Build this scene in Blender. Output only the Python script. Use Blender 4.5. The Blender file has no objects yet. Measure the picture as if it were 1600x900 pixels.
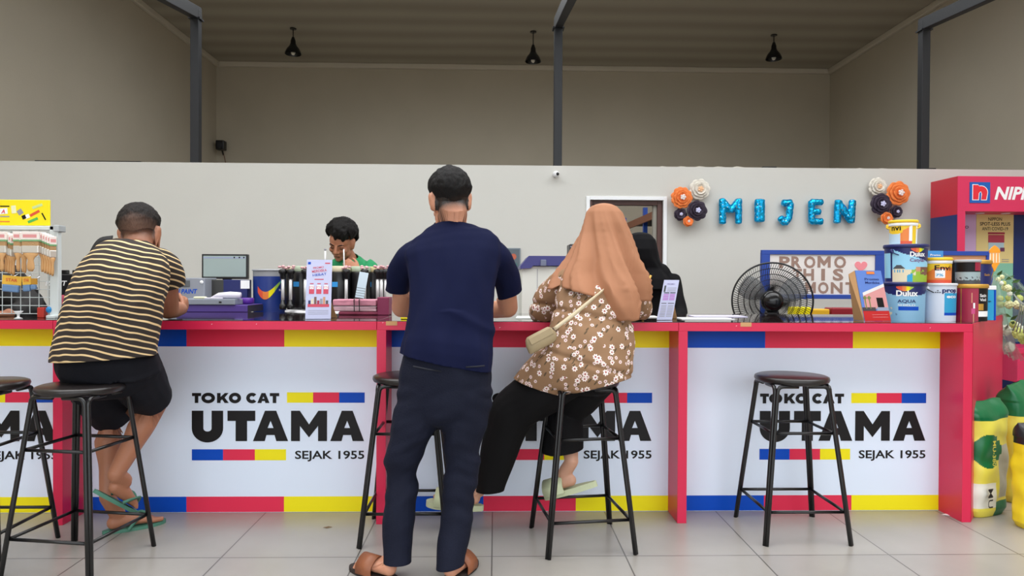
import bpy, bmesh, math, random
from math import pi, sin, cos, radians as R
from mathutils import Vector as V, Matrix, noise, geometry
random.seed(7)
S = bpy.context.scene
COL = S.collection

# ---------------------------------------------------------------- camera
SKY = 3.3
FPX = 1090.0
CAM = V((0, 0, 1.22))
cd = bpy.data.cameras.new('camera'); cam = bpy.data.objects.new('camera', cd); COL.objects.link(cam)
cd.sensor_width = 36.0; cd.lens = FPX / 1600 * 36.0; cd.clip_start = .02; cd.clip_end = 200
CROT = Matrix.Rotation(-math.atan(26 / FPX), 3, 'Z') @ Matrix.Rotation(pi / 2 - math.atan(10 / FPX), 3, 'X') @ Matrix.Rotation(.0049, 3, 'Z')
cam.matrix_world = Matrix.Translation(CAM) @ CROT.to_4x4()
S.camera = cam

# ---------------------------------------------------------------- light: overcast tropical daylight through the open shop front behind the camera
S.view_settings.view_transform = 'Standard'; S.view_settings.look = 'None'
S.view_settings.gamma = 1.0; S.view_settings.use_curve_mapping = False
S.view_settings.exposure = 0.52
w = bpy.data.worlds.new('sky'); S.world = w; w.use_nodes = True
nt = w.node_tree; bg = nt.nodes['Background']
tc = nt.nodes.new('ShaderNodeTexCoord'); sx = nt.nodes.new('ShaderNodeSeparateXYZ'); rp = nt.nodes.new('ShaderNodeValToRGB')
mr = nt.nodes.new('ShaderNodeMapRange'); mr.inputs[1].default_value = -1; mr.inputs[2].default_value = 1
nt.links.new(tc.outputs['Generated'], sx.inputs[0]); nt.links.new(sx.outputs[2], mr.inputs[0]); nt.links.new(mr.outputs[0], rp.inputs[0])
el = rp.color_ramp.elements
el[0].position = .49; el[0].color = (.16, .16, .15, 1); el[1].position = 1; el[1].color = (1, 1.0, 1.0, 1)
e = el.new(.515); e.color = (.26, .28, .30, 1)
e = el.new(.7); e.color = (.78, .81, .84, 1)
nt.links.new(rp.outputs[0], bg.inputs[0]); bg.inputs[1].default_value = SKY
S.cycles.max_bounces = 10; S.cycles.diffuse_bounces = 6
S.cycles.use_denoising = True

# ---------------------------------------------------------------- helpers
def P(px, py, Y):
    """the place at depth Y that the photograph shows at pixel px, py"""
    d = CROT @ V(((px - 800) / FPX, -(py - 450) / FPX, -1))
    return CAM + d * (Y / d.y)
def PX(px, Y): return P(px, 450, Y).x
def PZ(px, py, Y): return P(px, py, Y).z
def lin(c):
    return tuple(((x / 255 / 12.92) if x / 255 <= .04045 else ((x / 255 + .055) / 1.055) ** 2.4) for x in c)
MATS = {}
def mat(name, rgb, rough=.55, metal=0, var=0.0, vscale=8, bump=0, bscale=60, spec=.5, trans=0, coat=0, emit=0, alpha=1, stretch=None):
    if name in MATS: return MATS[name]
    m = bpy.data.materials.new(name); m.use_nodes = True; nt = m.node_tree; b = nt.nodes['Principled BSDF']
    c = lin(rgb)
    b.inputs['Base Color'].default_value = (*c, 1); b.inputs['Roughness'].default_value = rough
    b.inputs['Metallic'].default_value = metal; b.inputs['Specular IOR Level'].default_value = spec
    b.inputs['Transmission Weight'].default_value = trans; b.inputs['Coat Weight'].default_value = coat
    b.inputs['Alpha'].default_value = alpha
    if emit:
        b.inputs['Emission Color'].default_value = (*c, 1); b.inputs['Emission Strength'].default_value = emit
    if var or bump:
        tc = nt.nodes.new('ShaderNodeTexCoord'); src = tc.outputs['Object']
        if stretch:
            mp = nt.nodes.new('ShaderNodeMapping'); mp.inputs['Scale'].default_value = stretch
            nt.links.new(src, mp.inputs[0]); src = mp.outputs[0]
    if var:
        n = nt.nodes.new('ShaderNodeTexNoise'); n.inputs['Scale'].default_value = vscale; n.inputs['Detail'].default_value = 5
        nt.links.new(src, n.inputs['Vector'])
        mx = nt.nodes.new('ShaderNodeMix'); mx.data_type = 'RGBA'
        mx.inputs[6].default_value = (*[x * (1 - var) for x in c], 1); mx.inputs[7].default_value = (*[min(1, x * (1 + var)) for x in c], 1)
        nt.links.new(n.outputs[0], mx.inputs[0]); nt.links.new(mx.outputs[2], b.inputs['Base Color'])
    if bump:
        n = nt.nodes.new('ShaderNodeTexNoise'); n.inputs['Scale'].default_value = bscale; n.inputs['Detail'].default_value = 4
        nt.links.new(src, n.inputs['Vector'])
        bp = nt.nodes.new('ShaderNodeBump'); bp.inputs['Strength'].default_value = bump; bp.inputs['Distance'].default_value = .01
        nt.links.new(n.outputs[0], bp.inputs['Height']); nt.links.new(bp.outputs[0], b.inputs['Normal'])
    MATS[name] = m
    return m

class MB:
    """collects shapes, then links them as ONE mesh object"""
    def __init__(s): s.bm = bmesh.new(); s.mi = 0
    def face(s, vs):
        try:
            f = s.bm.faces.new(vs); f.material_index = s.mi; return f
        except ValueError: return None
    def quad(s, a, b, c, d): return s.face([s.bm.verts.new(p) for p in (a, b, c, d)])
    def box(s, x0, x1, y0, y1, z0, z1, bev=0, M=None):
        r = bmesh.ops.create_cube(s.bm, size=1)
        vs = r['verts']
        T = Matrix.Translation(((x0 + x1) / 2, (y0 + y1) / 2, (z0 + z1) / 2)) @ Matrix.Diagonal((x1 - x0, y1 - y0, z1 - z0, 1))
        bmesh.ops.transform(s.bm, matrix=(M @ T) if M else T, verts=vs)
        fs = {f for v in vs for f in v.link_faces}
        for f in fs: f.material_index = s.mi
        if bev:
            es = list({e for v in vs for e in v.link_edges})
            bmesh.ops.bevel(s.bm, geom=es, offset=bev, segments=2, affect='EDGES', profile=.5, material=-1)
        return s
    def tube(s, pts, r, seg=10, closed=False, cap=True, flat=None):
        pts = [V(p) for p in pts]; n = len(pts)
        rs = r if isinstance(r, (list, tuple)) else [r] * n
        rings = []; up = None
        for i, p in enumerate(pts):
            a = pts[(i - 1) % n] if (closed or i > 0) else p
            b = pts[(i + 1) % n] if (closed or i < n - 1) else p
            t = (b - a).normalized()
            if up is None:
                up = V((0, 0, 1)) if abs(t.z) < .9 else V((0, 1, 0))
            side = t.cross(up).normalized(); up2 = side.cross(t).normalized(); up = up2
            f = flat or 1
            rings.append([s.bm.verts.new(p + side * (cos(2 * pi * k / seg) * rs[i]) + up2 * (sin(2 * pi * k / seg) * rs[i] * f)) for k in range(seg)])
        m = n if closed else n - 1
        for i in range(m):
            A, B = rings[i], rings[(i + 1) % n]
            for k in range(seg): s.face([A[k], A[(k + 1) % seg], B[(k + 1) % seg], B[k]])
        if cap and not closed:
            s.face(list(reversed(rings[0]))); s.face(rings[-1])
        return s
    def lathe(s, prof, c=(0, 0, 0), seg=32, M=None, cap=True):
        """prof: (radius, z) from bottom to top"""
        c = V(c); rings = []
        for r, z in prof:
            ring = []
            for k in range(seg):
                p = V((r * cos(2 * pi * k / seg), r * sin(2 * pi * k / seg), z))
                if M: p = M @ p
                ring.append(s.bm.verts.new(p + c))
            rings.append(ring)
        for A, B in zip(rings, rings[1:]):
            for k in range(seg): s.face([A[k], A[(k + 1) % seg], B[(k + 1) % seg], B[k]])
        if cap:
            s.face(list(reversed(rings[0]))); s.face(rings[-1])
        return s
    def ball(s, c, r, sub=3, M=None):
        q = bmesh.ops.create_icosphere(s.bm, subdivisions=sub, radius=1)
        if not isinstance(r, (tuple, list)): r = (r, r, r)
        T = Matrix.Translation(c) @ (M.to_4x4() if M else Matrix.Identity(4)) @ Matrix.Diagonal((*r, 1))
        bmesh.ops.transform(s.bm, matrix=T, verts=q['verts'])
        for f in {f for v in q['verts'] for f in v.link_faces}: f.material_index = s.mi
        return s
    def poly(s, loops, o, u, v, th=0.0):
        """2-D loops (outer, holes) filled in the plane o + x*u + y*v, thickness th towards u x v"""
        o, u, v = V(o), V(u), V(v); n = u.cross(v).normalized() * th
        flat = [p for l in loops for p in l]
        tris = geometry.tessellate_polygon([[V((x, y, 0)) for x, y in l] for l in loops])
        top = [s.bm.verts.new(o + u * x + v * y + n) for x, y in flat]
        for t in tris:
            a, b, c = (flat[i] for i in t)
            area = (b[0] - a[0]) * (c[1] - a[1]) - (c[0] - a[0]) * (b[1] - a[1])
            s.face([top[i] for i in (t if area > 0 else reversed(t))])
        if th:
            bot = [s.bm.verts.new(o + u * x + v * y) for x, y in flat]
            for t in tris:
                a, b, c = (flat[i] for i in t)
                area = (b[0] - a[0]) * (c[1] - a[1]) - (c[0] - a[0]) * (b[1] - a[1])
                s.face([bot[i] for i in (reversed(t) if area > 0 else t)])
            i0 = 0
            for l in loops:
                k = len(l)
                for i in range(k): s.face([top[i0 + i], bot[i0 + i], bot[i0 + (i + 1) % k], top[i0 + (i + 1) % k]])
                i0 += k
        return s
    def rect(s, x0, x1, y0, y1, o, u, v, th=0): return s.poly([[(x0, y0), (x1, y0), (x1, y1), (x0, y1)]], o, u, v, th)
    def text(s, txt, o, u, v, size=1, bold=0, fit=None, th=0, shear=0, wrap=None, align='LEFT'):
        """built-in font; size = cap height in metres, fit = forced width; wrap(point2d) -> 3-D point"""
        cu = bpy.data.curves.new('t', 'FONT'); cu.body = txt; cu.size = 1; cu.offset = bold; cu.resolution_u = 3; cu.shear = shear
        ob = bpy.data.objects.new('t', cu)
        me = bpy.data.meshes.new_from_object(ob)
        bpy.data.objects.remove(ob); bpy.data.curves.remove(cu)
        if not me.vertices: return s
        xs = [p.co.x for p in me.vertices]; k = size / .73
        x0, x1 = min(xs), max(xs); kx = (fit / (x1 - x0)) if fit else k
        off = {'LEFT': 0, 'CENTER': -.5, 'RIGHT': -1}[align] * (x1 - x0) * kx
        o, u, v = V(o), V(u), V(v); n = u.cross(v)
        vs = []
        for p in me.vertices:
            x, y = (p.co.x - x0) * kx + off, p.co.y * k
            q = wrap(x, y) if wrap else o + u * x + v * y + n * th
            vs.append(s.bm.verts.new(q))
        for f in me.polygons: s.face([vs[i] for i in f.vertices])
        bpy.data.meshes.remove(me)
        return s
    def build(s, name, m, parent=None, smooth=False, bevel=0):
        me = bpy.data.meshes.new(name)
        bmesh.ops.recalc_face_normals(s.bm, faces=s.bm.faces[:]) if smooth == 'fix' else None
        s.bm.to_mesh(me); s.bm.free()
        for x in (m if isinstance(m, (list, tuple)) else [m]): me.materials.append(x)
        o = bpy.data.objects.new(name, me); COL.objects.link(o)
        if smooth:
            for p in me.polygons: p.use_smooth = True
        if parent: adopt(o, parent)
        if bevel:
            b = o.modifiers.new('bevel', 'BEVEL'); b.width = bevel; b.segments = 2; b.limit_method = 'ANGLE'
        return o
def wmat(o):
    m = Matrix.LocRotScale(o.location, o.rotation_euler, o.scale)
    return (wmat(o.parent) @ o.matrix_parent_inverse @ m) if o.parent else m
def adopt(o, parent):
    o.parent = parent; o.matrix_parent_inverse = wmat(parent).inverted()
def tag(o, label=None, cat=None, group=None, kind=None):
    if label: o['label'] = label
    if cat: o['category'] = cat
    if group: o['group'] = group
    if kind: o['kind'] = kind
    return o
def thing(name, label, cat, loc=(0, 0, 0), group=None):
    o = bpy.data.objects.new(name, None); COL.objects.link(o); o.location = loc; o.empty_display_size = .1
    return tag(o, label, cat, group)
def dup(root, loc, rz=0, label=None):
    r = root.copy(); COL.objects.link(r); r.location = loc; r.rotation_euler = (0, 0, rz)
    if label: r['label'] = label
    def kids(a, b):
        for ch in list(a.children):
            c = ch.copy(); COL.objects.link(c); c.parent = b; c.matrix_parent_inverse = ch.matrix_parent_inverse.copy(); kids(ch, c)
    kids(root, r)
    return r
def struct(o): o['kind'] = 'structure'; return o
def circ(cx, cy, rx, ry=None, n=32, a0=0, a1=2 * pi):
    ry = ry or rx
    full = abs(a1 - a0 - 2 * pi) < 1e-6
    return [(cx + rx * cos(a0 + (a1 - a0) * i / (n if full else n - 1)), cy + ry * sin(a0 + (a1 - a0) * i / (n if full else n - 1))) for i in range(n)]

# palette of shared materials
red_lam = mat('red_laminate', (214, 32, 76), .35, bump=.04, bscale=200)
white_wall = mat('white_wall_paint', (207, 206, 200), .75, var=.03, vscale=2.5, bump=.05, bscale=90)
black_metal = mat('black_painted_metal', (14, 14, 16), .3, bump=.05)
steel_grey = mat('dark_steel', (26, 28, 33), .55, var=.1)
chrome = mat('chrome', (205, 205, 208), .2, 1)
white_pl = mat('white_plastic', (235, 235, 238), .4)
black_pl = mat('black_plastic', (18, 18, 20), .35)
banner_white = mat('banner_white', (226, 238, 255), .35, spec=.3)
p_blue = mat('print_blue', (8, 76, 190), .4, spec=.2); p_red = mat('print_red', (226, 52, 84), .4, spec=.2)
p_yel = mat('print_yellow', (244, 230, 28), .4, spec=.2); p_blk = mat('print_black', (20, 18, 20), .45, spec=.25)
p_white = mat('print_white', (244, 244, 246), .4); p_grey = mat('print_grey', (150, 150, 160), .45)
navy = mat('navy_plastic', (22, 32, 92), .35)
kraft = mat('kraft_card', (186, 142, 96), .8, var=.1)
# ================================================================ the room
XL, XR, YF, YB, ZC = -5.15, 6.27, -3.2, 13.0, 5.23
ROOF1, ROOF2, ROOF3, ROOF4 = 9.8, 4.9, 7.7, 0.4
# floor tiles: 0.595 m glazed grey-beige tiles, joints located from the photo
def tile_mat():
    m = bpy.data.materials.new('floor_tiles'); m.use_nodes = True; nt = m.node_tree; b = nt.nodes['Principled BSDF']
    tc = nt.nodes.new('ShaderNodeTexCoord'); mp = nt.nodes.new('ShaderNodeMapping')
    mp.inputs['Location'].default_value = (.01 + .595 * 40, -3.085 + .6 * 40, 0)
    nt.links.new(tc.outputs['Object'], mp.inputs[0])
    br = nt.nodes.new('ShaderNodeTexBrick'); br.offset = 0; br.squash = 1
    br.inputs['Scale'].default_value = 1; br.inputs['Mortar Size'].default_value = .0034; br.inputs['Mortar Smooth'].default_value = .2
    br.inputs['Brick Width'].default_value = .595; br.inputs['Row Height'].default_value = .6
    a = lin((152, 148, 143)); c = lin((158, 154, 148)); g = lin((92, 88, 84))
    br.inputs['Color1'].default_value = (*a, 1); br.inputs['Color2'].default_value = (*c, 1); br.inputs['Mortar'].default_value = (*g, 1)
    nt.links.new(mp.outputs[0], br.inputs['Vector'])
    n = nt.nodes.new('ShaderNodeTexNoise'); n.inputs['Scale'].default_value = 3; n.inputs['Detail'].default_value = 6
    nt.links.new(tc.outputs['Object'], n.inputs['Vector'])
    mx = nt.nodes.new('ShaderNodeMix'); mx.data_type = 'RGBA'; mx.blend_type = 'MULTIPLY'; mx.inputs[0].default_value = .35
    rp = nt.nodes.new('ShaderNodeValToRGB'); rp.color_ramp.elements[0].color = (.7, .69, .67, 1); rp.color_ramp.elements[1].color = (1, 1, 1, 1)
    rp.color_ramp.elements[0].position = .3; rp.color_ramp.elements[1].position = .6
    nt.links.new(n.outputs[0], rp.inputs[0]); nt.links.new(br.outputs['Color'], mx.inputs[6]); nt.links.new(rp.outputs[0], mx.inputs[7])
    nt.links.new(mx.outputs[2], b.inputs['Base Color']); b.inputs['Roughness'].default_value = .28
    return m
f = MB(); f.box(XL - .1, XR + .1, YF - 12, YB + .1, -.12, 0); struct(f.build('floor', tile_mat()))
taupe = mat('taupe_wall_paint', (182, 173, 155), .85, var=.07, vscale=1.4, bump=.12, bscale=45)
def ceil_mat():
    m = bpy.data.materials.new('ceiling_boards'); m.use_nodes = True; nt = m.node_tree; b = nt.nodes['Principled BSDF']
    tc = nt.nodes.new('ShaderNodeTexCoord'); wv = nt.nodes.new('ShaderNodeTexWave'); wv.bands_direction = 'Y'
    wv.inputs['Scale'].default_value = .55; wv.inputs['Distortion'].default_value = .6; wv.inputs['Detail'].default_value = 3
    nt.links.new(tc.outputs['Object'], wv.inputs['Vector'])
    rp = nt.nodes.new('ShaderNodeValToRGB'); rp.color_ramp.elements[0].color = (*lin((150, 142, 126)), 1); rp.color_ramp.elements[1].color = (*lin((166, 158, 142)), 1)
    nt.links.new(wv.outputs[0], rp.inputs[0]); nt.links.new(rp.outputs[0], b.inputs['Base Color']); b.inputs['Roughness'].default_value = .8
    return m
c = MB(); c.box(XL - .1, XR + .1, ROOF1, YB + .1, ZC, ZC + .1)     # unseen roof openings, added to light the counter and the upper hall
c.box(XL - .1, XR + .1, ROOF2, ROOF3, ZC, ZC + .1); c.box(XL - .1, -2.7, ROOF3, ROOF1, ZC, ZC + .1); c.box(3.8, XR + .1, ROOF3, ROOF1, ZC, ZC + .1); c.box(XL - .1, XR + .1, YF, ROOF4, ZC, ZC + .1); struct(c.build('ceiling', ceil_mat()))
a = MB(); a.box(XL - .1, XL, YF, YB, 0, ZC); struct(a.build('wall_left', taupe))
a = MB(); a.box(XR, XR + .1, YF, YB, 0, ZC); struct(a.build('wall_right', taupe))
a = MB(); a.box(XL - .1, XR + .1, YB, YB + .1, 0, ZC); struct(a.build('wall_back', taupe))
a = MB(); a.box(XL - .1, XR + .1, YF - .1, YF, 4.3, ZC); struct(a.build('wall_front', taupe))
cor = mat('cornice_paint', (196, 188, 172), .7)
def cornice(nm, bx):
    a = MB(); a.box(*bx, bev=.012); struct(a.build(nm, cor))
cornice('trim_1', (XL, XL + .07, YF, YB, ZC - .09, ZC)); cornice('trim_2', (XR - .07, XR, YF, YB, ZC - .09, ZC)); cornice('trim_3', (XL + .07, XR - .07, YB - .07, YB, ZC - .09, ZC))
# white partition wall with a doorway
YW, TW = 7.0, .12
D0, D1 = PX(920, YW), PX(1036, YW); DT = PZ(980, 312, YW)
ZW = 2.385
a = MB()
for bx in ((XL, D0, 0, ZW), (D1, XR, 0, ZW), (D0, D1, DT, ZW)):
    a.box(bx[0], bx[1], YW, YW + TW, bx[2], bx[3])
bmesh.ops.remove_doubles(a.bm, verts=a.bm.verts[:], dist=.0005)
struct(a.build('wall_middle', white_wall))
# door casing (white architrave + brown frame)
dr = bpy.data.objects.new('door_1', None); COL.objects.link(dr); dr.location = ((D0 + D1) / 2, YW, 0); struct(dr)
wt = mat('white_gloss_trim', (240, 242, 244), .35)
a = MB(); t = .032
a.box(D0 - t, D0 + .005, YW - .018, YW + .02, 0, DT + t); a.box(D1 - .005, D1 + t, YW - .018, YW + .02, 0, DT + t); a.box(D0 + .005, D1 - .005, YW - .018, YW + .02, DT - .005, DT + t)
a.build('architrave', wt, dr, bevel=.003)
br_wood = mat('brown_door_frame', (84, 54, 48), .45, var=.2, vscale=6, stretch=(1, 1, .15))
a = MB()
a.box(D0 + .005, D0 + .03, YW + .0, YW + TW, 0, DT - .005); a.box(D1 - .055, D1 - .005, YW + .03, YW + TW, 0, DT - .005); a.box(D0 + .03, D1 - .055, YW + .03, YW + TW, DT - .05, DT - .005)
a.build('door_frame', br_wood, dr, bevel=.003)
# pale stop strip of the frame
a = MB(); a.box(D1 - .09, D1 - .056, YW + .06, YW + TW, 0, DT - .05); a.build('door_stop', mat('grey_door_leaf', (150, 146, 136), .6), dr)
# steel posts standing on the line of the partition, each with its sloping rafter
def post_rafter(px, ytop, s, name, label):
    Y = 7.22; X = PX(px, Y); zt = PZ(px, ytop, Y)
    r = thing(name, label, 'post', (X, Y, 0))
    a = MB(); a.box(X - .042, X + .042, Y - .042, Y + .042, 0, zt, bev=.004)
    a.build('column', steel_grey, r)
    a = MB(); a.box(X - .06, X + .06, Y - .055, Y + .055, zt - .1, zt - .085); a.build('end_plate', steel_grey, r)
    L = 5.2; p0 = V((X, Y + .05, zt - .04)); d = V((0, -1, -s)).normalized()
    M = Matrix.Translation(p0 + d * L / 2 + V((0, 0, .02))) @ Matrix.Rotation(math.atan(s), 4, 'X')
    a = MB(); a.box(-.04, .04, -L / 2, L / 2, -.06, .06, bev=.004, M=M)
    a.build('rafter', steel_grey, r)
post_rafter(306, 16, .149, 'steel_post', 'dark steel post with sloping rafter rising behind the white wall on the left')
post_rafter(870, 31, .18, 'steel_post', 'dark steel post with sloping rafter above the small white camera')
post_rafter(1440, 34, .088, 'steel_post', 'dark steel post with sloping rafter rising above the red and blue display booth')
# pendant lamps
def pendant(px, py, label):
    Y = 11.2; c = P(px, py, Y)
    r = thing('pendant_lamp', label, 'lamp', c, 'black pendant lamps under the ceiling')
    a = MB(); a.tube([c + V((0, 0, .2)), V((c.x, c.y, ZC - .015))], .008, 6); a.build('cord', black_pl, r)
    a = MB(); a.lathe([(.05, 0), (.05, .012), (.03, .018)], (c.x, c.y, ZC - .02), 20); a.build('ceiling_rose', black_pl, r)
    a = MB(); pr = [(.128, -.075), (.122, -.05), (.1, 0), (.06, .05), (.042, .09), (.04, .13), (.02, .19), (.012, .2)]
    a.lathe(pr + [(p - .006 if p > .02 else p, z - .006) for p, z in reversed(pr)], c, 32, cap=False); a.build('lamp_shade', black_metal, r, smooth=True)
    a = MB(); a.ball(c + V((0, 0, -.05)), (.035, .035, .045), 2); a.tube([c + V((0, 0, -.02)), c + V((0, 0, .08))], .016, 10); a.build('bulb', mat('lamp_bulb', (225, 220, 205), .3), r, smooth=True)
pendant(458, 77, 'black dome pendant lamp nearest the left wall')
pendant(833, 89, 'black dome pendant lamp hanging just left of the middle steel post')
pendant(1209, 85, 'black dome pendant lamp nearest the right wall')
# wall speaker high in the far left corner
c = P(346, 228, 12.85)
r = thing('wall_speaker', 'small black speaker bracketed high on the far back wall', 'speaker', c)
a = MB(); a.box(c.x - .075, c.x + .075, c.y - .09, c.y + .06, c.z - .08, c.z + .09, bev=.015); a.build('cabinet', black_pl, r)
a = MB(); a.lathe([(.05, 0), (.055, .006), (.03, .01)], (c.x, c.y - .092, c.z), 20, M=Matrix.Rotation(pi / 2, 3, 'X')); a.build('cone', steel_grey, r)
a = MB(); a.tube([(c.x, c.y + .03, c.z - .07), (c.x - .01, c.y + .12, c.z - .14)], .016, 8); a.build('bracket', black_pl, r)
a = MB(); a.tube([(c.x, c.y + .1, c.z - .12), (c.x + .03, 12.98, c.z - .3), (c.x + .05, 12.985, c.z - .75)], .007, 6); a.build('wire', mat('brown_wire', (120, 80, 60), .6), r)
# dome camera under the middle post
c = P(869, 272, 6.93)
r = thing('security_camera', 'small round white camera on the wall below the middle steel post', 'camera', c)
a = MB(); a.ball(c, .032, 3); a.build('body', white_pl, r, smooth=True)
a = MB(); a.ball(c + V((.012, -.024, -.002)), .017, 2); a.build('lens', black_pl, r, smooth=True)
a = MB(); a.lathe([(.03, 0), (.03, .02)], (c.x, c.y + .068, c.z + .005), 16, M=Matrix.Rotation(pi / 2, 3, 'X')); a.tube([c, c + V((0, .06, .005))], .012, 8); a.build('mount', white_pl, r)
# cables lying along the top of the white wall
def cable(pts, label, m, rad=.008):
    a = MB(); q = []
    for (x, y) in pts: q.append(P(x, y, 7.05))
    a.tube(q, rad, 6); tag(a.build('cable', m, smooth=True), label, 'cable', 'cables along the top of the white wall')
wc = mat('white_cable', (206, 200, 186), .5); bc = mat('black_cable', (40, 38, 38), .5)
def wavy(x0, x1, y, amp, n=16): return [(x0 + (x1 - x0) * i / n, y + .003 * (x0 + (x1 - x0) * i / n - 800) + amp * sin(i * 2.1) * random.uniform(.3, 1)) for i in range(n + 1)]
cable(wavy(572, 668, 259.5, 2.2), 'white cable lying on the wall top to the left of the standing man', wc)
cable(wavy(878, 1010, 262.5, .8), 'pale cable along the wall top above the doorway', wc, .006)
cable(wavy(1015, 1170, 261.2, 1.6), 'pale sagging cable along the wall top above the left paper flowers', wc)
cable(wavy(1215, 1400, 263.0, 1.2), 'pale cable along the wall top above the foil letters', wc)
def capbar(x0, x1, y, lab, h=.02):
    p, q = P(x0, y, 7.05), P(x1, y + .003 * (x1 - x0), 7.05)
    a = MB(); a.box(p.x, q.x, 7.02, 7.08, 2.386, 2.386 + h, bev=.004); tag(a.build('steel_bar', black_metal), lab, 'bar')
capbar(57, 222, 250.5, 'long flat dark steel bar lying on the left of the wall top', .012)
capbar(1190, 1212, 262, 'short black metal piece on the wall top under the right pendant lamp', .014)
capbar(1447, 1460, 263, 'short black metal bracket on the wall top beside the right steel post', .014)
# storage rack seen through the doorway
rk = thing('storage_rack', 'tall storage rack with blue uprights seen through the doorway', 'rack', (2.15, 8.9, 0))
blue_up = mat('blue_upright', (30, 74, 168), .4); orange_bm = mat('orange_brown_beam', (136, 84, 60), .5)
xa = 1.88
for yy in (7.55, 8.86, 10.3):
    zt = 2.17 if yy < 8 else 2.17
    a = MB(); a.box(xa, xa + .05, yy - .03, yy + .03, 0, 2.17); a.box(xa + .5, xa + .55, yy - .03, yy + .03, 0, 2.17); a.build('upright', blue_up, rk)
for zz in (.5, 1.2, 2.06):
    a = MB(); a.box(xa - .02, xa + .005, 7.5, 10.4, zz - .09, zz); a.box(xa + .55, xa + .57, 7.5, 10.4, zz - .09, zz); a.build('beam', orange_bm, rk)
    a = MB(); a.box(xa, xa + .55, 7.72, 10.2, zz - .02, zz); a.build('shelf_board', mat('dark_shelf_board', (60, 50, 46), .7), rk)
a = MB(); a.box(xa + .57, xa + .6, 7.5, 10.4, 0, 2.06); a.build('back_panel', mat('rack_back', (30, 30, 34), .8), rk)
rb = [(40, 40, 46), (150, 140, 60), (36, 60, 120), (70, 66, 64), (110, 60, 40), (30, 36, 52)]
for i in range(9):
    yy = 7.9 + .26 * i; cl = rb[i % 6]; zz = 1.2
    a = MB(); a.box(xa + .08, xa + .42, yy, yy + .2, zz + .001, zz + .2 + .06 * (i % 3), bev=.01)
    tag(a.build('carton', mat('carton_%d' % (i % 6), cl, .6)), 'stock carton on the rack shelf behind the doorway', 'box', 'cartons on the rack behind the doorway')
# ================================================================ the service counter
CT = 1.02            # height of the counter top
YC, YP = 3.50, 3.69  # its front edge, its recessed front panels
gloss_top = mat('dark_glass_top', (46, 36, 36), .06, coat=.5)
UX, VZ = V((1, 0, 0)), V((0, 0, 1))
# heavy geometric letters as outlines (unit: px of a 3.75x enlargement of the logo, y up)
def heavy(mb, ch, x0, x1, y0, y1, st, o, k, th):
    w_, h_ = x1 - x0, y1 - y0
    def poly(*loops): mb.poly([[(x * k, y * k) for x, y in l] for l in loops], o, UX, VZ, th)
    cx = (x0 + x1) / 2
    if ch == 'T':
        b = st * .9; poly([(x0, y1), (x0, y1 - b), (cx - st / 2, y1 - b), (cx - st / 2, y0), (cx + st / 2, y0), (cx + st / 2, y1 - b), (x1, y1 - b), (x1, y1)])
    elif ch == 'U':
        r = w_ / 2; ri = r - st
        yc = y0 + r * .92 - 8 * h_ / 180
        out = [(x0, y1)] + [(cx - r * cos(t), yc - r * .92 * sin(t)) for t in [i * pi / 20 for i in range(21)]] + [(x1, y1), (x1 - st, y1)] + [(cx + ri * cos(t), yc - ri * .8 * sin(t)) for t in [i * pi / 14 for i in range(15)]] + [(x0 + st, y1)]
        poly(out)
    elif ch == 'A':
        t = w_ * .16; f = w_ * .335
        poly([(x0, y0), (cx - t, y1), (cx + t, y1), (x1, y0), (x1 - f, y0), (x1 - f - w_ * .05, y0 + h_ * .2), (x0 + f + w_ * .05, y0 + h_ * .2), (x0 + f, y0)],
             [(cx - w_ * .085, y0 + h_ * .43), (cx + w_ * .085, y0 + h_ * .43), (cx, y0 + h_ * .67)])
    elif ch == 'M':
        m = st * .92
        poly([(x0, y0), (x0, y1), (x0 + st * .9, y1), (cx, y0 + h_ * .55), (x1 - st * .9, y1), (x1, y1), (x1, y0), (x1 - m, y0), (x1 - m, y0 + h_ * .5), (cx, y0 + h_ * .12), (x0 + m, y0 + h_ * .5), (x0 + m, y0)])
    elif ch == 'O':
        poly(circ(cx, (y0 + y1) / 2, w_ / 2, h_ / 2 * 1.06, 36), circ(cx, (y0 + y1) / 2, w_ / 2 - st, h_ / 2 * 1.06 - st * .95, 28))
    elif ch == 'C':
        cy = (y0 + y1) / 2; a0, a1 = R(42), R(318)
        poly(circ(cx, cy, w_ / 2, h_ / 2 * 1.06, 30, a0, a1) + circ(cx, cy, w_ / 2 - st, h_ / 2 * 1.06 - st * .95, 24, a1, a0))
    elif ch == 'K':
        poly([(x0, y0), (x0, y1), (x0 + st, y1), (x0 + st, y0 + h_ * .62), (x1 - st * 1.05, y1), (x1, y1), (x0 + w_ * .66, y0 + h_ * .54), (x1 + w_ * .02, y0), (x1 - st * 1.1, y0), (x0 + w_ * .44, y0 + h_ * .36), (x0 + st, y0 + h_ * .22), (x0 + st, y0)])
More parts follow.
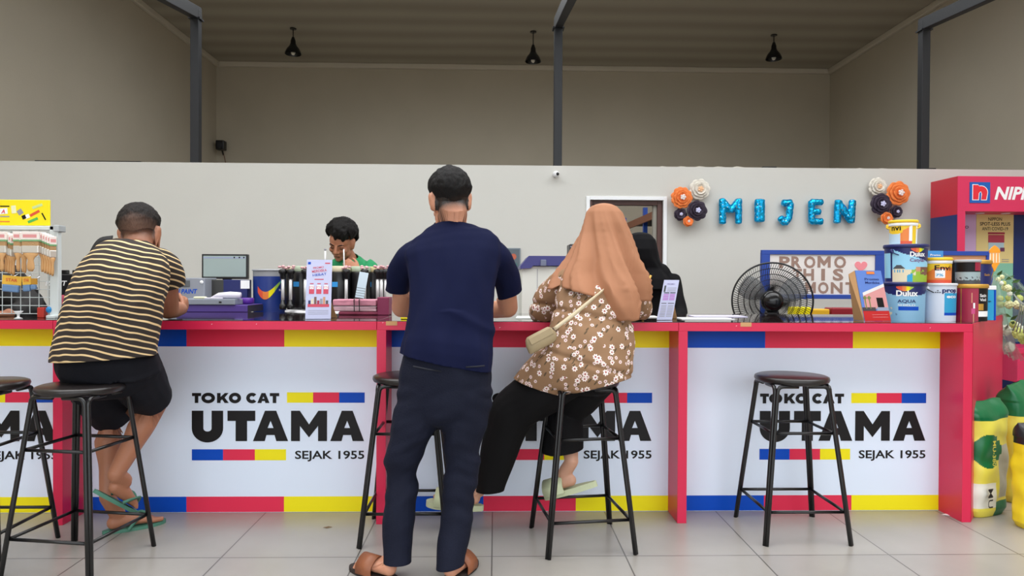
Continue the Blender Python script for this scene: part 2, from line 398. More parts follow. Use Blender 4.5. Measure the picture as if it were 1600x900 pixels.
def logo(fp, xr):
    """the shop's three-line logo on a front panel; xr = world x of its right end"""
    k = YP / FPX / 3.75; o = V((xr - 1090 * k, YP - .0012, 0)); z = lambda py: (580 + py / 3.75)
    zz = lambda py: CAM.z - ((580 + py / 3.75) - 441.2) / FPX * YP    # height of an enlargement row
    base = V((o.x, o.y, zz(415)))
    a = MB()
    for ch, x0, x1 in (('U', 93, 273), ('T', 298, 458), ('A', 445, 648), ('M', 665, 873), ('A', 892, 1088)): heavy(a, ch, x0, x1, 0, 177, 66 if ch != 'M' else 56, base, k, .0012)
    for ch, x0, x1 in (('T', 94, 146), ('O', 148, 226), ('K', 238, 304), ('O', 306, 376), ('C', 406, 472), ('A', 470, 540), ('T', 542, 596)): heavy(a, ch, x0, x1, 222, 280, 20, base, k, .0012)
    a.build('lettering', p_blk, fp)
    a = MB(); a.text('SEJAK 1955', V((o.x + 688 * k, YP - .0016, zz(518))), UX, VZ, (518 - 470) * k, .02, 402 * k); a.build('lettering', p_blk, fp)
    for x0, x1, y0, y1, m in ((641, 792, 191, 131, p_yel), (792, 943, 191, 131, p_red), (943, 1091, 191, 131, p_blue), (93, 273, 527, 463, p_blue), (273, 456, 527, 463, p_red), (456, 636, 527, 463, p_yel)):
        a = MB(); a.rect(x0 * k, x1 * k, zz(y0), zz(y1), V((o.x, YP - .0005, 0)), UX, VZ, .0008); a.build('colour_bar', m, fp)
def unit(x0, x1, label, logo_r, bands, right_side=False, ylast=4.42):
    r = thing('counter_unit', label, 'counter', ((x0 + x1) / 2, (YC + ylast) / 2, 0), 'red shop counter units')
    pw = .047
    a = MB(); a.box(x0, x0 + pw, YC, 4.38, 0, CT - .046, bev=.0015); a.build('side_panel', red_lam, r)
    if right_side:
        a = MB(); a.box(x1 - pw, x1, YC, 4.38, 0, CT - .046, bev=.0015); a.build('side_panel', red_lam, r)
    xe = x1 - pw if right_side else x1
    a = MB(); a.box(x0 + .001, x1 - .001, YC, ylast, CT - .046, CT - .004, bev=.0015); a.build('edge_board', red_lam, r)
    a = MB(); a.box(x0 + .001, x1 - .001, YC + .004, ylast, CT - .004, CT, bev=.001); a.build('glass_top', gloss_top, r)
    fp = MB(); fp.box(x0 + pw, xe, YP, YP + .018, 0, CT - .046); fp = fp.build('front_panel', banner_white, r)
    zb, zt = .083, .872
    xs = bands
    for i, m in enumerate((p_blue, p_red, p_yel)):
        p, q = max(xs[i], x0 + pw), min(xs[i + 1], xe)
        if q <= p: continue
        a = MB(); a.rect(p, q, .002, zb, V((0, YP - .0003, 0)), UX, VZ, .0006); a.build('colour_band', m, fp)
        a = MB(); a.rect(p, q, zt, CT - .048, V((0, YP - .0003, 0)), UX, VZ, .0006); a.build('colour_band', m, fp)
    logo(fp, logo_r)
    a = MB(); a.box(x0 + pw, xe, YP + .02, 4.36, .45, .468); a.build('inner_shelf', red_lam, r)
    return r
xA, xB, xC, xD, xE = -3.75, -2.187, -.592, .926, 2.437
uA = unit(xA, xB, 'red counter unit under the paint brush rack, cut off on the left', -2.28, (-3.75, -3.2, -2.70, -2.19))
uB = unit(xB, xC, 'red counter unit behind the seated man in the striped shirt', -.687, (-2.13, -1.615, -1.107, -.592))
uC = unit(xC, xD, 'red counter unit between the standing man and the seated woman', .836, (-.545, -.058, .433, .926))
uD = unit(xD, xE, 'red counter unit under the fan and the stacked paint buckets', 2.316, (.972, 1.442, 1.916, 2.39), True)
for u_, px in ((uC, 612), (uD, 1166)):
    x = PX(px, YC); a = MB(); a.box(x - .028, x + .028, YC - .0015, YC, CT - .022, CT - .001); a.build('tape_patch', mat('masking_tape', (206, 158, 110), .7), u_)
# small scratches on the edge board where the laminate has chipped white
for u_, pts in ((uB, (330, 400)), (uC, (597, 780)), (uD, (1150, 1453))):
    a = MB()
    for px in pts:
        x = PX(px, YC); h = random.uniform(.003, .006)
        a.poly([[(x, 0), (x + h, .001), (x + h * 1.7, .004), (x + h * .6, .003)]], V((0, YC - .0005, CT - .046 + random.uniform(.004, .036))), UX, VZ, .0004)
    a.build('chip_marks', p_white, u_)
# angled return wing at the right end
r = thing('counter_wing', 'dark red slanting counter wing closing the right end of the counter', 'counter', (2.8, 4.2, 0))
pl = [(2.439, 3.502), (3.372, 4.55), (3.0, 4.9), (2.439, 4.42)]
a = MB(); a.poly([[(2.445, 3.51), (3.366, 4.545), (3.34, 4.57), (2.445, 3.56)]], (0, 0, 0), UX, V((0, 1, 0)), CT - .046); a.build('front_panel', red_lam, r)
a = MB(); a.poly([[(3.33, 4.56), (3.36, 4.545), (3.0, 4.89), (2.97, 4.87)][::1]], (0, 0, 0), UX, V((0, 1, 0)), CT - .046); a.build('end_panel', red_lam, r)
a = MB(); a.poly([pl], (0, 0, CT - .046), UX, V((0, 1, 0)), .042); a.build('edge_board', red_lam, r)
a = MB(); a.poly([[(2.445, 3.515), (3.362, 4.545), (3.0, 4.885), (2.445, 4.41)]], (0, 0, CT - .004), UX, V((0, 1, 0)), .004); a.build('glass_top', gloss_top, r)
# back worktable behind the counter
r = thing('work_table', 'low grey work table behind the counter carrying monitor and colour machine', 'table', (-2.2, 4.85, 0))
a = MB(); a.box(-2.98, -.42, 4.5, 5.0, .955, .99, bev=.004); a.build('table_top', mat('grey_table_top', (120, 118, 116), .4), r)
for x in (-2.96, -1.6, -.5):
    for y in (4.53, 4.95):
        a = MB(); a.box(x, x + .04, y, y + .04, 0, .955); a.build('leg', steel_grey, r)

# ================================================================ bar stools
seat_m = mat('dark_stool_seat', (34, 30, 30), .3, var=.25, vscale=30, bump=.05)
st = thing('bar_stool', 'x', 'stool', (0, 0, 0), 'black metal bar stools along the counter')
SH = .768
a = MB(); a.lathe([(.05, SH - .034), (.158, SH - .034), (.17, SH - .028), (.175, SH - .016), (.172, SH - .005), (.16, SH), (0.001, SH + .001)], (0, 0, 0), 48); a.build('seat', seat_m, st, smooth=True)
def leg_at(z, sx, sy): t = 1 - z / (SH - .06); h = .122 + (.197 - .122) * t; return V((sx * h, sy * h, z))
for sx in (-1, 1):
    for sy in (-1, 1):
        a = MB(); zt = SH - .07
        for (ax, off) in (('x', V((0, sy * .009, 0))), ('y', V((sx * .009, 0, 0)))):
            pts = [leg_at(.0, sx, sy) + off - off * .2, leg_at(.3, sx, sy) + off, leg_at(zt, sx, sy) + off]
            inw = V((-sx, 0, 0)) if ax == 'x' else V((0, -sy, 0))
            e = pts[-1]
            pts += [e + V((0, 0, .016)) + inw * .003, e + V((0, 0, .027)) + inw * .012, e + V((0, 0, .031)) + inw * .026, e + V((0, 0, .031)) + inw * .1]
            a.tube(pts, .0095, 10)
        a.build('leg', black_metal, st, smooth=True)
for z in (.15, .51):
    C_ = [leg_at(z, sx, sy) for sx, sy in ((-1, -1), (1, -1), (1, 1), (-1, 1))]
    for i in range(4):
        a = MB(); a.tube([C_[i], C_[(i + 1) % 4]], .0075, 8); a.build('stretcher', black_metal, st, smooth=True)
stools = [((-1.79, 3.06, 0), R(-9), 'black bar stool that the man in the striped shirt sits on'),
          ((-2.262, 3.137, 0), 0, 'empty black bar stool cut off at the far left'),
          ((-.415, 3.385, 0), 0, 'black bar stool half hidden behind the standing man'),
          ((.41, 3.275, 0), R(7.5), 'black bar stool the woman in the brown headscarf sits on'),
          ((1.459, 3.395, 0), 0, 'empty black bar stool on the right below the fan')]
for i, (l, rz, lab) in enumerate(stools):
    if i == 0: st.location = l; st.rotation_euler = (0, 0, rz); st['label'] = lab
    else: dup(st, l, rz, lab)
# torn paper on the floor
p = P(1487, 807, 3.5); p = V((PX(1487, 3.62), 3.62, .002))
a = MB(); a.poly([[(-.05, -.01), (0, -.03), (.07, .0), (.05, .035), (.01, .02)]], p, UX, V((0, 1, 0)), .001)
a.poly([[(-.03, -.012), (.02, -.03), (.06, .03), (.03, .04)]], p + V((.01, 0, .004)), UX, V((0, .9, .3)), .001)
tag(a.build('paper_scrap', p_white), 'crumpled white paper scrap on the floor by the right counter post', 'paper')
p = V((PX(512, 3.45), 3.45, .003)); a = MB(); a.poly([[(-.02, 0), (.0, -.006), (.025, .004), (.004, .01)]], p, UX, V((0, 1, .2)), .001)
tag(a.build('dry_leaf', mat('dry_leaf', (110, 86, 60), .8)), 'tiny dry leaf on the floor tiles left of the standing man', 'leaf')
# ================================================================ people: every body is one continuous surface grown from jointed, tapering limbs
def spline(pts, rads, n=5):
    """Catmull-Rom through joints; radii (a, b) follow"""
    q = [V(p) for p in pts]; r = [x if isinstance(x, (tuple, list)) else (x, x) for x in rads]
    out, ro = [], []
    for i in range(len(q) - 1):
        p0, p1, p2, p3 = q[max(i - 1, 0)], q[i], q[i + 1], q[min(i + 2, len(q) - 1)]
        for k in range(n):
            t = k / n
            out.append(.5 * ((2 * p1) + (p2 - p0) * t + (2 * p0 - 5 * p1 + 4 * p2 - p3) * t * t + (3 * p1 - p0 - 3 * p2 + p3) * t ** 3))
            s_ = t * t * (3 - 2 * t)
            ro.append((r[i][0] + (r[i + 1][0] - r[i][0]) * s_, r[i][1] + (r[i + 1][1] - r[i][1]) * s_))
    out.append(q[-1]); ro.append(r[-1])
    return out, ro
def W(px, Y): return px * Y / FPX
class Flesh:
    def __init__(s): s.bm = bmesh.new()
    def limb(s, pts, rads, side=(1, 0, 0), seg=16, n=5, caps=(.8, .8)):
        pts, rads = spline(pts, rads, n)
        T = lambda i: (pts[min(i + 1, len(pts) - 1)] - pts[max(i - 1, 0)]).normalized()
        side = V(side)
        # rounded ends
        P_, R_, T_ = [], [], []
        def cap(i, sgn, c):
            t = T(i); L = min(rads[i]) * c; res = []
            for a in (.35, .7, .92, .995):
                res.append((pts[i] + t * (sgn * L * a), tuple(x * math.sqrt(max(0, 1 - a * a)) for x in rads[i]), t))
            return res
        seq = list(reversed(cap(0, -1, caps[0]))) + [(pts[i], rads[i], T(i)) for i in range(len(pts))] + cap(len(pts) - 1, 1, caps[1])
        rings = []
        for p, (a, b), t in seq:
            u = side - t * side.dot(t)
            if u.length < .05: u = V((0, 1, 0)) - t * t.y
            u.normalize(); v = t.cross(u)
            rings.append([s.bm.verts.new(p + u * (a * cos(2 * pi * k / seg)) + v * (b * sin(2 * pi * k / seg))) for k in range(seg)])
        for A, B in zip(rings, rings[1:]):
            for k in range(seg): s.bm.faces.new([A[k], A[(k + 1) % seg], B[(k + 1) % seg], B[k]])
        s.bm.faces.new(list(reversed(rings[0]))); s.bm.faces.new(rings[-1])
        return s
    def ball(s, c, r, M=None, sub=3):
        q = bmesh.ops.create_icosphere(s.bm, subdivisions=sub, radius=1)
        if not isinstance(r, (tuple, list)): r = (r, r, r)
        T = Matrix.Translation(c) @ (M.to_4x4() if M else Matrix.Identity(4)) @ Matrix.Diagonal((*r, 1))
        bmesh.ops.transform(s.bm, matrix=T, verts=q['verts'])
        return s
    def grow(s, vox=.006, smooth=4, factor=.5):
        """one closed surface round everything collected; returns a new mesh"""
        me = bpy.data.meshes.new('f'); s.bm.to_mesh(me); s.bm.free()
        o = bpy.data.objects.new('f', me); COL.objects.link(o)
        m = o.modifiers.new('r', 'REMESH'); m.mode = 'VOXEL'; m.voxel_size = vox
        m = o.modifiers.new('s', 'SMOOTH'); m.factor = factor; m.iterations = smooth
        dg = bpy.context.evaluated_depsgraph_get(); dg.update()
        r = bpy.data.meshes.new_from_object(o.evaluated_get(dg))
        bpy.data.objects.remove(o); bpy.data.meshes.remove(me)
        r.materials.clear()
        return r
def put(me, name, m, parent=None, smooth=True):
    me.name = name; o = bpy.data.objects.new(name, me); COL.objects.link(o)
    for x in (m if isinstance(m, (list, tuple)) else [m]): me.materials.append(x)
    if smooth: me.polygons.foreach_set('use_smooth', [True] * len(me.polygons))
    if parent: adopt(o, parent)
    return o
def cut(me, planes):
    """open hems: (point, outward normal, radius of influence) removes what lies beyond the plane near the point"""
    bm = bmesh.new(); bm.from_mesh(me)
    for p, n, rad in planes:
        p, n = V(p), V(n).normalized()
        fs = [f for f in bm.faces if (f.calc_center_median() - p).length < rad]
        g = fs + list({e for f in fs for e in f.edges}) + list({v for f in fs for v in f.verts})
        bmesh.ops.bisect_plane(bm, geom=g, plane_co=p, plane_no=n, clear_outer=False)
        dead = [f for f in bm.faces if (f.calc_center_median() - p).length < rad and (f.calc_center_median() - p).dot(n) > 1e-5]
        bmesh.ops.delete(bm, geom=dead, context='FACES')
    bm.to_mesh(me); bm.free(); return me
def folds(me, fn):
    """push the cloth along its normals by fn(co, normal)"""
    cos_ = [v.co.copy() for v in me.vertices]; nor = [v.normal.copy() for v in me.vertices]
    for v, c, n in zip(me.vertices, cos_, nor): v.co = c + n * fn(c, n)
    me.update(); return me
def tuck(body, *cloths):
    """keep the skin just inside the clothes"""
    from mathutils.bvhtree import BVHTree
    for me in cloths:
        t = BVHTree.FromPolygons([v.co for v in me.vertices], [tuple(p.vertices) for p in me.polygons])
        for v in body.vertices:
            loc, n, i, d = t.find_nearest(v.co, .05)
            if loc is None: continue
            k = (v.co - loc).dot(n)
            if (k > 0 and k > .85 * d) or (-.007 < k <= 0 and d < .009): v.co = loc - n * .007
    body.update()
def thick(o, t=.003):
    m = o.modifiers.new('cloth_thickness', 'SOLIDIFY'); m.thickness = t; m.offset = -1
    return o
def nz(c, sx, sy, sz, seed=0): return noise.noise(V((c.x * sx + seed, c.y * sy + seed * 1.7, c.z * sz)))
def skin_mat(name, rgb):
    m = mat(name, rgb, .5, var=.12, vscale=9, bump=.08, bscale=160)
    nt = m.node_tree; b = nt.nodes['Principled BSDF']; src = b.inputs['Base Color'].links[0].from_socket
    at = nt.nodes.new('ShaderNodeAttribute'); at.attribute_name = 'stubble'
    tc = nt.nodes.new('ShaderNodeTexCoord'); n = nt.nodes.new('ShaderNodeTexNoise'); n.inputs['Scale'].default_value = 240; nt.links.new(tc.outputs['Object'], n.inputs['Vector'])
    mm = nt.nodes.new('ShaderNodeMath'); mm.operation = 'MULTIPLY_ADD'; mm.inputs[1].default_value = .5; mm.inputs[2].default_value = -.25; nt.links.new(n.outputs[0], mm.inputs[0])
    ml = nt.nodes.new('ShaderNodeMath'); ml.operation = 'MULTIPLY_ADD'; ml.use_clamp = True; nt.links.new(at.outputs['Fac'], ml.inputs[0]); nt.links.new(mm.outputs[0], ml.inputs[1]); nt.links.new(at.outputs['Fac'], ml.inputs[2])
    mx = nt.nodes.new('ShaderNodeMix'); mx.data_type = 'RGBA'; nt.links.new(ml.outputs[0], mx.inputs[0]); nt.links.new(src, mx.inputs[6]); mx.inputs[7].default_value = (*lin((30, 26, 26)), 1); nt.links.new(mx.outputs[2], b.inputs['Base Color'])
    b.inputs['Subsurface Weight'].default_value = .12; b.inputs['Subsurface Radius'].default_value = (.012, .005, .003)
    return m
def rot(yaw=0, pitch=0, roll=0):
    """head frame: x right, y to the face, z up. yaw>0 turns left, pitch>0 nods down, roll>0 leans right"""
    return Matrix.Rotation(yaw, 3, 'Z') @ Matrix.Rotation(-pitch, 3, 'X') @ Matrix.Rotation(roll, 3, 'Y')
def head(F, c, M, k=1.0):
    c = V(c); w_ = lambda x, y, z: c + M @ V((x * k, y * k, z * k))
    def e(x, y, z, rx, ry, rz, N=None): F.ball(w_(x, y, z), (rx * k, ry * k, rz * k), M @ N if N else M)
    e(0, -.012, .032, .074, .094, .084); e(0, .022, -.02, .063, .07, .09); e(0, .042, -.078, .042, .045, .034)
    e(0, .03, .03, .066, .06, .06)
    for s in (-1, 1):
        e(s * .028, .083, .016, .024, .012, .009); e(s * .036, .068, -.025, .024, .022, .022)
        e(s * .043, .02, -.065, .022, .035, .026)
        e(s * .068, -.008, -.012, .016, .026, .04)
        N = Matrix.Rotation(s * -.35, 3, 'Z') @ Matrix.Rotation(-.15, 3, 'X')
        e(s * .077, -.012, -.008, .009, .019, .031, N); e(s * .082, -.02, .006, .006, .015, .02, N)
        e(s * .077, .0, -.034, .007, .009, .01)
    F.limb([w_(0, .088, .012), w_(0, .101, -.012), w_(0, .108, -.028)], [.009 * k, .011 * k, .013 * k], M @ V((1, 0, 0)))
    for s in (-1, 1): e(s * .013, .098, -.032, .009, .01, .008)
    e(0, .088, -.054, .023, .012, .006); e(0, .086, -.065, .02, .012, .007); e(0, .08, -.092, .018, .014, .014)
    return w_
def eyes(root, w_, M, k, shut=False):
    for s in (-1, 1):
        a = MB(); a.ball(w_(s * .031, .077, .0), .0125 * k, 3)
        o = a.build('eyelid' if shut else 'eye', MATS['skin_lid'] if shut else mat('eye_white', (225, 220, 212), .3), root, True)
        if not shut:
            a = MB(); a.ball(w_(s * .031, .0868, .0), (.0055 * k, .004 * k, .0055 * k), 2, M); a.build('iris', mat('iris', (40, 24, 16), .2), o, True)
        a = MB(); a.tube([w_(s * (.031 + .013 * cos(t)), .0885 - .004 * abs(cos(t)), -.003 - .005 * sin(t)) for t in [i * pi / 8 for i in range(9)]], .0016 * k, 6); a.build('eyelash', MATS['hair_black'], root, True)
        a = MB(); a.tube([w_(s * x, y, z) for x, y, z in ((.012, .096, .018), (.026, .0965, .025), (.04, .088, .026), (.05, .078, .019))], [.002 * k, .0038 * k, .0032 * k, .0015 * k], 8); a.build('eyebrow', MATS['hair_black'], root, True)
def hair(root, w_, M, k, line, m, fade=None, puff=.014, tuft=None, seed=1):
    """a cap of short hair; line(direction in the head frame) > 0 keeps; fade(direction) 0..1 goes into a colour attribute"""
    bm = bmesh.new(); bmesh.ops.create_icosphere(bm, subdivisions=6, radius=1)
    dead = [f for f in bm.faces if line(f.calc_center_median().normalized()) < 0]
    bmesh.ops.delete(bm, geom=dead, context='FACES')
    lay = bm.verts.layers.float_color.new('fade')
    for v in bm.verts:
        d = v.co.normalized()
        L = line(d); th = puff * min(1, max(.12, L * 2.2 + .1))
        q = noise.noise(d * 5 + V((seed, 0, 0))) * .25 + noise.noise(V((d.x * 30, d.y * 30, d.z * 6 + seed))) * .12
        r = th * (1 + q) + (tuft(d) if tuft else 0)
        f = fade(d) if fade else 0
        v[lay] = (f, f, f, 1)
        base = V((d.x * .0755, d.y * .096 - .012, d.z * .086 + .03))
        if d.z < 0: base = V((d.x * (.0755 - .004 * -d.z), d.y * .096 - .012, d.z * .1 + .03))
        v.co = w_(*(base + d * r))
    me = bpy.data.meshes.new('hair'); bm.to_mesh(me); bm.free()
    return put(me, 'hair', m, root)
def stubble(root, c, M, k, fn):
    """cropped hair on the skin: fn(head-frame point) -> 0..1"""
    me = root.data; at = me.attributes.new('stubble', 'FLOAT', 'POINT'); Mi = M.inverted(); c = V(c); out = []
    for v in me.vertices:
        d = v.co - c
        out.append(max(0, min(1, fn(Mi @ d / k))) if d.length < .2 else 0)
    at.data.foreach_set('value', out)
def hair_mat(name, dark, skin=None, grey=None):
    m = bpy.data.materials.new(name); m.use_nodes = True; nt = m.node_tree; b = nt.nodes['Principled BSDF']
    b.inputs['Roughness'].default_value = .65; b.inputs['Specular IOR Level'].default_value = .2
    tc = nt.nodes.new('ShaderNodeTexCoord'); mp = nt.nodes.new('ShaderNodeMapping'); mp.inputs['Scale'].default_value = (260, 260, 60)
    n = nt.nodes.new('ShaderNodeTexNoise'); n.inputs['Scale'].default_value = 1; n.inputs['Detail'].default_value = 3
    nt.links.new(tc.outputs['Object'], mp.inputs[0]); nt.links.new(mp.outputs[0], n.inputs['Vector'])
    bp = nt.nodes.new('ShaderNodeBump'); bp.inputs['Strength'].default_value = .6; bp.inputs['Distance'].default_value = .004
    nt.links.new(n.outputs[0], bp.inputs['Height']); nt.links.new(bp.outputs[0], b.inputs['Normal'])
    b.inputs['Base Color'].default_value = (*lin(dark), 1)
    if skin:
        at = nt.nodes.new('ShaderNodeAttribute'); at.attribute_name = 'fade'
        ad = nt.nodes.new('ShaderNodeMath'); ad.operation = 'MULTIPLY_ADD'; ad.inputs[1].default_value = .55; ad.inputs[2].default_value = -.27
        nt.links.new(n.outputs[0], ad.inputs[0])
        a2 = nt.nodes.new('ShaderNodeMath'); a2.operation = 'ADD'; a2.use_clamp = True
        nt.links.new(at.outputs['Fac'], a2.inputs[0]); nt.links.new(ad.outputs[0], a2.inputs[1])
        mx = nt.nodes.new('ShaderNodeMix'); mx.data_type = 'RGBA'; mx.inputs[6].default_value = (*lin(dark), 1); mx.inputs[7].default_value = (*lin(skin), 1)
        nt.links.new(a2.outputs[0], mx.inputs[0]); nt.links.new(mx.outputs[2], b.inputs['Base Color'])
    MATS[name] = m
    return m
def hand(F, w0, d, n, curl=.5, right=True, k=1.0, spread=.12):
    """wrist w0, direction d, palm normal n (the way the palm faces); four fingers and a thumb"""
    w0, d, n = V(w0), V(d).normalized(), V(n); n = (n - d * n.dot(d)).normalized()
    s = d.cross(n).normalized()            # across the palm
    if right: s = -s                       # s points to the little finger's side... thumb on -s
    F.limb([w0 - d * .02 * k, w0 + d * .02 * k, w0 + d * .055 * k, w0 + d * .088 * k], [(.024 * k, .018 * k), (.031 * k, .016 * k), (.039 * k, .015 * k), (.038 * k, .012 * k)], s)
    for i, (off, L, r) in enumerate(((-.029, .068, .0088), (-.0098, .077, .009), (.0098, .072, .0086), (.028, .056, .0076))):
        b = w0 + d * (.084 - .006 * abs(i - 1.2)) * k + s * off * k
        fd = (d + s * spread * (i - 1.5)).normalized(); ang = 0; pts = [b - d * .02 * k, b]; p = b
        for j, fr in enumerate((.45, .31, .24)):
            ang += curl * (.75 if j == 0 else .95)
            p = p + (fd * cos(ang) + n * sin(ang)) * L * fr * k; pts.append(p)
        F.limb(pts, [r * k, r * 1.06 * k, r * k, r * .92 * k, r * .78 * k], s, 10, 3)
    t0 = w0 + d * .022 * k - s * .024 * k
    td = (d * .75 - s * .62 + n * .35).normalized()
    F.limb([t0 - td * .012 * k, t0 + td * .026 * k, t0 + (td + d * .15 + n * .2).normalized() * .058 * k, t0 + (td + d * .5 + n * .35).normalized() * .08 * k], [.0135 * k, .0125 * k, .0105 * k, .0085 * k], s, 10, 3)
def foot(F, heel, toe, up=(0, 0, 1), ankle=None, right=True, k=1.0):
    """heel and toe points on the sole, skin foot with five toes"""
    heel, toe, up = V(heel), V(toe), V(up); d = (toe - heel).normalized(); L = (toe - heel).length
    s = d.cross(up).normalized(); up = s.cross(d).normalized(); m = 1 if right else -1
    F.limb([heel + d * .03 + up * .03, heel + d * L * .38 + up * .032, heel + d * L * .66 + up * .024, heel + d * L * .8 + up * .017], [(.03 * k, .03 * k), (.034 * k, .032 * k), (.043 * k, .023 * k), (.042 * k, .014 * k)], s)
    if ankle is not None:
        F.limb([V(ankle), heel + d * .052 + up * .07, heel + d * .05 + up * .04], [.034 * k, (.033 * k, .036 * k), (.03 * k, .034 * k)], s)
    for i in range(5):
        off = (-.03 + i * .0165) * m * -1 * k
        le = (1.0, .985, .95, .91, .86)[i]; r = (.0125, .0088, .0085, .008, .0075)[i] * k
        F.limb([heel + d * L * .74 + s * off * -1 + up * .014, heel + d * (L * le - r) + s * off * -1 + up * (r + .001)], [r * 1.1, r], s, 10, 3)
def sole_outline(L, wd, n=28):
    out = []
    for i in range(n):
        t = 2 * pi * i / n; x = -cos(t) * .5 + .5; w0 = (.68 + .42 * x - .16 * (x - .75) ** 2) * wd / 2
        out.append((L * x, sin(t) * w0 * (1.0 if True else 0)))
    return [(x, y * 1.05) for x, y in out]
def sandal_sole(name, heel, toe, up, wd, th, m, parent):
    heel, toe, up = V(heel), V(toe), V(up); d = (toe - heel).normalized(); s = up.cross(d).normalized(); up = d.cross(s).normalized()
    a = MB(); L = (toe - heel).length
    a.poly([sole_outline(L + .025, wd)], heel - d * .012 - up * th, d, s, th)
    return a.build(name, m, parent, bevel=min(.011, th * .42))
def band(name, pts, wdir, wd, th, m, parent):
    """a flat strap through pts, wd wide along wdir"""
    a = MB(); pts, _ = spline(pts, [1] * len(pts), 5); wv = V(wdir).normalized(); n = len(pts); rows = []
    for i, p in enumerate(pts):
        t = (pts[min(i + 1, n - 1)] - pts[max(i - 1, 0)]).normalized(); nn = t.cross(wv).normalized(); w2 = nn.cross(t).normalized()
        rows.append([a.bm.verts.new(p + w2 * (x * wd / 2) + nn * (y * th / 2)) for x, y in ((-1, -1), (1, -1), (1, 1), (-1, 1))])
    for A, B in zip(rows, rows[1:]):
        for k in range(4): a.face([A[k], A[(k + 1) % 4], B[(k + 1) % 4], B[k]])
    a.face(rows[0][::-1]); a.face(rows[-1])
    return a.build(name, m, parent, 'fix')

skA = skin_mat('skin_tan', (198, 140, 112)); skB = skin_mat('skin_brown', (168, 112, 84)); skC = skin_mat('skin_light', (206, 156, 130)); skD = skin_mat('skin_olive', (176, 118, 90))
mat('skin_lid', (140, 92, 68), .5); hair_mat('hair_black', (16, 14, 14))

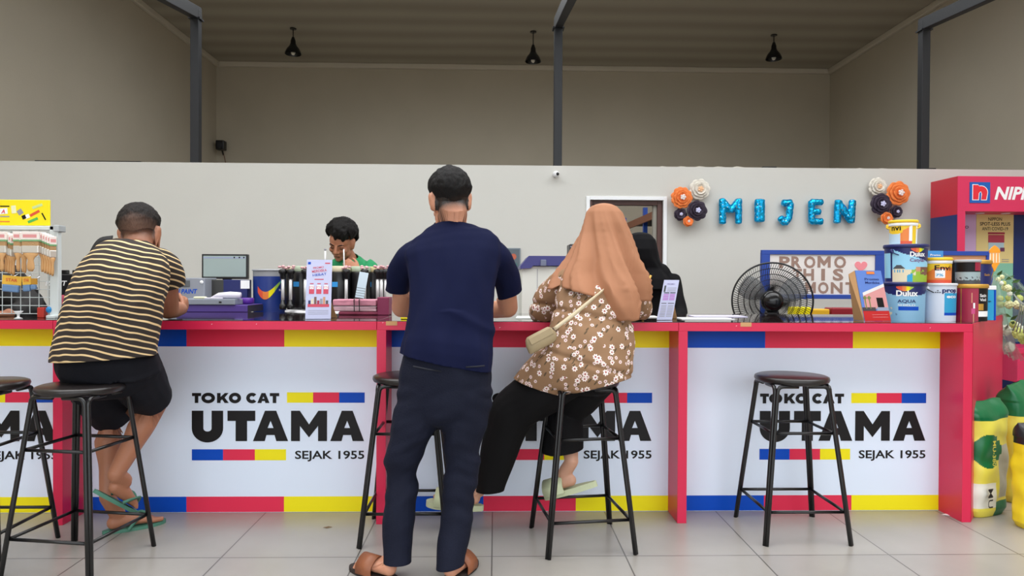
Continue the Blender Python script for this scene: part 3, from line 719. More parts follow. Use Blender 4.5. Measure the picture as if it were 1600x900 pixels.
# ---------------------------------------------------------------- the standing man in the navy T-shirt
def standing_man():
    hc = P(703, 313, 3.10); M = rot(R(14), R(20), R(-3))
    F = Flesh(); w_ = head(F, hc, M, 1.1)
    nb = P(704, 352, 3.06)
    F.limb([w_(0, -.018, -.03), w_(0, -.03, -.075), nb, nb + V((0, .0, -.07))], [(.062, .062), (.062, .06), (.068, .056), (.08, .04)])
    tor = [P(694, 596, 2.93), P(702, 540, 2.95), P(705, 470, 2.98), P(707, 412, 3.02), P(706, 385, 3.05), P(705, 366, 3.06)]
    F.limb(tor, [(.155, .1), (.145, .09), (.145, .095), (.155, .1), (.15, .085), (.08, .06)])
    el, er = P(627, 481, 3.32), P(794, 481, 3.32)
    sl, sr = P(648, 396, 3.07), P(768, 396, 3.07)
    hl, hr = P(666, 487, 3.62), P(750, 487, 3.62)
    F.limb([sl, sl.lerp(el, .5) + V((-.012, 0, .0)), el], [.055, .05, .046]); F.limb([el, el.lerp(hl, .35), hl], [.046, .043, .027])
    F.limb([sr, sr.lerp(er, .5) + V((.014, 0, .0)), er], [.055, .051, .047]); F.limb([er, er.lerp(hr, .35), hr], [.047, .044, .027])
    hand(F, hl, (.75, .6, -.02), (.1, .1, -1), .3, False); hand(F, hr, (-.75, .6, -.02), (-.1, .1, -1), .3, True)
    hipl, hipr = P(664, 612, 2.95), P(733, 612, 2.95)
    kl, kr = P(628, 745, 2.93), P(720, 748, 2.92)
    al, ar = P(619, 870, 2.87), P(703, 882, 2.85)
    F.limb([hipl, hipl.lerp(kl, .5), kl, kl.lerp(al, .35) + V((0, -.01, 0)), al], [.08, .065, .05, .046, .036])
    F.limb([hipr, hipr.lerp(kr, .5), kr, kr.lerp(ar, .35) + V((0, -.01, 0)), ar], [.08, .065, .05, .046, .036])
    # feet on the floor, toes turned outwards
    hL = V((al.x + .005, al.y - .04, .016)); dL = V((-.2, .135, 0)); tL = hL + dL
    hR = V((ar.x - .01, ar.y - .05, .016)); tR = hR + V((.1, .22, 0))
    foot(F, hL, tL, ankle=al, right=False); foot(F, hR, tR, ankle=ar, right=True)
    root = put(F.grow(.0055), 'person', skA)
    tag(root, 'person standing at the counter in a navy T-shirt, navy trousers and brown sandals', 'person')
    def line(d):
        if d.y > .25: return (d.z - .38 - .35 * (d.y - .25))
        if d.y > -.35: return d.z + .05 - .14 * max(0, d.y + .2)
        return d.z + .74 - .38 * abs(d.x)
    fade = lambda d: max(0, min(1, (-.52 - d.z + .2 * d.x) * 2.6)) if d.y < .2 else 0
    hair(root, w_, M, 1.1, line, hair_mat('hair_faded', (15, 14, 15), (60, 46, 40)), fade, .017, lambda d: .014 * max(0, 1 - ((d.x - .1) ** 2 + (d.y + .1) ** 2) * 14) if d.z > 0 else 0)
    stubble(root, hc, M, 1.1, lambda p: ((p.z + .088 + .5 * max(0, abs(p.x) - .045)) * 22 if p.y < -.012 and abs(p.x) < .068 else 0) * (1 if p.z > -.1 else 0))
    # T-shirt
    nv = mat('navy_cotton', (14, 20, 52), .85, spec=.15, var=.06, vscale=30, bump=.1, bscale=500)
    G = Flesh()
    Ys = lambda y: 2.92 + .17 * max(0, min(1, (560 - y) / 210))
    rows = [(692, 606, 77, .13), (699, 555, 73, .13), (703, 525, 68, .125), (706, 488, 66, .125), (707, 450, 67, .122), (708, 420, 72, .118), (708, 400, 77, .112), (707, 385, 76, .1), (705, 371, 64, .086), (704, 362, 46, .074), (703, 349, 25, .06)]
    G.limb([P(x, y, Ys(y)) for x, y, h, d in rows], [(W(h, Ys(y)), d) for x, y, h, d in rows], caps=(.2, .2), n=3)
    G.limb([P(676, 398, 3.07), P(645, 402, 3.10), P(626, 430, 3.19), P(620, 476, 3.3)], [.07, .07, .062, .056], caps=(.5, .2))
    G.limb([P(740, 396, 3.07), P(772, 400, 3.10), P(791, 430, 3.19), P(801, 478, 3.3)], [.07, .07, .063, .06], caps=(.5, .2))
    me = G.grow(.0075, 6)
    def fl(c, n):
        z = (c.z - .75)
        v = .024 * nz(c, 10, 10, 1.8, 3) * min(1, max(.15, (1.45 - c.z) * 2)) + .005 * nz(c, 22, 14, 5, 9)
        v += .014 * math.exp(-((c.z - 1.0 + .5 * (c.x - .02)) / .02) ** 2) * .5 if c.y < 3.0 and c.z < 1.1 else 0   # the fold above the hem
        return v
    folds(me, fl)
    el_d = (el - sl).normalized(); er_d = (er - sr).normalized()
    hemp = P(694, 571, 2.82)
    cut(me, [(hemp, V((-.2, 0, -1)), .34), (P(622, 455, 3.24), V((-.06, .25, -1)), .12), (P(799, 459, 3.25), V((.42, .3, -1)), .13), (P(704, 353, 3.09), V((0, .25, 1)), .12)])
    shirt = me; thick(put(me, 't_shirt', nv, root))
    cp = [P(704, 350, 3.085) + V((.068 * cos(t), .06 * sin(t), .012 * sin(t) * 1.0)) for t in [i * pi / 12 for i in range(24)]]
    a = MB(); a.tube(cp, .006, 8, closed=True); a.build('collar', nv, root, True)
    # trousers
    tm = mat('navy_trousers', (19, 23, 40), .8, spec=.2, var=.12, vscale=14, bump=.25, bscale=160)
    T = Flesh()
    T.limb([P(698, 560, 2.94), P(697, 590, 2.94), P(695, 632, 2.94)], [(.185, .125), (.197, .132), (.192, .125)])
    T.limb([hipl, P(648, 660, 2.94), P(634, 705, 2.93), kl, P(623, 800, 2.9), P(620, 872, 2.87), P(620, 892, 2.86)], [(.105, .125), (.1, .108), (.078, .088), (.066, .074), (.064, .068), (.062, .066), (.062, .066)], caps=(.8, .1))
    T.limb([hipr, P(724, 660, 2.94), P(721, 705, 2.93), kr, P(712, 815, 2.9), P(704, 882, 2.85), P(702, 900, 2.84)], [(.105, .125), (.098, .108), (.08, .088), (.068, .074), (.067, .07), (.058, .064), (.057, .063)], caps=(.8, .1))
    me = T.grow(.0075, 5)
    def ft(c, n):
        kn = math.exp(-((c.z - .46) / .2) ** 2)
        d_ = V((c.x + .25 * c.z, c.y, c.z + .5 * abs(c.x + .15)))
        return .016 * nz(d_, 5, 5, 22, 4) * kn + .010 * nz(c, 10, 10, 7, 2) + .016 * nz(d_, 6, 6, 22, 8) * math.exp(-((c.z - .72) / .06) ** 2)
    folds(me, ft)
    cut(me, [(P(620, 877, 2.87), V((0, -.05, -1)), .16), (P(703, 884, 2.85), V((.15, -.05, -1)), .16)])
    thick(put(me, 'trousers', tm, root)); tuck(root.data, shirt, me)
    for (x0, y0, x1, y1) in ((645, 573, 690, 581), (728, 574, 757, 572)):
        p0, p1 = P(x0, y0, 2.805), P(x1, y1, 2.805)
        a = MB(); a.tube([p0 + V((0, .01, 0)), p0.lerp(p1, .5), p1 + V((0, .01, 0))], .0035, 6); a.build('pocket_welt', mat('navy_seam', (18, 22, 36), .8), root, True)
    # leather sandals: sole, heel cup open, one broad strap over the instep
    lm = mat('brown_leather', (138, 82, 52), .5, var=.15, bump=.1); sm = mat('dark_sole', (44, 34, 30), .7)
    for h_, t_, wd in ((hL, tL, .1), (hR, tR, .1)):
        d = (t_ - h_).normalized(); s = V((-d.y, d.x, 0))
        so = sandal_sole('sandal_sole', h_, t_, V((0, 0, 1)), wd, .014, sm, root)
        mid = h_ + d * .135
        band('sandal_strap', [mid + s * .05 - V((0, 0, .004)), mid + s * .047 + V((0, 0, .035)), mid + V((0, 0, .066)), mid - s * .047 + V((0, 0, .035)), mid - s * .05 - V((0, 0, .004))], d, .085, .005, lm, root)
    return root
standing_man()
# ---------------------------------------------------------------- the seated man in the striped shirt
mat('black_trousers', (15, 14, 16), .8, spec=.2, bump=.1, bscale=200)
def striped_mat():
    m = bpy.data.materials.new('striped_jersey'); m.use_nodes = True; nt = m.node_tree; b = nt.nodes['Principled BSDF']
    at = nt.nodes.new('ShaderNodeAttribute'); at.attribute_name = 'stripe'
    md = nt.nodes.new('ShaderNodeMath'); md.operation = 'FRACT'; nt.links.new(at.outputs['Fac'], md.inputs[0])
    rp = nt.nodes.new('ShaderNodeValToRGB'); rp.color_ramp.interpolation = 'LINEAR'
    k, c = lin((44, 36, 32)), lin((226, 196, 146)); e = rp.color_ramp.elements
    e[0].position = 0; e[0].color = (*k, 1); e[1].position = 1; e[1].color = (*k, 1)
    for p, col in ((.68, k), (.74, c), (.95, c), (1.0, k)):
        q = e.new(p); q.color = (*col, 1)
    nt.links.new(md.outputs[0], rp.inputs[0]); nt.links.new(rp.outputs[0], b.inputs['Base Color']); b.inputs['Roughness'].default_value = .85
    return m
def striped_man():
    hc = P(219, 366, 3.32); M = rot(R(10), R(22), R(-6))
    F = Flesh(); w_ = head(F, hc, M, 1.06)
    nb = P(216, 392, 3.30)
    F.limb([w_(0, -.018, -.03), w_(0, -.03, -.075), nb, nb + V((0, -.05, -.06))], [(.062, .062), (.062, .06), (.075, .065), (.1, .07)])
    F.limb([P(168, 570, 3.18), P(172, 520, 3.16), P(184, 460, 3.18), P(196, 420, 3.24), P(206, 398, 3.28)], [(.17, .13), (.16, .12), (.155, .11), (.15, .1), (.12, .08)])
    sr, er, hr = P(256, 410, 3.30), P(263, 483, 3.56), P(284, 483, 3.78)
    F.limb([sr, sr.lerp(er, .5), er], [.058, .055, .05]); F.limb([er, er.lerp(hr, .35), hr], [.05, .047, .03])
    hand(F, hr, (-.1, .8, .25), (-1, 0, .1), .75, True, spread=.02)
    sl, el, hl = P(152, 410, 3.32), P(150, 480, 3.56), P(238, 482, 3.74)
    F.limb([sl, sl.lerp(el, .5), el], [.058, .055, .05]); F.limb([el, el.lerp(hl, .35), hl], [.05, .045, .03])
    hand(F, hl, (.8, .4, .1), (0, .2, -1), .5, False)
    hipr, kr, ar = P(205, 572, 3.2), P(247, 622, 3.47), P(180, 742, 3.22)
    hipl, kl, al = P(135, 572, 3.2), P(178, 636, 3.5), P(168, 778, 3.36)
    F.limb([hipr, hipr.lerp(kr, .5), kr], [.09, .08, .058], n=5); F.limb([kr, kr.lerp(ar, .33) + V((.005, -.025, 0)), kr.lerp(ar, .7), ar], [.056, .06, .045, .036])
    F.limb([hipl, hipl.lerp(kl, .5), kl], [.09, .08, .058], n=5); F.limb([kl, kl.lerp(al, .33) + V((.0, -.03, 0)), kl.lerp(al, .7), al], [.056, .06, .045, .036])
    # right foot: heel lifted, toes on the lower rung; left foot flat on the floor
    hR, tR = P(164, 764, 3.2), P(213, 797, 3.36)
    foot(F, hR, tR, (.35, .1, 1), ar, True)
    hL = V((PX(164, 3.38), 3.38, .016)); tL = hL + V((.20, .16, 0))
    foot(F, hL, tL, ankle=al, right=False)
    root = put(F.grow(.0055), 'person', skB)
    tag(root, 'person in a dark striped shirt and black shorts leaning on the counter from a stool', 'person')
    def line(d):
        if d.y > .3: return d.z - .35 - .4 * (d.y - .3)
        return d.z + .06 - .14 * max(0, d.y + .2) if d.y > -.3 else d.z + .6 - .3 * abs(d.x)
    fade = lambda d: max(0, min(1, (.34 - d.z + .35 * d.x * (1 if d.x < 0 else -.6)) * 1.5 - .1)) * (.75 if d.y < .4 else .2)
    hair(root, w_, M, 1.06, line, hair_mat('hair_cropped', (20, 18, 18), (128, 98, 84)), fade, .015, lambda d: .012 * max(0, d.z - .3), seed=4)
    stubble(root, hc, M, 1.06, lambda p: .62 * ((p.z + .08 + .4 * max(0, abs(p.x) - .05)) * 18) if p.y < -.01 and p.z > -.1 and abs(p.x) < .068 else (.5 if p.z > .04 and p.y < .05 and abs(p.x) < .072 else 0))
    sm_ = striped_mat()
    G = Flesh()
    rows = [(163, 590, 80, .17, 3.15), (166, 556, 77, .17, 3.14), (170, 520, 74, .16, 3.13), (178, 480, 71, .15, 3.13), (187, 450, 69, .145, 3.15), (196, 425, 66, .135, 3.19), (203, 405, 58, .12, 3.23), (209, 392, 46, .1, 3.26), (214, 380, 28, .07, 3.28)]
    side = V((1, 0, -.1))
    G.limb([P(x, y, Y) for x, y, h, d, Y in rows], [(W(h, Y), d) for x, y, h, d, Y in rows], side, caps=(.2, .2), n=3)
    G.limb([P(225, 412, 3.28), P(248, 413, 3.31), P(264, 430, 3.38), P(268, 460, 3.47)], [.075, .078, .068, .06], caps=(.5, .2))
    G.limb([P(180, 412, 3.3), P(160, 410, 3.34), P(150, 432, 3.42), P(149, 460, 3.5)], [.07, .068, .06, .055], caps=(.5, .2))
    me = G.grow(.0075, 5)
    axis = P(214, 380, 3.28) - P(163, 590, 3.15)
    def fl(c, n):
        v = .010 * nz(c, 8, 8, 4, 5) + .006 * nz(c, 18, 18, 14, 2)
        return v
    folds(me, fl)
    cut(me, [(P(165, 560, 3.1), V((.06, 0, -1)), .36), (P(268, 446, 3.44), V((.15, .35, -1)), .11), (P(149, 448, 3.46), V((0, .35, -1)), .11), (P(214, 384, 3.28), V((0, .2, 1)), .1)])
    at = me.attributes.new('stripe', 'FLOAT', 'POINT')
    sd = []
    for v in me.vertices:
        c = v.co
        wob = .010 * noise.noise(V((c.x * 7, c.y * 5, c.z * 9))) + .005 * noise.noise(V((c.x * 19, c.y * 10, c.z * 16)))
        z = c.z + .045 * (c.x + 1.72) + .25 * (c.y - 3.1) + .022 * min(1, ((c.x + 1.78) / .22) ** 2) + wob
        sd.append(z / .0272)
    at.data.foreach_set('value', sd)
    shirt = me; thick(put(me, 'striped_shirt', sm_, root))
    # dark band standing in for the shade on the left sleeve
    band('sleeve_shade_band', [P(176, 372, 3.21), P(158, 376, 3.2), P(146, 392, 3.2), P(139, 415, 3.2), P(134, 440, 3.2)], (.6, -.3, -.3), .035, .004, mat('sleeve_shade', (24, 23, 24), .8), root)
    # shorts
    T = Flesh()
    T.limb([P(170, 552, 3.16), P(170, 572, 3.19), P(172, 586, 3.2)], [(.21, .15), (.225, .165), (.215, .14)])
    T.limb([hipr + V((0, 0, .0)), hipr.lerp(kr, .35) + V((0, 0, -.03)), hipr.lerp(kr, .74) + V((-.01, 0, -.03))], [.115, .118, .104], caps=(.6, .1))
    T.limb([hipl, hipl.lerp(kl, .35) + V((0, 0, -.03)), hipl.lerp(kl, .95) + V((0, 0, -.03))], [.115, .12, .112], caps=(.6, .1))
    me = T.grow(.0075, 5)
    folds(me, lambda c, n: .009 * nz(c, 9, 9, 9, 6))
    for (h_, k_, f_) in ((hipr, kr, .86), (hipl, kl, .96)): pass
    thick(put(me, 'shorts', mat('black_shorts', (20, 21, 28), .8, spec=.2, bump=.15, bscale=200), root)); tuck(root.data, shirt, me)
    gm = mat('green_rubber', (74, 128, 108), .6)
    for h_, t_, u in ((hR, tR, V((.35, .1, 1))), (hL, tL, V((0, 0, 1)))):
        d = (t_ - h_).normalized(); u = (u - d * u.dot(d)).normalized(); s = u.cross(d)
        drop = V((-.035, 0, -.005)) if h_ is hR else V((0, 0, 0))
        sandal_sole('flip_flop_sole', h_ + drop, t_, u, .098, .015, gm, root)
        toe = h_ + d * .2 + u * .022
        for q in (-1, 1): band('thong_strap', [toe, h_ + d * .165 + s * q * .028 + u * .052, h_ + d * .12 + s * q * .05 + u * .03, h_ + d * .09 + s * q * .05 - u * .004], d * .5 + u, .014, .006, gm, root)
    return root
striped_man()

# ---------------------------------------------------------------- the woman in the brown headscarf
def floral_mat():
    m = bpy.data.materials.new('floral_cotton'); m.use_nodes = True; nt = m.node_tree; b = nt.nodes['Principled BSDF']; L = nt.links.new
    def math_(op, a=None, c=None, v=0, v2=0):
        n = nt.nodes.new('ShaderNodeMath'); n.operation = op
        n.inputs[0].default_value = v; n.inputs[1].default_value = v2
        if a: L(a, n.inputs[0])
        if c: L(c, n.inputs[1])
        return n.outputs[0]
    tc = nt.nodes.new('ShaderNodeTexCoord'); geo = nt.nodes.new('ShaderNodeNewGeometry')
    def vm(op, a, c=None, vec=None):
        n = nt.nodes.new('ShaderNodeVectorMath'); n.operation = op; L(a, n.inputs[0])
        if c: L(c, n.inputs[1])
        if vec: n.inputs[1].default_value = vec
        return n
    t1 = vm('NORMALIZE', vm('CROSS_PRODUCT', geo.outputs['Normal'], vec=(.05, .1, 1)).outputs[0]).outputs[0]
    t2 = vm('CROSS_PRODUCT', geo.outputs['Normal'], t1).outputs[0]
    def cells(scale, off):
        mp = nt.nodes.new('ShaderNodeMapping'); mp.inputs['Location'].default_value = (off, off * .7, off * 1.3); mp.inputs['Scale'].default_value = (scale, scale, scale); L(tc.outputs['Object'], mp.inputs[0])
        vo = nt.nodes.new('ShaderNodeTexVoronoi'); vo.inputs['Scale'].default_value = 1; L(mp.outputs[0], vo.inputs['Vector'])
        d = vm('SUBTRACT', mp.outputs[0], vo.outputs['Position']).outputs[0]
        x = vm('DOT_PRODUCT', d, t1).outputs['Value']; y = vm('DOT_PRODUCT', d, t2).outputs['Value']; h = math_('ABSOLUTE', vm('DOT_PRODUCT', d, geo.outputs['Normal']).outputs['Value'])
        sc_ = nt.nodes.new('ShaderNodeSeparateColor'); L(vo.outputs['Color'], sc_.inputs[0])
        return x, y, h, sc_
    def flowers(scale, R0, off, thr):
        x, y, h, sc_ = cells(scale, off)
        ang = math_('ARCTAN2', y, x); rr = math_('SQRT', math_('ADD', math_('MULTIPLY', x, x), math_('MULTIPLY', y, y)))
        ph = math_('MULTIPLY', sc_.outputs[0], None, 0, 6)
        pet = math_('ABSOLUTE', math_('COSINE', math_('ADD', math_('MULTIPLY', ang, None, 0, 3.5), ph)))
        lim = math_('MULTIPLY_ADD', pet, None, 0, .42 * R0); lim.node.inputs[2].default_value = .62 * R0
        keep = math_('MULTIPLY', math_('GREATER_THAN', sc_.outputs[1], None, 0, thr), math_('LESS_THAN', h, None, 0, .42))
        return math_('MULTIPLY', math_('LESS_THAN', rr, lim), keep), math_('MULTIPLY', math_('LESS_THAN', rr, None, 0, R0 * .34), keep), sc_.outputs[2]
    def mixc(f, a, c):
        n = nt.nodes.new('ShaderNodeMix'); n.data_type = 'RGBA'; L(f, n.inputs[0])
        if hasattr(a, 'links'): L(a, n.inputs[6])
        else: n.inputs[6].default_value = (*lin(a), 1)
        if hasattr(c, 'links'): L(c, n.inputs[7])
        else: n.inputs[7].default_value = (*lin(c), 1)
        return n.outputs[2]
    # dark small leaves
    x, y, h, sc_ = cells(21, 3.1)
    lx = math_('ADD', x, math_('MULTIPLY', y, None, 0, -.7)); ly = math_('ADD', y, math_('MULTIPLY', x, None, 0, .7))
    le = math_('ADD', math_('MULTIPLY', math_('MULTIPLY', lx, lx), None, 0, 9), math_('MULTIPLY', ly, ly))
    leaf = math_('MULTIPLY', math_('LESS_THAN', le, None, 0, .09), math_('LESS_THAN', h, None, 0, .4))
    c = mixc(leaf, (146, 112, 82), (92, 74, 52))
    f1, c1, r1 = flowers(24, .32, 0, .30); f2, c2, r2 = flowers(31, .27, 5.3, .5)
    c = mixc(f2, c, (236, 216, 214)); c = mixc(c2, c, (150, 84, 78))
    c = mixc(f1, c, (244, 230, 226)); c = mixc(c1, c, (160, 88, 84))
    L(c, b.inputs['Base Color']); b.inputs['Roughness'].default_value = .85
    return m
def hijab(root, rows, hem, m, name='headscarf', N=96, seed=0, folds_=.02, front=(0, 1), face=None):
    """rows: (cx px, y px, half width px, half depth m, Y); hem(c, s) -> y px where the cloth ends at angle (cos, sin)"""
    bm = bmesh.new(); ys = [r[1] for r in rows]
    def at(y):
        if y <= ys[0]: return rows[0][:1] + (y,) + rows[0][2:]
        for a, b in zip(rows, rows[1:]):
            if y <= b[1]:
                t = (y - a[1]) / (b[1] - a[1]); return tuple(a[i] + (b[i] - a[i]) * t for i in range(5))
        return rows[-1][:1] + (y,) + rows[-1][2:]
    K = 56; grid = []
    for j in range(K + 1):
        ring = []
        for i in range(N):
            th = 2 * pi * i / N; c, s = cos(th), sin(th)
            ye = hem(c, s); y = ys[0] + (ye - ys[0]) * (j / K) ** 1.25
            cx, _, hw, dp, Y = at(y)
            t = max(0, (y - ys[0] - 8) / 130)
            q = th * 1 - .8 * t
            rid = lambda z: 1 - 2.4 * abs(((z / (2 * pi)) % 1) - .5) ** .7     # soft ridges, narrow valleys
            fo = folds_ * min(1.0, t * 1.3) * (.8 * rid(6 * q + seed + .8 * noise.noise(V((q, t * 2, 4)))) + .45 * rid(11 * q - .7 * t + 1.3 + seed) + .5 * noise.noise(V((q * 2.2, t * 1.5, seed))) - .3)
            p = P(cx, y, Y)
            ring.append(bm.verts.new(p + V((c * (W(hw, Y) + fo), s * (dp + fo), 0))))
        grid.append(ring)
    for A, B in zip(grid, grid[1:]):
        for k in range(N):
            f = bm.faces.new([A[k], A[(k + 1) % N], B[(k + 1) % N], B[k]])
            if face and face(f.calc_center_median()): bm.faces.remove(f)
    bm.faces.new(list(reversed(grid[0])))
    bmesh.ops.recalc_face_normals(bm, faces=bm.faces[:])
    me = bpy.data.meshes.new(name); bm.to_mesh(me); bm.free()
    o = put(me, name, m, root); thick(o, .004); return o
def scarf_woman():
    hc = P(943, 366, 3.42); M = rot(R(38), R(18), R(4))
    F = Flesh(); w_ = head(F, hc, M, 1.0)
    nb = P(942, 408, 3.4)
    F.limb([w_(0, -.018, -.03), w_(0, -.03, -.075), nb, nb + V((0, -.03, -.08))], [.055, .052, .06, .08])
    F.limb([P(915, 572, 3.25), P(922, 520, 3.27), P(928, 470, 3.32), P(935, 435, 3.37), P(940, 415, 3.39)], [(.17, .14), (.14, .11), (.14, .105), (.14, .09), (.08, .06)])
    sl, el, hl = P(893, 442, 3.4), P(851, 487, 3.56), P(882, 484, 3.82)
    sr, er, hr = P(982, 446, 3.37), P(1000, 487, 3.55), P(962, 484, 3.82)
    F.limb([sl, sl.lerp(el, .5), el], [.05, .045, .042]); F.limb([el, el.lerp(hl, .4), hl], [.042, .038, .025])
    F.limb([sr, sr.lerp(er, .5), er], [.05, .045, .042]); F.limb([er, er.lerp(hr, .4), hr], [.042, .038, .025])
    hand(F, hl, (.6, .7, -.05), (.1, 0, -1), .3, False, .93); hand(F, hr, (-.6, .7, -.05), (-.1, 0, -1), .3, True, .93)
    hipl, kl, al = P(895, 580, 3.27), P(806, 640, 3.36), P(747, 768, 3.4)
    hipr, kr, ar = P(935, 582, 3.3), P(884, 640, 3.5), P(893, 722, 3.38)
    F.limb([hipl, hipl.lerp(kl, .5), kl], [.085, .075, .055]); F.limb([kl, kl.lerp(al, .35), al], [.055, .052, .033])
    F.limb([hipr, hipr.lerp(kr, .5), kr], [.085, .075, .055]); F.limb([kr, kr.lerp(ar, .35), ar], [.055, .05, .034])
    hL, tL = P(752, 789, 3.4), P(674, 782, 3.42)
    hR, tR = P(905, 757, 3.37), P(856, 771, 3.43)
    foot(F, hL, tL, (0, -.05, 1), al, False, .95); foot(F, hR, tR, (0.3, -.1, 1), ar, True, .95)
    root = put(F.grow(.0055), 'person', skC)
    tag(root, 'person seated on a stool in a brown headscarf, floral tunic and black trousers', 'person')
    # tunic
    G = Flesh()
    rows = [(912, 596, 78, .17, 3.25), (916, 570, 76, .18, 3.24), (922, 540, 70, .165, 3.25), (925, 510, 66, .15, 3.28), (928, 480, 63, .145, 3.31), (932, 455, 60, .13, 3.34), (937, 432, 50, .11, 3.37), (941, 415, 28, .07, 3.39)]
    G.limb([P(a_, b_, e_) for a_, b_, c_, d_, e_ in rows], [(W(c_, e_), d_) for a_, b_, c_, d_, e_ in rows], caps=(.3, .2), n=3)
    G.limb([P(908, 558, 3.25), P(876, 576, 3.26), P(846, 600, 3.3), P(822, 632, 3.33)], [(.15, .15), (.145, .14), (.13, .125), (.12, .115)], (0, 1, 0), caps=(.5, .1))
    G.limb([P(930, 575, 3.27), P(905, 592, 3.38), P(890, 612, 3.46)], [.13, .12, .115], (0, 1, 0), caps=(.5, .2))
    G.limb([sl + V((.05, 0, -.01)), sl, sl.lerp(el, .5) + V((-.02, 0, .01)), el + V((-.006, .0, 0)), el.lerp(hl, .7)], [.08, .082, .085, .072, .05], caps=(.5, .2))
    G.limb([sr + V((-.05, 0, -.01)), sr, sr.lerp(er, .5), er, er.lerp(hr, .7)], [.075, .075, .068, .058, .046], caps=(.5, .2))
    me = G.grow(.0075, 5)
    def ft(c, n):
        v = .008 * nz(c, 9, 9, 5, 1) + .005 * nz(c, 20, 16, 12, 3)
        s_ = c.z + .18 * (c.x - .4)
        v += -.012 * math.exp(-((s_ - (1.075)) / .012) ** 2) - .009 * math.exp(-((c.z + .3 * (c.x - .4) - .86) / .012) ** 2)
        return v
    folds(me, ft)
    h0 = P(842, 603, 3.28)
    cut(me, [(h0, V((-.27, .05, -1)), .24), (P(950, 599, 3.2), V((.26, -.1, -1)), .22)])
    tun = me; thick(put(me, 'tunic', floral_mat(), root))
    # wide black trousers
    T = Flesh()
    T.limb([P(918, 560, 3.27), P(915, 585, 3.28)], [(.16, .13), (.165, .13)])
    T.limb([hipl, hipl.lerp(kl, .5) + V((0, 0, .005)), kl, P(785, 690, 3.37), P(766, 765, 3.39), P(763, 785, 3.39)], [.11, .118, .112, .095, .066, .066], (1, 0, 0), caps=(.6, .1))
    T.limb([hipr, hipr.lerp(kr, .6), kr, P(882, 670, 3.44), P(880, 706, 3.4), P(880, 722, 3.4)], [.11, .11, .1, .095, .098, .1], (1, 0, 0), caps=(.6, .1))
    me = T.grow(.0075, 4)
    folds(me, lambda c, n: .008 * nz(c, 12, 12, 4, 7))
    cut(me, [(P(766, 766, 3.39), V((.05, 0, -1)), .13), (P(880, 704, 3.4), V((0.15, 0, -1)), .15)])
    thick(put(me, 'trousers', MATS['black_trousers'], root)); tuck(root.data, tun, me)
    # headscarf
    sc = mat('brown_chiffon', (164, 112, 80), .75, var=.05, vscale=6, bump=.05, bscale=300)
    rows = [(943, 318, 5, .02, 3.42), (943, 319.5, 12, .05, 3.42), (943, 323, 20, .08, 3.42), (944, 332, 29, .1, 3.42), (945, 350, 35, .115, 3.41), (946, 366, 41, .12, 3.4), (946, 384, 48, .125, 3.38), (945, 404, 55, .135, 3.36), (940, 428, 67, .155, 3.35), (938, 450, 73, .17, 3.33), (938, 478, 75, .175, 3.31), (940, 505, 74, .175, 3.3)]
    def hem(c, s):
        if s > 0: return 452
        for x, y0, y1, y2 in ((0, 0, 0, 0),): pass
        f = (c + 1) / 2
        if f < .52: return 446 + 22 * (f / .52)
        if f < .58: return 468 + 30 * ((f - .52) / .06)
        if f < .82: return 498 + 1.5 * sin(f * 60)
        if f < .87: return 498 - 24 * ((f - .82) / .05)
        return 474 - 4 * f
    hijab(root, rows, hem, sc, seed=2.2, folds_=.062)
    # pale slides
    gm = mat('pale_green_foam', (198, 206, 170), .6)
    for h_, t_, u, dr_ in ((hL, tL, V((0, -.05, 1)), V((0, 0, 0))), (hR, tR, V((.3, -.1, 1)), V((.07, 0, .016)))):
        d = (t_ - h_).normalized(); u = (u - d * u.dot(d)).normalized(); s = u.cross(d)
        sandal_sole('slide_sole', h_ + dr_, t_ + d * .012, u, .1, .026, gm, root)
        mid = h_.lerp(t_, .7)
        band('slide_strap', [mid + s * .052 - u * .012, mid + s * .05 + u * .03, mid + u * .062, mid - s * .05 + u * .03, mid - s * .052 - u * .012], d, .105, .012, gm, root)
    return root
scarf_woman()
# her shoulder bag
def shoulder_bag():
    c = P(845, 530, 3.17); M = Matrix.Translation(c) @ Matrix.Rotation(R(-27), 4, 'Y') @ Matrix.Rotation(R(8), 4, 'Z')
    r = thing('shoulder_bag', 'small beige shoulder bag hanging at the side of the floral tunic', 'bag', c)
    bg_ = mat('beige_leather', (166, 148, 114), .55, var=.06, bump=.1)
    a = MB()
    for i, (zz, hx, hy) in enumerate(((-.042, .088, .02), (-.03, .094, .03), (0, .09, .034), (.03, .08, .026), (.036, .07, .018))): pass
    prof = [(-.04, .072, .014), (-.032, .078, .026), (0, .076, .03), (.026, .066, .024), (.036, .054, .012)]
    rings = []
    for z, hx, hy in prof:
        rings.append([a.bm.verts.new(M @ V((hx * (abs(cos(t)) ** .5) * (1 if cos(t) > 0 else -1), hy * (abs(sin(t)) ** .7) * (1 if sin(t) > 0 else -1), z))) for t in [2 * pi * i / 24 for i in range(24)]])
    for A, B in zip(rings, rings[1:]):
        for k in range(24): a.face([A[k], A[(k + 1) % 24], B[(k + 1) % 24], B[k]])
    a.face(rings[0][::-1]); a.face(rings[-1]); a.build('bag_body', bg_, r, True)
    a = MB(); a.box(-.056, .06, -.033, -.026, -.002, .03, bev=.003, M=M); a.build('flap', bg_, r)
    a = MB(); a.box(.05, .084, -.012, .012, -.004, .022, bev=.003, M=M); a.build('strap_loop', mat('brown_buckle', (98, 76, 56), .5), r)
    band('strap', [P(866, 514, 3.15), P(898, 490, 3.125), P(925, 468, 3.14), P(945, 452, 3.19), P(965, 436, 3.24)], (.4, 0, .8), .017, .003, mat('cream_strap', (224, 208, 176), .6), r)
shoulder_bag()

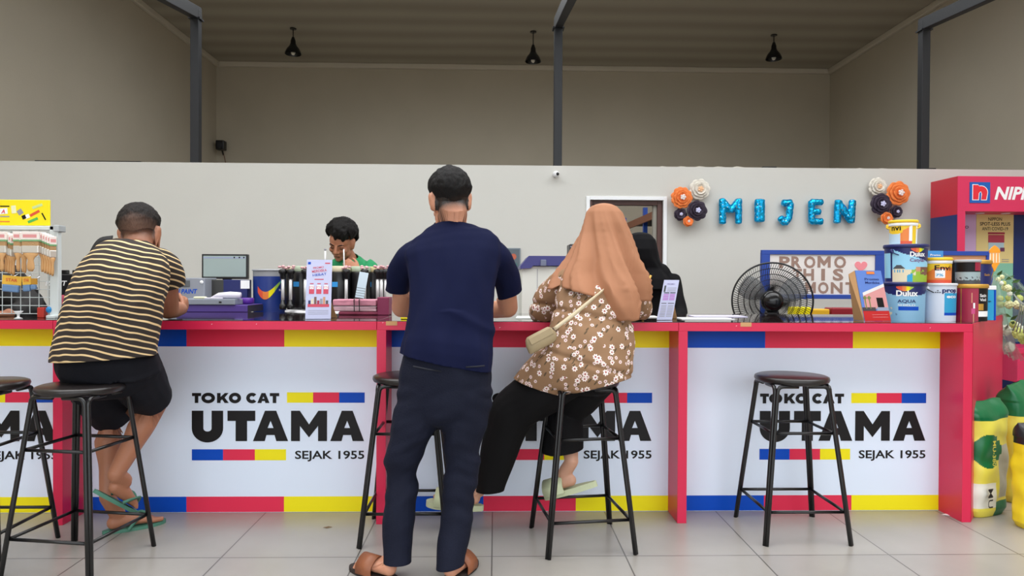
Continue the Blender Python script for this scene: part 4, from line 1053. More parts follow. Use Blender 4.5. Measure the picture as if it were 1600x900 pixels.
# ---------------------------------------------------------------- the worker in green behind the counter
def green_worker():
    hc = P(534, 378, 5.2); M = rot(R(180 - 14), R(30), R(-9))
    F = Flesh(); k = 1.12; w_ = head(F, hc, M, k)
    nb = P(545, 407, 5.3)
    F.limb([w_(0, -.018, -.03), w_(0, -.03, -.075), nb, nb + V((0, 0, -.07))], [.056, .054, .062, .08])
    F.limb([P(545, 600, 5.38), P(545, 520, 5.36), P(544, 450, 5.33), P(544, 420, 5.31), P(544, 408, 5.3)], [(.16, .11), (.15, .1), (.16, .11), (.15, .09), (.08, .06)])
    sR, eR, hR = P(512, 420, 5.28), P(506, 470, 5.12), P(526, 436, 4.96)      # his right arm, photo left
    sL, eL, hL = P(577, 420, 5.28), P(586, 470, 5.12), P(560, 425, 4.96)
    F.limb([sR, sR.lerp(eR, .5), eR], [.05, .045, .04]); F.limb([eR, eR.lerp(hR, .4), hR], [.04, .038, .026])
    F.limb([sL, sL.lerp(eL, .5), eL], [.05, .045, .04]); F.limb([eL, eL.lerp(hL, .4), hL], [.04, .038, .026])
    hand(F, hL, (-.8, -.1, .6), (-.2, .9, -.1), .75, False, 1.05, .04); hand(F, hR, (.6, -.1, .3), (.2, .9, 0), .7, True, 1.0, .04)
    for s in (-.09, .09):
        h_ = V((hc.x + .05 + s, 5.38, .78)); F.limb([h_, V((h_.x, 5.4, .45)), V((h_.x, 5.42, .09))], [.08, .055, .04])
        foot(F, (h_.x, 5.48, .0), (h_.x, 5.24, .0), ankle=(h_.x, 5.42, .09), right=s < 0)
    root = put(F.grow(.0055), 'person', skD)
    tag(root, 'person in a green T-shirt behind the counter bending over the black colour machine', 'person')
    eyes(root, w_, M, k, True)
    a = MB(); a.tube([w_(x, .099 - abs(x) * .25, -.0595) for x in (-.02, -.01, 0, .01, .02)], .002, 6); a.build('lips', mat('lip_line', (96, 50, 44), .5), root)
    def line(d):
        if d.y > .45: return d.z - .42 - .25 * d.x * (1 if d.y > .5 else 0) + .16 * max(0, sin(d.x * 11 + 1)) 
        return d.z - .0 - .22 * (d.y + .1) if d.y > -.2 else d.z + .5
    hair(root, w_, M, k, line, MATS['hair_black'], None, .03, lambda d: .02 * max(0, d.z) , seed=8)
    G = Flesh()
    rows = [(545, 560, 40, .13, 5.36), (545, 500, 38, .125, 5.35), (545, 455, 38, .125, 5.33), (545, 425, 38, .115, 5.31), (545, 412, 33, .095, 5.3), (545, 404, 22, .075, 5.3), (545, 397, 12, .06, 5.3)]
    G.limb([P(a_, b_, e_) for a_, b_, c_, d_, e_ in rows], [(W(c_, e_), d_) for a_, b_, c_, d_, e_ in rows], caps=(.2, .2), n=3)
    G.limb([sR + V((.06, 0, -.01)), sR, sR.lerp(eR, .7)], [.07, .068, .06], caps=(.5, .2)); G.limb([sL + V((-.06, 0, -.01)), sL, sL.lerp(eL, .7)], [.07, .068, .06], caps=(.5, .2))
    me = G.grow(.008, 5); folds(me, lambda c, n: .008 * nz(c, 12, 12, 5, 6))
    cut(me, [(P(545, 402, 5.26), V((0, -.5, 1)), .11)])
    thick(put(me, 't_shirt', mat('green_cotton', (38, 146, 92), .85, var=.06), root))
    # small white print on the chest
    T = Flesh()
    T.limb([P(545, 545, 5.38), P(545, 575, 5.38)], [(.165, .12), (.17, .125)])
    for s in (-.09, .09):
        x = hc.x + .05 + s; T.limb([V((x, 5.38, .8)), V((x, 5.4, .45)), V((x, 5.42, .08))], [.1, .075, .07], caps=(.6, .1))
    thick(put(T.grow(.01, 4), 'trousers', MATS['black_trousers'], root))
    # the thin white stirring stick he holds up
    p = P(538, 412, 4.9)
    a = MB(); a.tube([p + V((0, 0, -.06)), p + V((-.004, 0, .1))], .0045, 8)
    tag(a.build('stirring_stick', white_pl, None, True), 'thin white stick held upright by the person in green', 'stick')
green_worker()

# ---------------------------------------------------------------- the woman in black behind the headscarf woman
def black_woman():
    hc = P(1000, 394, 4.95); M = rot(R(100), R(25), R(0))
    F = Flesh(); w_ = head(F, hc, M, .98)
    nb = P(1008, 420, 5.0)
    F.limb([w_(0, -.018, -.03), w_(0, -.03, -.075), nb, nb + V((0, 0, -.08))], [.054, .05, .06, .08])
    F.limb([P(1018, 600, 5.05), P(1018, 520, 5.04), P(1018, 450, 5.02), P(1014, 424, 5.0)], [(.14, .1), (.13, .09), (.14, .1), (.1, .07)])
    sL, eL, hL = P(1048, 438, 5.0), P(1062, 492, 4.85), P(1042, 505, 4.62)
    sR, eR, hR = P(990, 438, 5.0), P(985, 492, 4.85), P(1000, 505, 4.62)
    for a_, b_, c_ in ((sL, eL, hL), (sR, eR, hR)):
        F.limb([a_, a_.lerp(b_, .5), b_], [.05, .043, .04]); F.limb([b_, b_.lerp(c_, .4), c_], [.04, .036, .025])
    hand(F, hL, (-.3, -.9, 0), (0, 0, -1), .4, False, .92); hand(F, hR, (.3, -.9, 0), (0, 0, -1), .4, True, .92)
    x0 = nb.x
    for s in (-.09, .09):
        F.limb([V((x0 + s, 5.05, .8)), V((x0 + s, 5.06, .45)), V((x0 + s, 5.07, .09))], [.08, .055, .04]); foot(F, (x0 + s, 5.13, 0), (x0 + s, 4.9, 0), ankle=(x0 + s, 5.07, .09), right=s < 0)
    root = put(F.grow(.006), 'person', skC)
    tag(root, 'person in black clothes and black headscarf behind the counter, beside the doorway', 'person')
    eyes(root, w_, M, .98)
    bk = mat('black_jersey', (13, 13, 16), .85, spec=.2, bump=.1, bscale=300)
    G = Flesh()
    rows = [(1020, 640, 44, .14, 5.06), (1020, 560, 42, .135, 5.06), (1020, 490, 40, .13, 5.04), (1020, 450, 38, .12, 5.02), (1017, 428, 30, .1, 5.0), (1012, 414, 16, .07, 5.0)]
    G.limb([P(a_, b_, e_) for a_, b_, c_, d_, e_ in rows], [(W(c_, e_), d_) for a_, b_, c_, d_, e_ in rows], caps=(.2, .2), n=3)
    for a_, b_, c_ in ((sL, eL, hL), (sR, eR, hR)): G.limb([a_ + V((0, 0, 0)), a_.lerp(b_, .5), b_, b_.lerp(c_, .8)], [.072, .064, .056, .045], caps=(.5, .2))
    me = G.grow(.008, 5); folds(me, lambda c, n: .008 * nz(c, 12, 12, 5, 2)); thick(put(me, 'tunic', bk, root)); tuck(root.data, me)
    T = Flesh()
    for s in (-.09, .09): T.limb([V((x0 + s, 5.05, .82)), V((x0 + s, 5.06, .45)), V((x0 + s, 5.07, .06))], [.11, .085, .08], caps=(.6, .1))
    thick(put(T.grow(.01, 4), 'trousers', MATS['black_trousers'], root))
    rows = [(1000, 363, 4, .02, 4.95), (1000, 364, 10, .05, 4.95), (1000, 367, 17, .085, 4.95), (1001, 375, 23, .105, 4.95), (1001, 390, 26, .12, 4.95), (1003, 405, 27, .125, 4.97), (1009, 420, 28, .13, 5.0), (1013, 436, 36, .15, 5.0), (1014, 455, 40, .16, 5.0)]
    fc = hc + M @ V((0, .1, -.02))
    hijab(root, rows, lambda c, s: 452, bk, seed=5, folds_=.012, face=lambda p: (p - fc).length < .068)
    band('lanyard', [P(1017, 430, 4.845), P(1011, 447, 4.83), P(1004, 470, 4.84)], (1, 0, .3), .014, .002, mat('yellow_ribbon', (222, 176, 84), .6), root)
black_woman()

# ---------------------------------------------------------------- the arm and hand coming in at the left edge
def left_person():
    hc = P(-75, 350, 3.95); M = rot(R(-140), R(25), 0)
    F = Flesh(); w_ = head(F, hc, M); nb = P(-72, 392, 4.0)
    F.limb([w_(0, -.018, -.03), w_(0, -.03, -.075), nb, nb + V((0, 0, -.07))], [.056, .054, .062, .08])
    hip = V((nb.x, 4.62, .82))
    F.limb([hip, V((nb.x, 4.5, 1.02)), V((nb.x, 4.3, 1.2)), nb + V((0, .08, -.06))], [(.15, .1), (.145, .1), (.155, .11), (.1, .07)])
    s1, e1, h1 = P(-45, 412, 4.08), P(46, 478, 4.02), P(14, 490, 3.82)
    F.limb([s1, s1.lerp(e1, .5), e1], [.055, .048, .044]); F.limb([e1, e1.lerp(h1, .4), h1], [.044, .04, .028])
    hand(F, h1, (-1, -.35, -.02), (-.1, .1, -1), .3, False, 1.0)
    s2, e2, h2 = P(-105, 412, 4.1), P(-150, 480, 4.02), P(-110, 494, 3.8)
    F.limb([s2, s2.lerp(e2, .5), e2], [.055, .048, .044]); F.limb([e2, e2.lerp(h2, .4), h2], [.044, .04, .028])
    hand(F, h2, (.9, -.3, -.02), (0, 0, -1), .3, True)
    for s in (-.1, .1): F.limb([V((hip.x + s, 4.62, .8)), V((hip.x + s, 4.65, .45)), V((hip.x + s, 4.7, .05))], [.09, .06, .045])
    root = put(F.grow(.006), 'person', skB)
    tag(root, 'person at the left edge whose black sleeve and hand rest on the counter', 'person')
    G = Flesh(); bk = mat('black_jacket', (24, 23, 24), .75, bump=.2, bscale=60)
    G.limb([hip + V((0, 0, -.04)), V((nb.x, 4.5, 1.02)), V((nb.x, 4.3, 1.2)), nb + V((0, .07, -.05))], [(.19, .14), (.185, .135), (.19, .14), (.1, .07)])
    for s_, e_, h_ in ((s1, e1, h1), (s2, e2, h2)): G.limb([s_, s_.lerp(e_, .5), e_, e_.lerp(h_, .95)], [.08, .085, .072, .048], caps=(.5, .2))
    me = G.grow(.008, 4); folds(me, lambda c, n: .012 * nz(c, 14, 14, 14, 2)); thick(put(me, 'jacket', bk, root))
    T = Flesh()
    for s in (-.1, .1): T.limb([V((hip.x + s, 4.62, .82)), V((hip.x + s, 4.65, .45)), V((hip.x + s, 4.7, .05))], [.12, .085, .08], caps=(.6, .1))
    thick(put(T.grow(.012, 4), 'trousers', MATS['black_trousers'], root))
    hair(root, w_, M, 1, lambda d: d.z - .1 - .3 * d.y, MATS['hair_black'], None, .02)
left_person()
# ================================================================ things behind and on the counter
def on_cyl(c, r0, r1, h, z0, th0):
    """wraps a flat (arc length, height) point round a tapering bucket"""
    def f(x, y):
        t = (z0 + y) / h; r = r0 + (r1 - r0) * t + .0012
        a = th0 + x / r
        return V(c) + V((r * cos(a), r * sin(a), z0 + y))
    return f
FRONT = -pi / 2
def bucket(label, c, r0, r1, h, wall, mats, lid_m, lid_h=.022, handle=None, rim_m=None, texts=(), lid_r=None, group='paint buckets stacked on the counter end', face=-.55, lid=True):
    """wall(arc length from the front, height 0..1) -> material index"""
    c = V(c); r = thing('paint_bucket', label, 'bucket', c, group)
    a = MB(); N, K = 120, 40; rings = []
    for j in range(K + 1):
        t = j / K; rr = r0 + (r1 - r0) * t
        rings.append([a.bm.verts.new(c + V((rr * cos(2 * pi * i / N), rr * sin(2 * pi * i / N), h * t))) for i in range(N)])
    rm = (r0 + r1) / 2
    for j in range(K):
        for i in range(N):
            th = 2 * pi * (i + .5) / N - (FRONT + face); th = (th + pi) % (2 * pi) - pi
            a.mi = wall(th * rm / r1, (j + .5) / K)       # arc in units of the radius
            a.face([rings[j][i], rings[j][(i + 1) % N], rings[j + 1][(i + 1) % N], rings[j + 1][i]])
    a.mi = 0; a.face(rings[0][::-1]); a.face(rings[-1]); a.build('body', mats, r, False)
    if lid:
        L = lid_r or r1 * 1.06; a = MB()
        a.lathe([(L * .97, h - lid_h * .75), (L, h - lid_h * .6), (L, h - lid_h * .1), (L * .97, h + .002), (L * .93, h + .003), (L * .9, h - .001), (.001, h - .001)], c, 64)
        a.build('lid', lid_m, r, True)
        if rim_m:
            a = MB(); a.lathe([(r1 * 1.005, h - lid_h - .012), (r1 * 1.03, h - lid_h - .01), (r1 * 1.03, h - lid_h * .8), (r1 * 1.005, h - lid_h * .75)], c, 64, cap=False); a.build('rim', rim_m, r, True)
    if handle:
        hm, ang = handle
        a = MB(); zt = h - lid_h - .012
        pts = []
        for i in range(17):
            t = -pi / 2 + pi * i / 16; p = V((sin(t) * (r1 + .012), -(r1 * .55) * cos(t), -(h * .18) * cos(t)))
            pts.append(c + Matrix.Rotation(ang, 3, 'Z') @ p + V((0, 0, zt)))
        a.tube(pts, .0028, 8); a.build('bail_handle', hm, r, True)
        for s in (-1, 1):
            p = c + Matrix.Rotation(ang, 3, 'Z') @ V((s * (r1 + .005), 0, 0)) + V((0, 0, zt)); a = MB(); a.ball(p, (.01, .01, .014), 2); a.build('handle_lug', lid_m, r, True)
    for tx, x, z, sz, bold, fit, m in texts:
        a = MB(); a.text(tx, (0, 0, 0), UX, VZ, sz, bold, fit, wrap=on_cyl(c, r0, r1, h, z, FRONT + face + x / ((r0 + r1) / 2))); a.build('lettering', m, r)
    return r
sky_p = mat('print_sky', (150, 208, 236), .35); lblue = mat('print_light_blue', (136, 184, 216), .35); grass_p = mat('print_green', (150, 190, 60), .4)
house_p = mat('print_cream', (226, 214, 184), .4); skin_p = mat('print_skin', (206, 150, 116), .4); roof_p = mat('print_roof', (74, 78, 84), .4); navy_p = mat('print_navy', (20, 30, 96), .3)
orange_p = mat('print_orange', (232, 130, 60), .35); gold_m = mat('gold_plastic', (204, 154, 62), .35, .4); crimson = mat('print_crimson', (160, 28, 62), .35); envi_y = mat('envi_yellow', (238, 196, 40), .4)
cyan_p = mat('print_cyan', (40, 160, 210), .35); dgrey_p = mat('print_dark_grey', (70, 74, 78), .4); mist_p = mat('print_mist', (158, 178, 182), .4); brown_p = mat('print_brown', (120, 82, 70), .4)
flame_r = mat('print_flame', (224, 84, 56), .35)
YK = 3.66
def spot(px0, px1, Y): x0, x1 = PX(px0, Y), PX(px1, Y); return (x0 + x1) / 2 - .015, (x1 - x0) / 2 * .955
# light-blue bucket, bottom left
def wA(x, z):
    arc = .80 - .14 * math.sqrt(max(0, 1 - (x / 1.25) ** 2)) if abs(x) < 1.25 else .8
    if z > arc: return 1
    if abs(x) < .55 and .27 < z < .37 and x > -.45: return 2
    if x < -.75 and .12 < z < .34 and noise.noise(V((x * 5, z * 9, 1))) > -.1: return 3
    return 0
xA_, rA_ = spot(1386, 1447, YK + .1)
bA = bucket('light blue paint bucket with a navy upper band, lowest of the left stack', (xA_, YK + .1, CT), rA_ * .97, rA_ * 1.02, .205, wA, [lblue, navy_p, p_blue, house_p], navy, .02,
    texts=(('Dulux', -.056, .134, .03, .035, .108, p_white), ('AQUA', -.05, .098, .017, .02, .09, navy_p), ('SHIELD', -.048, .08, .01, .01, .085, p_white), ('b', -.058, .03, .012, .01, None, navy_p)), face=-.34)
def flame(r, c, r0, r1, h, z, x, w_, n='colour_swoosh', face=-.55):
    for m, k0, k1 in ((flame_r, 0, .4), (orange_p, .35, .6), (p_yel, .55, .8), (mat('print_lime', (160, 200, 80), .35), .75, 1.0)):
        a = MB(); f = on_cyl(c, r0, r1, h, z, FRONT + face + x / ((r0 + r1) / 2)); top, bot = [], []
        for i in range(9):
            t = k0 + (k1 - k0) * i / 8
            yc = .35 * w_ * (.5 - 1.1 * t + 1.0 * t * t * 1.1); th = .16 * w_ * sin(pi * min(1, max(.04, t * .9 + .08)))
            top.append(a.bm.verts.new(f(t * w_, yc + th))); bot.append(a.bm.verts.new(f(t * w_, yc - th)))
        for i in range(8): a.face([bot[i], bot[i + 1], top[i + 1], top[i]])
        a.build(n, m, r)
flame(bA, (xA_, YK + .1, CT), rA_ * .97, rA_ * 1.02, .205, .166, -.056, .085, face=-.34)
# tall bucket with the house picture on top of it
ZB = CT + .209
def wB(x, z):
    if x < -.82: return 1 if x > -.95 else (0 if .1 < z < .78 else 1)
    edge = .88 - .30 * max(0, (x + .8) / 1.6) ** .8
    if z > edge: return 1
    if z > .5: return 0
    n_ = noise.noise(V((x * 4, z * 8, 3)))
    if x < -.1:
        if .36 < z < .46 and abs(x + .5) < .28 - (z - .36) * 1.8: return 4
        if .2 < z < .37 and -.75 < x < -.2: return 3 if not (.25 < z < .32 and abs((x * 8) % 1 - .5) < .2) else 2
    if .18 < z < .4 and .28 < x < .55: return 5 if z > .28 else 6
    if z < .2 + .05 * n_: return 2 if (-.1 < x < .15) else (6 if x > .1 else 3)
    if n_ > .25 and z < .35: return 6
    return 7 if z < .4 and x > .5 else (0 if z > .32 else 3)
bxB, brB = spot(1388, 1450, YK + .1)
tB = bucket('tall paint bucket with navy lid and a house picture, middle of the left stack', (bxB, YK + .1, ZB), brB * .95, brB * 1.0, .2, wB, [sky_p, navy_p, cyan_p, house_p, roof_p, skin_p, grass_p, brown_p], navy, .024, handle=(navy, R(22)),
    texts=(('Dulux', .0, .136, .026, .035, .085, p_white), ('Catylac', .0, .108, .018, .015, .085, mat('print_magenta', (120, 40, 110), .4))), face=-.35)
flame(tB, (bxB, YK + .1, ZB), brB * .95, brB, .2, .163, .004, .075, face=-.35)
# small yellow bucket on the very top
def wC(x, z):
    if abs(x - .9) < .22: return 1
    if x > 1.1: return 2
    if z > .52 + .26 * ((x + .6) / 1.2) ** 2 - (.1 if x < 0 else 0): return 1
    if x < -.2 and z < .5: return 3
    if z < .12: return 4
    return 5 if x < .45 else 2
cC, rC = spot(1394, 1435, YK + .1)
bucket('small yellow and white paint bucket on the very top of the left stack', (cC, YK + .1, ZB + .204), rC * .95, rC, .128, wC, [p_white, envi_y, p_white, mat('print_pale_blue', (190, 210, 226), .4), flame_r, orange_p], envi_y, .018, handle=(envi_y, R(-30)), rim_m=white_pl,
    texts=(('nvi', -.06, .074, .03, .02, .052, p_blk),))
# white bucket
def wD(x, z):
    if x > .3 and .16 < z < .74: return 1 if z > .22 else 2
    return 0
cD, rD = spot(1447, 1496, YK + .09)
bucket('white paint bucket with a blue label panel, bottom row second from the left', (cD, YK + .09, CT), rD * .95, rD * 1.0, .2, wD, [mat('print_cool_white', (214, 222, 238), .35), cyan_p, p_blue], mat('white_bucket_lid', (218, 222, 232), .4), .014, handle=(black_metal, R(20)),
    texts=(('prop', .012, .154, .024, .04, .085, navy_p), ('eco', .034, .124, .018, .03, .06, p_white), ('.:.', -.022, .152, .02, .04, .03, dgrey_p)))
# yellow small bucket standing on the white one
def wE(x, z):
    if z > .62 - .3 * max(0, (-x - .1)): return 1
    if -.2 < x < .55 and .2 < z < .55: return 3
    if z < .12: return 4
    return 2
cE, rE = spot(1449, 1488, YK + .08)
bucket('small yellow and orange paint bucket standing on the white bucket', (cE, YK + .08, CT + .204), rE, rE * 1.04, .134, wE, [p_white, envi_y, orange_p, p_white, flame_r], envi_y, .018, rim_m=white_pl,
    texts=(('Envi', -.014, .068, .028, .02, .085, p_blk), ('7%', -.008, .036, .014, .015, .036, cyan_p)))
# tall black bucket behind
cF, rF = spot(1480, 1534, YK + .22)
bucket('large black paint bucket behind the bottom row, its lid above the others', (cF - .01, YK + .33, CT), rF * 1.0, rF * 1.08, .33, lambda x, z: 0, [black_pl], black_pl, .03)
# dark grey bucket with a mist label standing on the red one
def wG(x, z):
    if z < .16: return 3
    if z < .5: return 2 if noise.noise(V((x * 6, z * 10, 2))) > -.2 or z > .3 else 3
    if x > .55 and z > .55: return 4
    return 1
cG, rG = spot(1498, 1532, YK + .08)
bucket('small black paint bucket with a grey misty label on the red bucket', (cG, YK + .075, CT + .2), rG, rG * 1.03, .128, wG, [p_blk, p_blk, mist_p, dgrey_p, crimson], mat('pale_grey_lid', (172, 176, 180), .4), .016)
# red bucket with gold lid
def wH(x, z):
    if abs(x + .58) < .02: return 1
    if x > .42:
        if z > .5: return 2
        if .3 < z < .48 and .45 < x < .8: return 1
        return 2 if z < .12 or z > .28 else 3
    d = math.hypot((x - .12) * 1.0, (z - .28) * 1.0)
    if abs(x - .12) < .1 and .2 < z < .36: return 4
    if abs(x - .16) < .05 and .36 < z < .5: return 3
    if abs(abs(x - .1) - .07) < .02 and z < .2: return 5
    if abs(x - .05 - (z - .5) * .05) < .012 and z > .5: return 5
    return 0
cH, rH = spot(1496, 1544, YK + .085)
bucket('crimson paint bucket with a gold lid, bottom row right', (cH, YK + .085, CT), rH * .98, rH * 1.0, .196, wH, [crimson, gold_m, p_blk, p_white, mat('print_pink', (206, 70, 130), .4), skin_p], gold_m, .026,
    texts=(('Satin', .042, .13, .017, .02, .042, p_white), ('Vinil', .042, .108, .015, .02, .04, p_white)))
# navy bucket with gold lid behind
cI, rI = spot(1506, 1548, 4.3)
bucket('navy paint bucket with a gold lid at the back right of the pile', (cI, 4.3, CT), rI, rI * 1.05, .345, lambda x, z: 1 if (x > .2 and z > .45) else (2 if z < .42 else 0), [mat('print_plum', (70, 50, 70), .4), navy_p, brown_p], gold_m, .03,
    texts=(('Satin', .045, .25, .014, .012, .04, gold_m),))
# tall narrow blue bottle-box at the right
x0, x1 = PX(1543, YK + .1), PX(1557, YK + .1)
r = thing('paint_carton', 'slim blue and white carton at the right end of the bucket row', 'carton', (x0, YK + .12, CT))
a = MB(); a.box(x0, x1 - .012, YK + .1, YK + .17, CT, CT + .168, bev=.003); a.build('carton_body', cyan_p, r)
a = MB(); a.box(x1 - .0115, x1, YK + .1, YK + .17, CT, CT + .168, bev=.003); a.build('side_panel', p_blue, r)
a = MB(); a.box(x0 - .0, x1, YK + .098, YK + .17, CT + .168, CT + .19, bev=.003); a.build('cap_band', p_white, r)
a = MB(); a.text('an', V((x0 + .005, YK + .099, CT + .1)), UX, VZ, .012, .02); a.build('lettering', p_blk, r)
# blue flyer standing on the buckets
c = P(1461, 400, YK + .26)
a = MB(); a.box(c.x - .045, c.x + .045, c.y - .003, c.y, CT + .03, c.z + .03); a.mi = 0
fl_ = thing('flyer', 'small blue flyer sticking up behind the yellow bucket', 'flyer', (c.x, c.y, CT))
a.build('card', mat('flyer_blue', (70, 150, 220), .4), fl_)
a = MB(); a.text('Promo', V((c.x - .03, c.y - .004, c.z)), UX, VZ, .012, .02, .06); a.build('lettering', p_white, fl_)
a = MB(); a.box(c.x - .02, c.x + .02, c.y, c.y + .08, CT, CT + .03); a.build('foot', kraft, fl_)
# standing promo box with a house picture
Y0 = 3.62
xl, xm, xr = PX(1340, Y0 + .1), PX(1352, Y0), PX(1388, Y0 + .04)
zt = PZ(1365, 423, Y0 + .02) - .0
r = thing('promo_tent_card', 'standing tent card with blue sky and a red-striped house picture', 'card', ((xl + xr) / 2, Y0 + .05, CT))
lean = V((-.02, .045, zt - CT)); uu = V((xr - xm, .03, 0)).normalized(); vv = (V((-.035, .04, zt - CT))); H = vv.length; vv.normalize()
o = V((xm, Y0, CT + .001)); wd_ = (xr - xm) * 1.1
def tc_(x0, x1, y0, y1, m, n='picture', th=.0008, poly=None):
    a = MB(); a.poly([poly or [(x0 * wd_, y0 * H), (x1 * wd_, y0 * H), (x1 * wd_, y1 * H), (x0 * wd_, y1 * H)]], o - uu.cross(vv) * -.0005, uu, vv, th); a.build(n, m, r)
a = MB(); a.poly([[(0, 0), (wd_, 0), (wd_, H), (0, H)]], o + V((0, .003, 0)), uu, vv, .003); a.build('card', mat('card_sky_blue', (92, 128, 204), .5), r)
def pp(pts): return [(x * wd_, y * H) for x, y in pts]
tc_(0, 1, 0, .2, mat('card_red', (196, 30, 34), .4))
tc_(0, 0, 0, 0, mat('card_pink', (216, 150, 150), .4), poly=pp([(.1, .24), (1, .24), (1, .68), (.12, .5)]))
tc_(0, 0, 0, 0, mat('card_white', (226, 224, 222), .4), th=.0012, poly=pp([(.12, .5), (1, .68), (1, .74), (.12, .56)]))
tc_(.6, .85, .24, .46, p_blk, th=.0014); tc_(.0, .5, .2, .27, mat('card_dark', (70, 60, 66), .5), th=.0016); tc_(.55, 1, .2, .27, mat('card_grey', (150, 160, 184), .5), th=.0016)
for x in (.14, .3):
    tc_(0, 0, 0, 0, mat('card_palm', (120, 130, 70), .5), th=.002, poly=pp([(x, .24), (x + .03, .24), (x + .04, .42), (x + .1, .46), (x + .03, .5), (x - .05, .46), (x + .0, .42)]))
tc_(.42, .72, .93, .98, orange_p, th=.002)
for tx, y in (('Promo', .81), ('Merdeka', .74)):
    a = MB(); a.text(tx, o + uu * (.3 * wd_) + vv * (y * H) - V((0, .002, 0)), uu, vv, .012, .01, .55 * wd_); a.build('lettering', navy_p, r)
for i, y in enumerate((.12, .07)):
    a = MB(); a.text('paint promo' if False else '—' * 6, o + uu * (.32 * wd_) + vv * (y * H) - V((0, .002, 0)), uu, vv, .006, 0, .6 * wd_); a.build('lettering', p_white, r)
top = o + vv * H
a = MB(); q = [o + V((-.004, .003, 0)), V((xl, Y0 + .14, CT + .001)), top + V((-.03, .01, -.02)), top + V((0, .003, 0))]
vs = [a.bm.verts.new(p) for p in q]; a.face(vs)
q2 = [p + V((.003, .002, 0)) for p in q]; vs2 = [a.bm.verts.new(p) for p in q2]; a.face(vs2[::-1])
for i in range(4): a.face([vs[i], vs2[i], vs2[(i + 1) % 4], vs[(i + 1) % 4]])
a.build('kraft_back', kraft, r)

# ---------------------------------------------------------------- bouquet with an orange pencil tag
def bouquet():
    Yb = 4.5
    b = V((PX(1580, Yb), Yb, CT)); r = thing('bouquet', 'wrapped bouquet of pale green and white flowers at the counter end', 'bouquet', b)
    tip = P(1559, 424, Yb); base = P(1603, 520, Yb + .06); ax = (tip - base)
    wrapm = mat('clear_wrap', (196, 220, 206), .1, alpha=.38, bump=.6, bscale=14)
    N = 22; d = ax.normalized(); s = d.cross(V((0, 1, 0))).normalized(); u = s.cross(d)
    a = MB(); rings = []
    for j, (t, rr) in enumerate(((-.25, .15), (0, .15), (.25, .14), (.5, .115), (.75, .08), (.95, .03))):
        rings.append([a.bm.verts.new(base + ax * t + (s * cos(pi * i / N - .5) + u * sin(pi * i / N - .5)) * rr * (1 + .12 * sin(i * 2.6 + j))) for i in range(int(N * 1.35))])
    for A, B in zip(rings, rings[1:]):
        for i in range(len(A) - 1): a.face([A[i], A[i + 1], B[i + 1], B[i]])
    a.build('clear_wrap', wrapm, r, True)
    pal = [mat('flower_cream', (232, 230, 178), .6), mat('flower_lime', (206, 214, 124), .6), mat('flower_white', (236, 240, 224), .6)]
    rnd = random.Random(5); heads = []
    for k in range(300):
        t = rnd.uniform(-.15, .9); rr = (.12 * (1 - max(0, t)) + .015) * math.sqrt(rnd.random()); an = rnd.uniform(0, 2 * pi)
        p = base + ax * t + (s * cos(an) + u * sin(an)) * rr
        R0 = rnd.uniform(.026, .042) * (1.1 - .62 * max(0, t))
        if p.z < CT + R0 and p.x < 3.42: continue
        if any((p - q).length < (R0 + R1) * .8 for q, R1 in heads): continue
        heads.append((p, R0))
        if len(heads) > 26: break
    for k, (p, R0) in enumerate(heads):
        a = MB()
        for ring, nn, tl in ((0, 9, .15), (1, 7, .6), (2, 4, 1.1)):
            for i in range(nn):
                th = 2 * pi * i / nn + ring * .5; dv = V((cos(th) * cos(tl), -sin(tl), sin(th) * cos(tl)))
                a.ball(p + dv * R0 * .62, (R0 * .4, R0 * .26, R0 * .4), 1)
        a.build('flower', pal[k % 3], r, True)
    lf = mat('flower_leaf', (84, 120, 66), .6)
    for k in range(22):
        t = rnd.uniform(.05, .98); an = rnd.uniform(0, 2 * pi); rr = .1 * (1 - t) + .02
        p = base + ax * t + (s * cos(an) + u * sin(an)) * rr; dr = V((rnd.uniform(-1, 1), -.5, rnd.uniform(-.3, 1))).normalized(); sd = dr.cross(V((.3, 1, .2))).normalized()
        a = MB(); L = .06
        v = [a.bm.verts.new(p + dr * L * x + sd * L * y + V((0, z * L, 0))) for x, y, z in ((0, 0, 0), (.4, .2, -.06), (1, 0, 0), (.4, -.2, -.06), (.45, 0, .05))]
        for q in ((0, 4, 1), (1, 4, 2), (2, 4, 3), (3, 4, 0)): a.face([v[i] for i in q])
        a.build('leaf', lf, r)
    st_ = mat('grey_ribbon', (136, 140, 134), .25); a = MB()
    for k in range(8):
        p = P(1584 + k * 3, 474 + k, Yb - .1); a.tube([p + V((0, 0, .06 - .01 * k)), p + V((.02, -.03, .0)), p + V((.035, .0, -.08)), p + V((.02 + .01 * k, .03, -.18))], .012, 6, flat=.25)
    a.build('silver_ribbon', st_, r, True)
    Yt = 4.42; c = P(1553.5, 403, Yt)
    t = None
    w_ = W(8.5, Yt); h = W(19, Yt)
    def pl(pts, m, n, th, par=None): a = MB(); a.poly([[(x * w_, y * h) for x, y in pts]], c, UX, VZ, th); return a.build(n, m, par)
    om = mat('tag_orange', (250, 160, 40), .4)
    t = pl([(-.9, .42), (-1, -.4), (1, -.4), (.9, .42)], mat('tag_white', (250, 224, 190), .4), 'pencil_tag', .004, r)
    pl([(-1, .42), (1, .42), (1.0, .66), (.5, .9), (0, 1.05), (-.5, .9), (-1, .66)], om, 'eraser', .006, t)
    pl([(-1, -.4), (-.55, -.66), (0, -1.15), (.55, -.66), (1, -.4)], om, 'point', .006, t)
    for x in (-.55, .05, .6): pl([(x - .1, -.38), (x + .1, -.38), (x + .1, .4), (x - .1, .4)], om, 'stripe', .0055, t)
    a = MB(); a.tube([c + V((0, .004, -h)), c + V((.04, .1, -h - .12))], .003, 6); a.build('stick', mat('wood_stick', (200, 170, 120), .6), t)
bouquet()

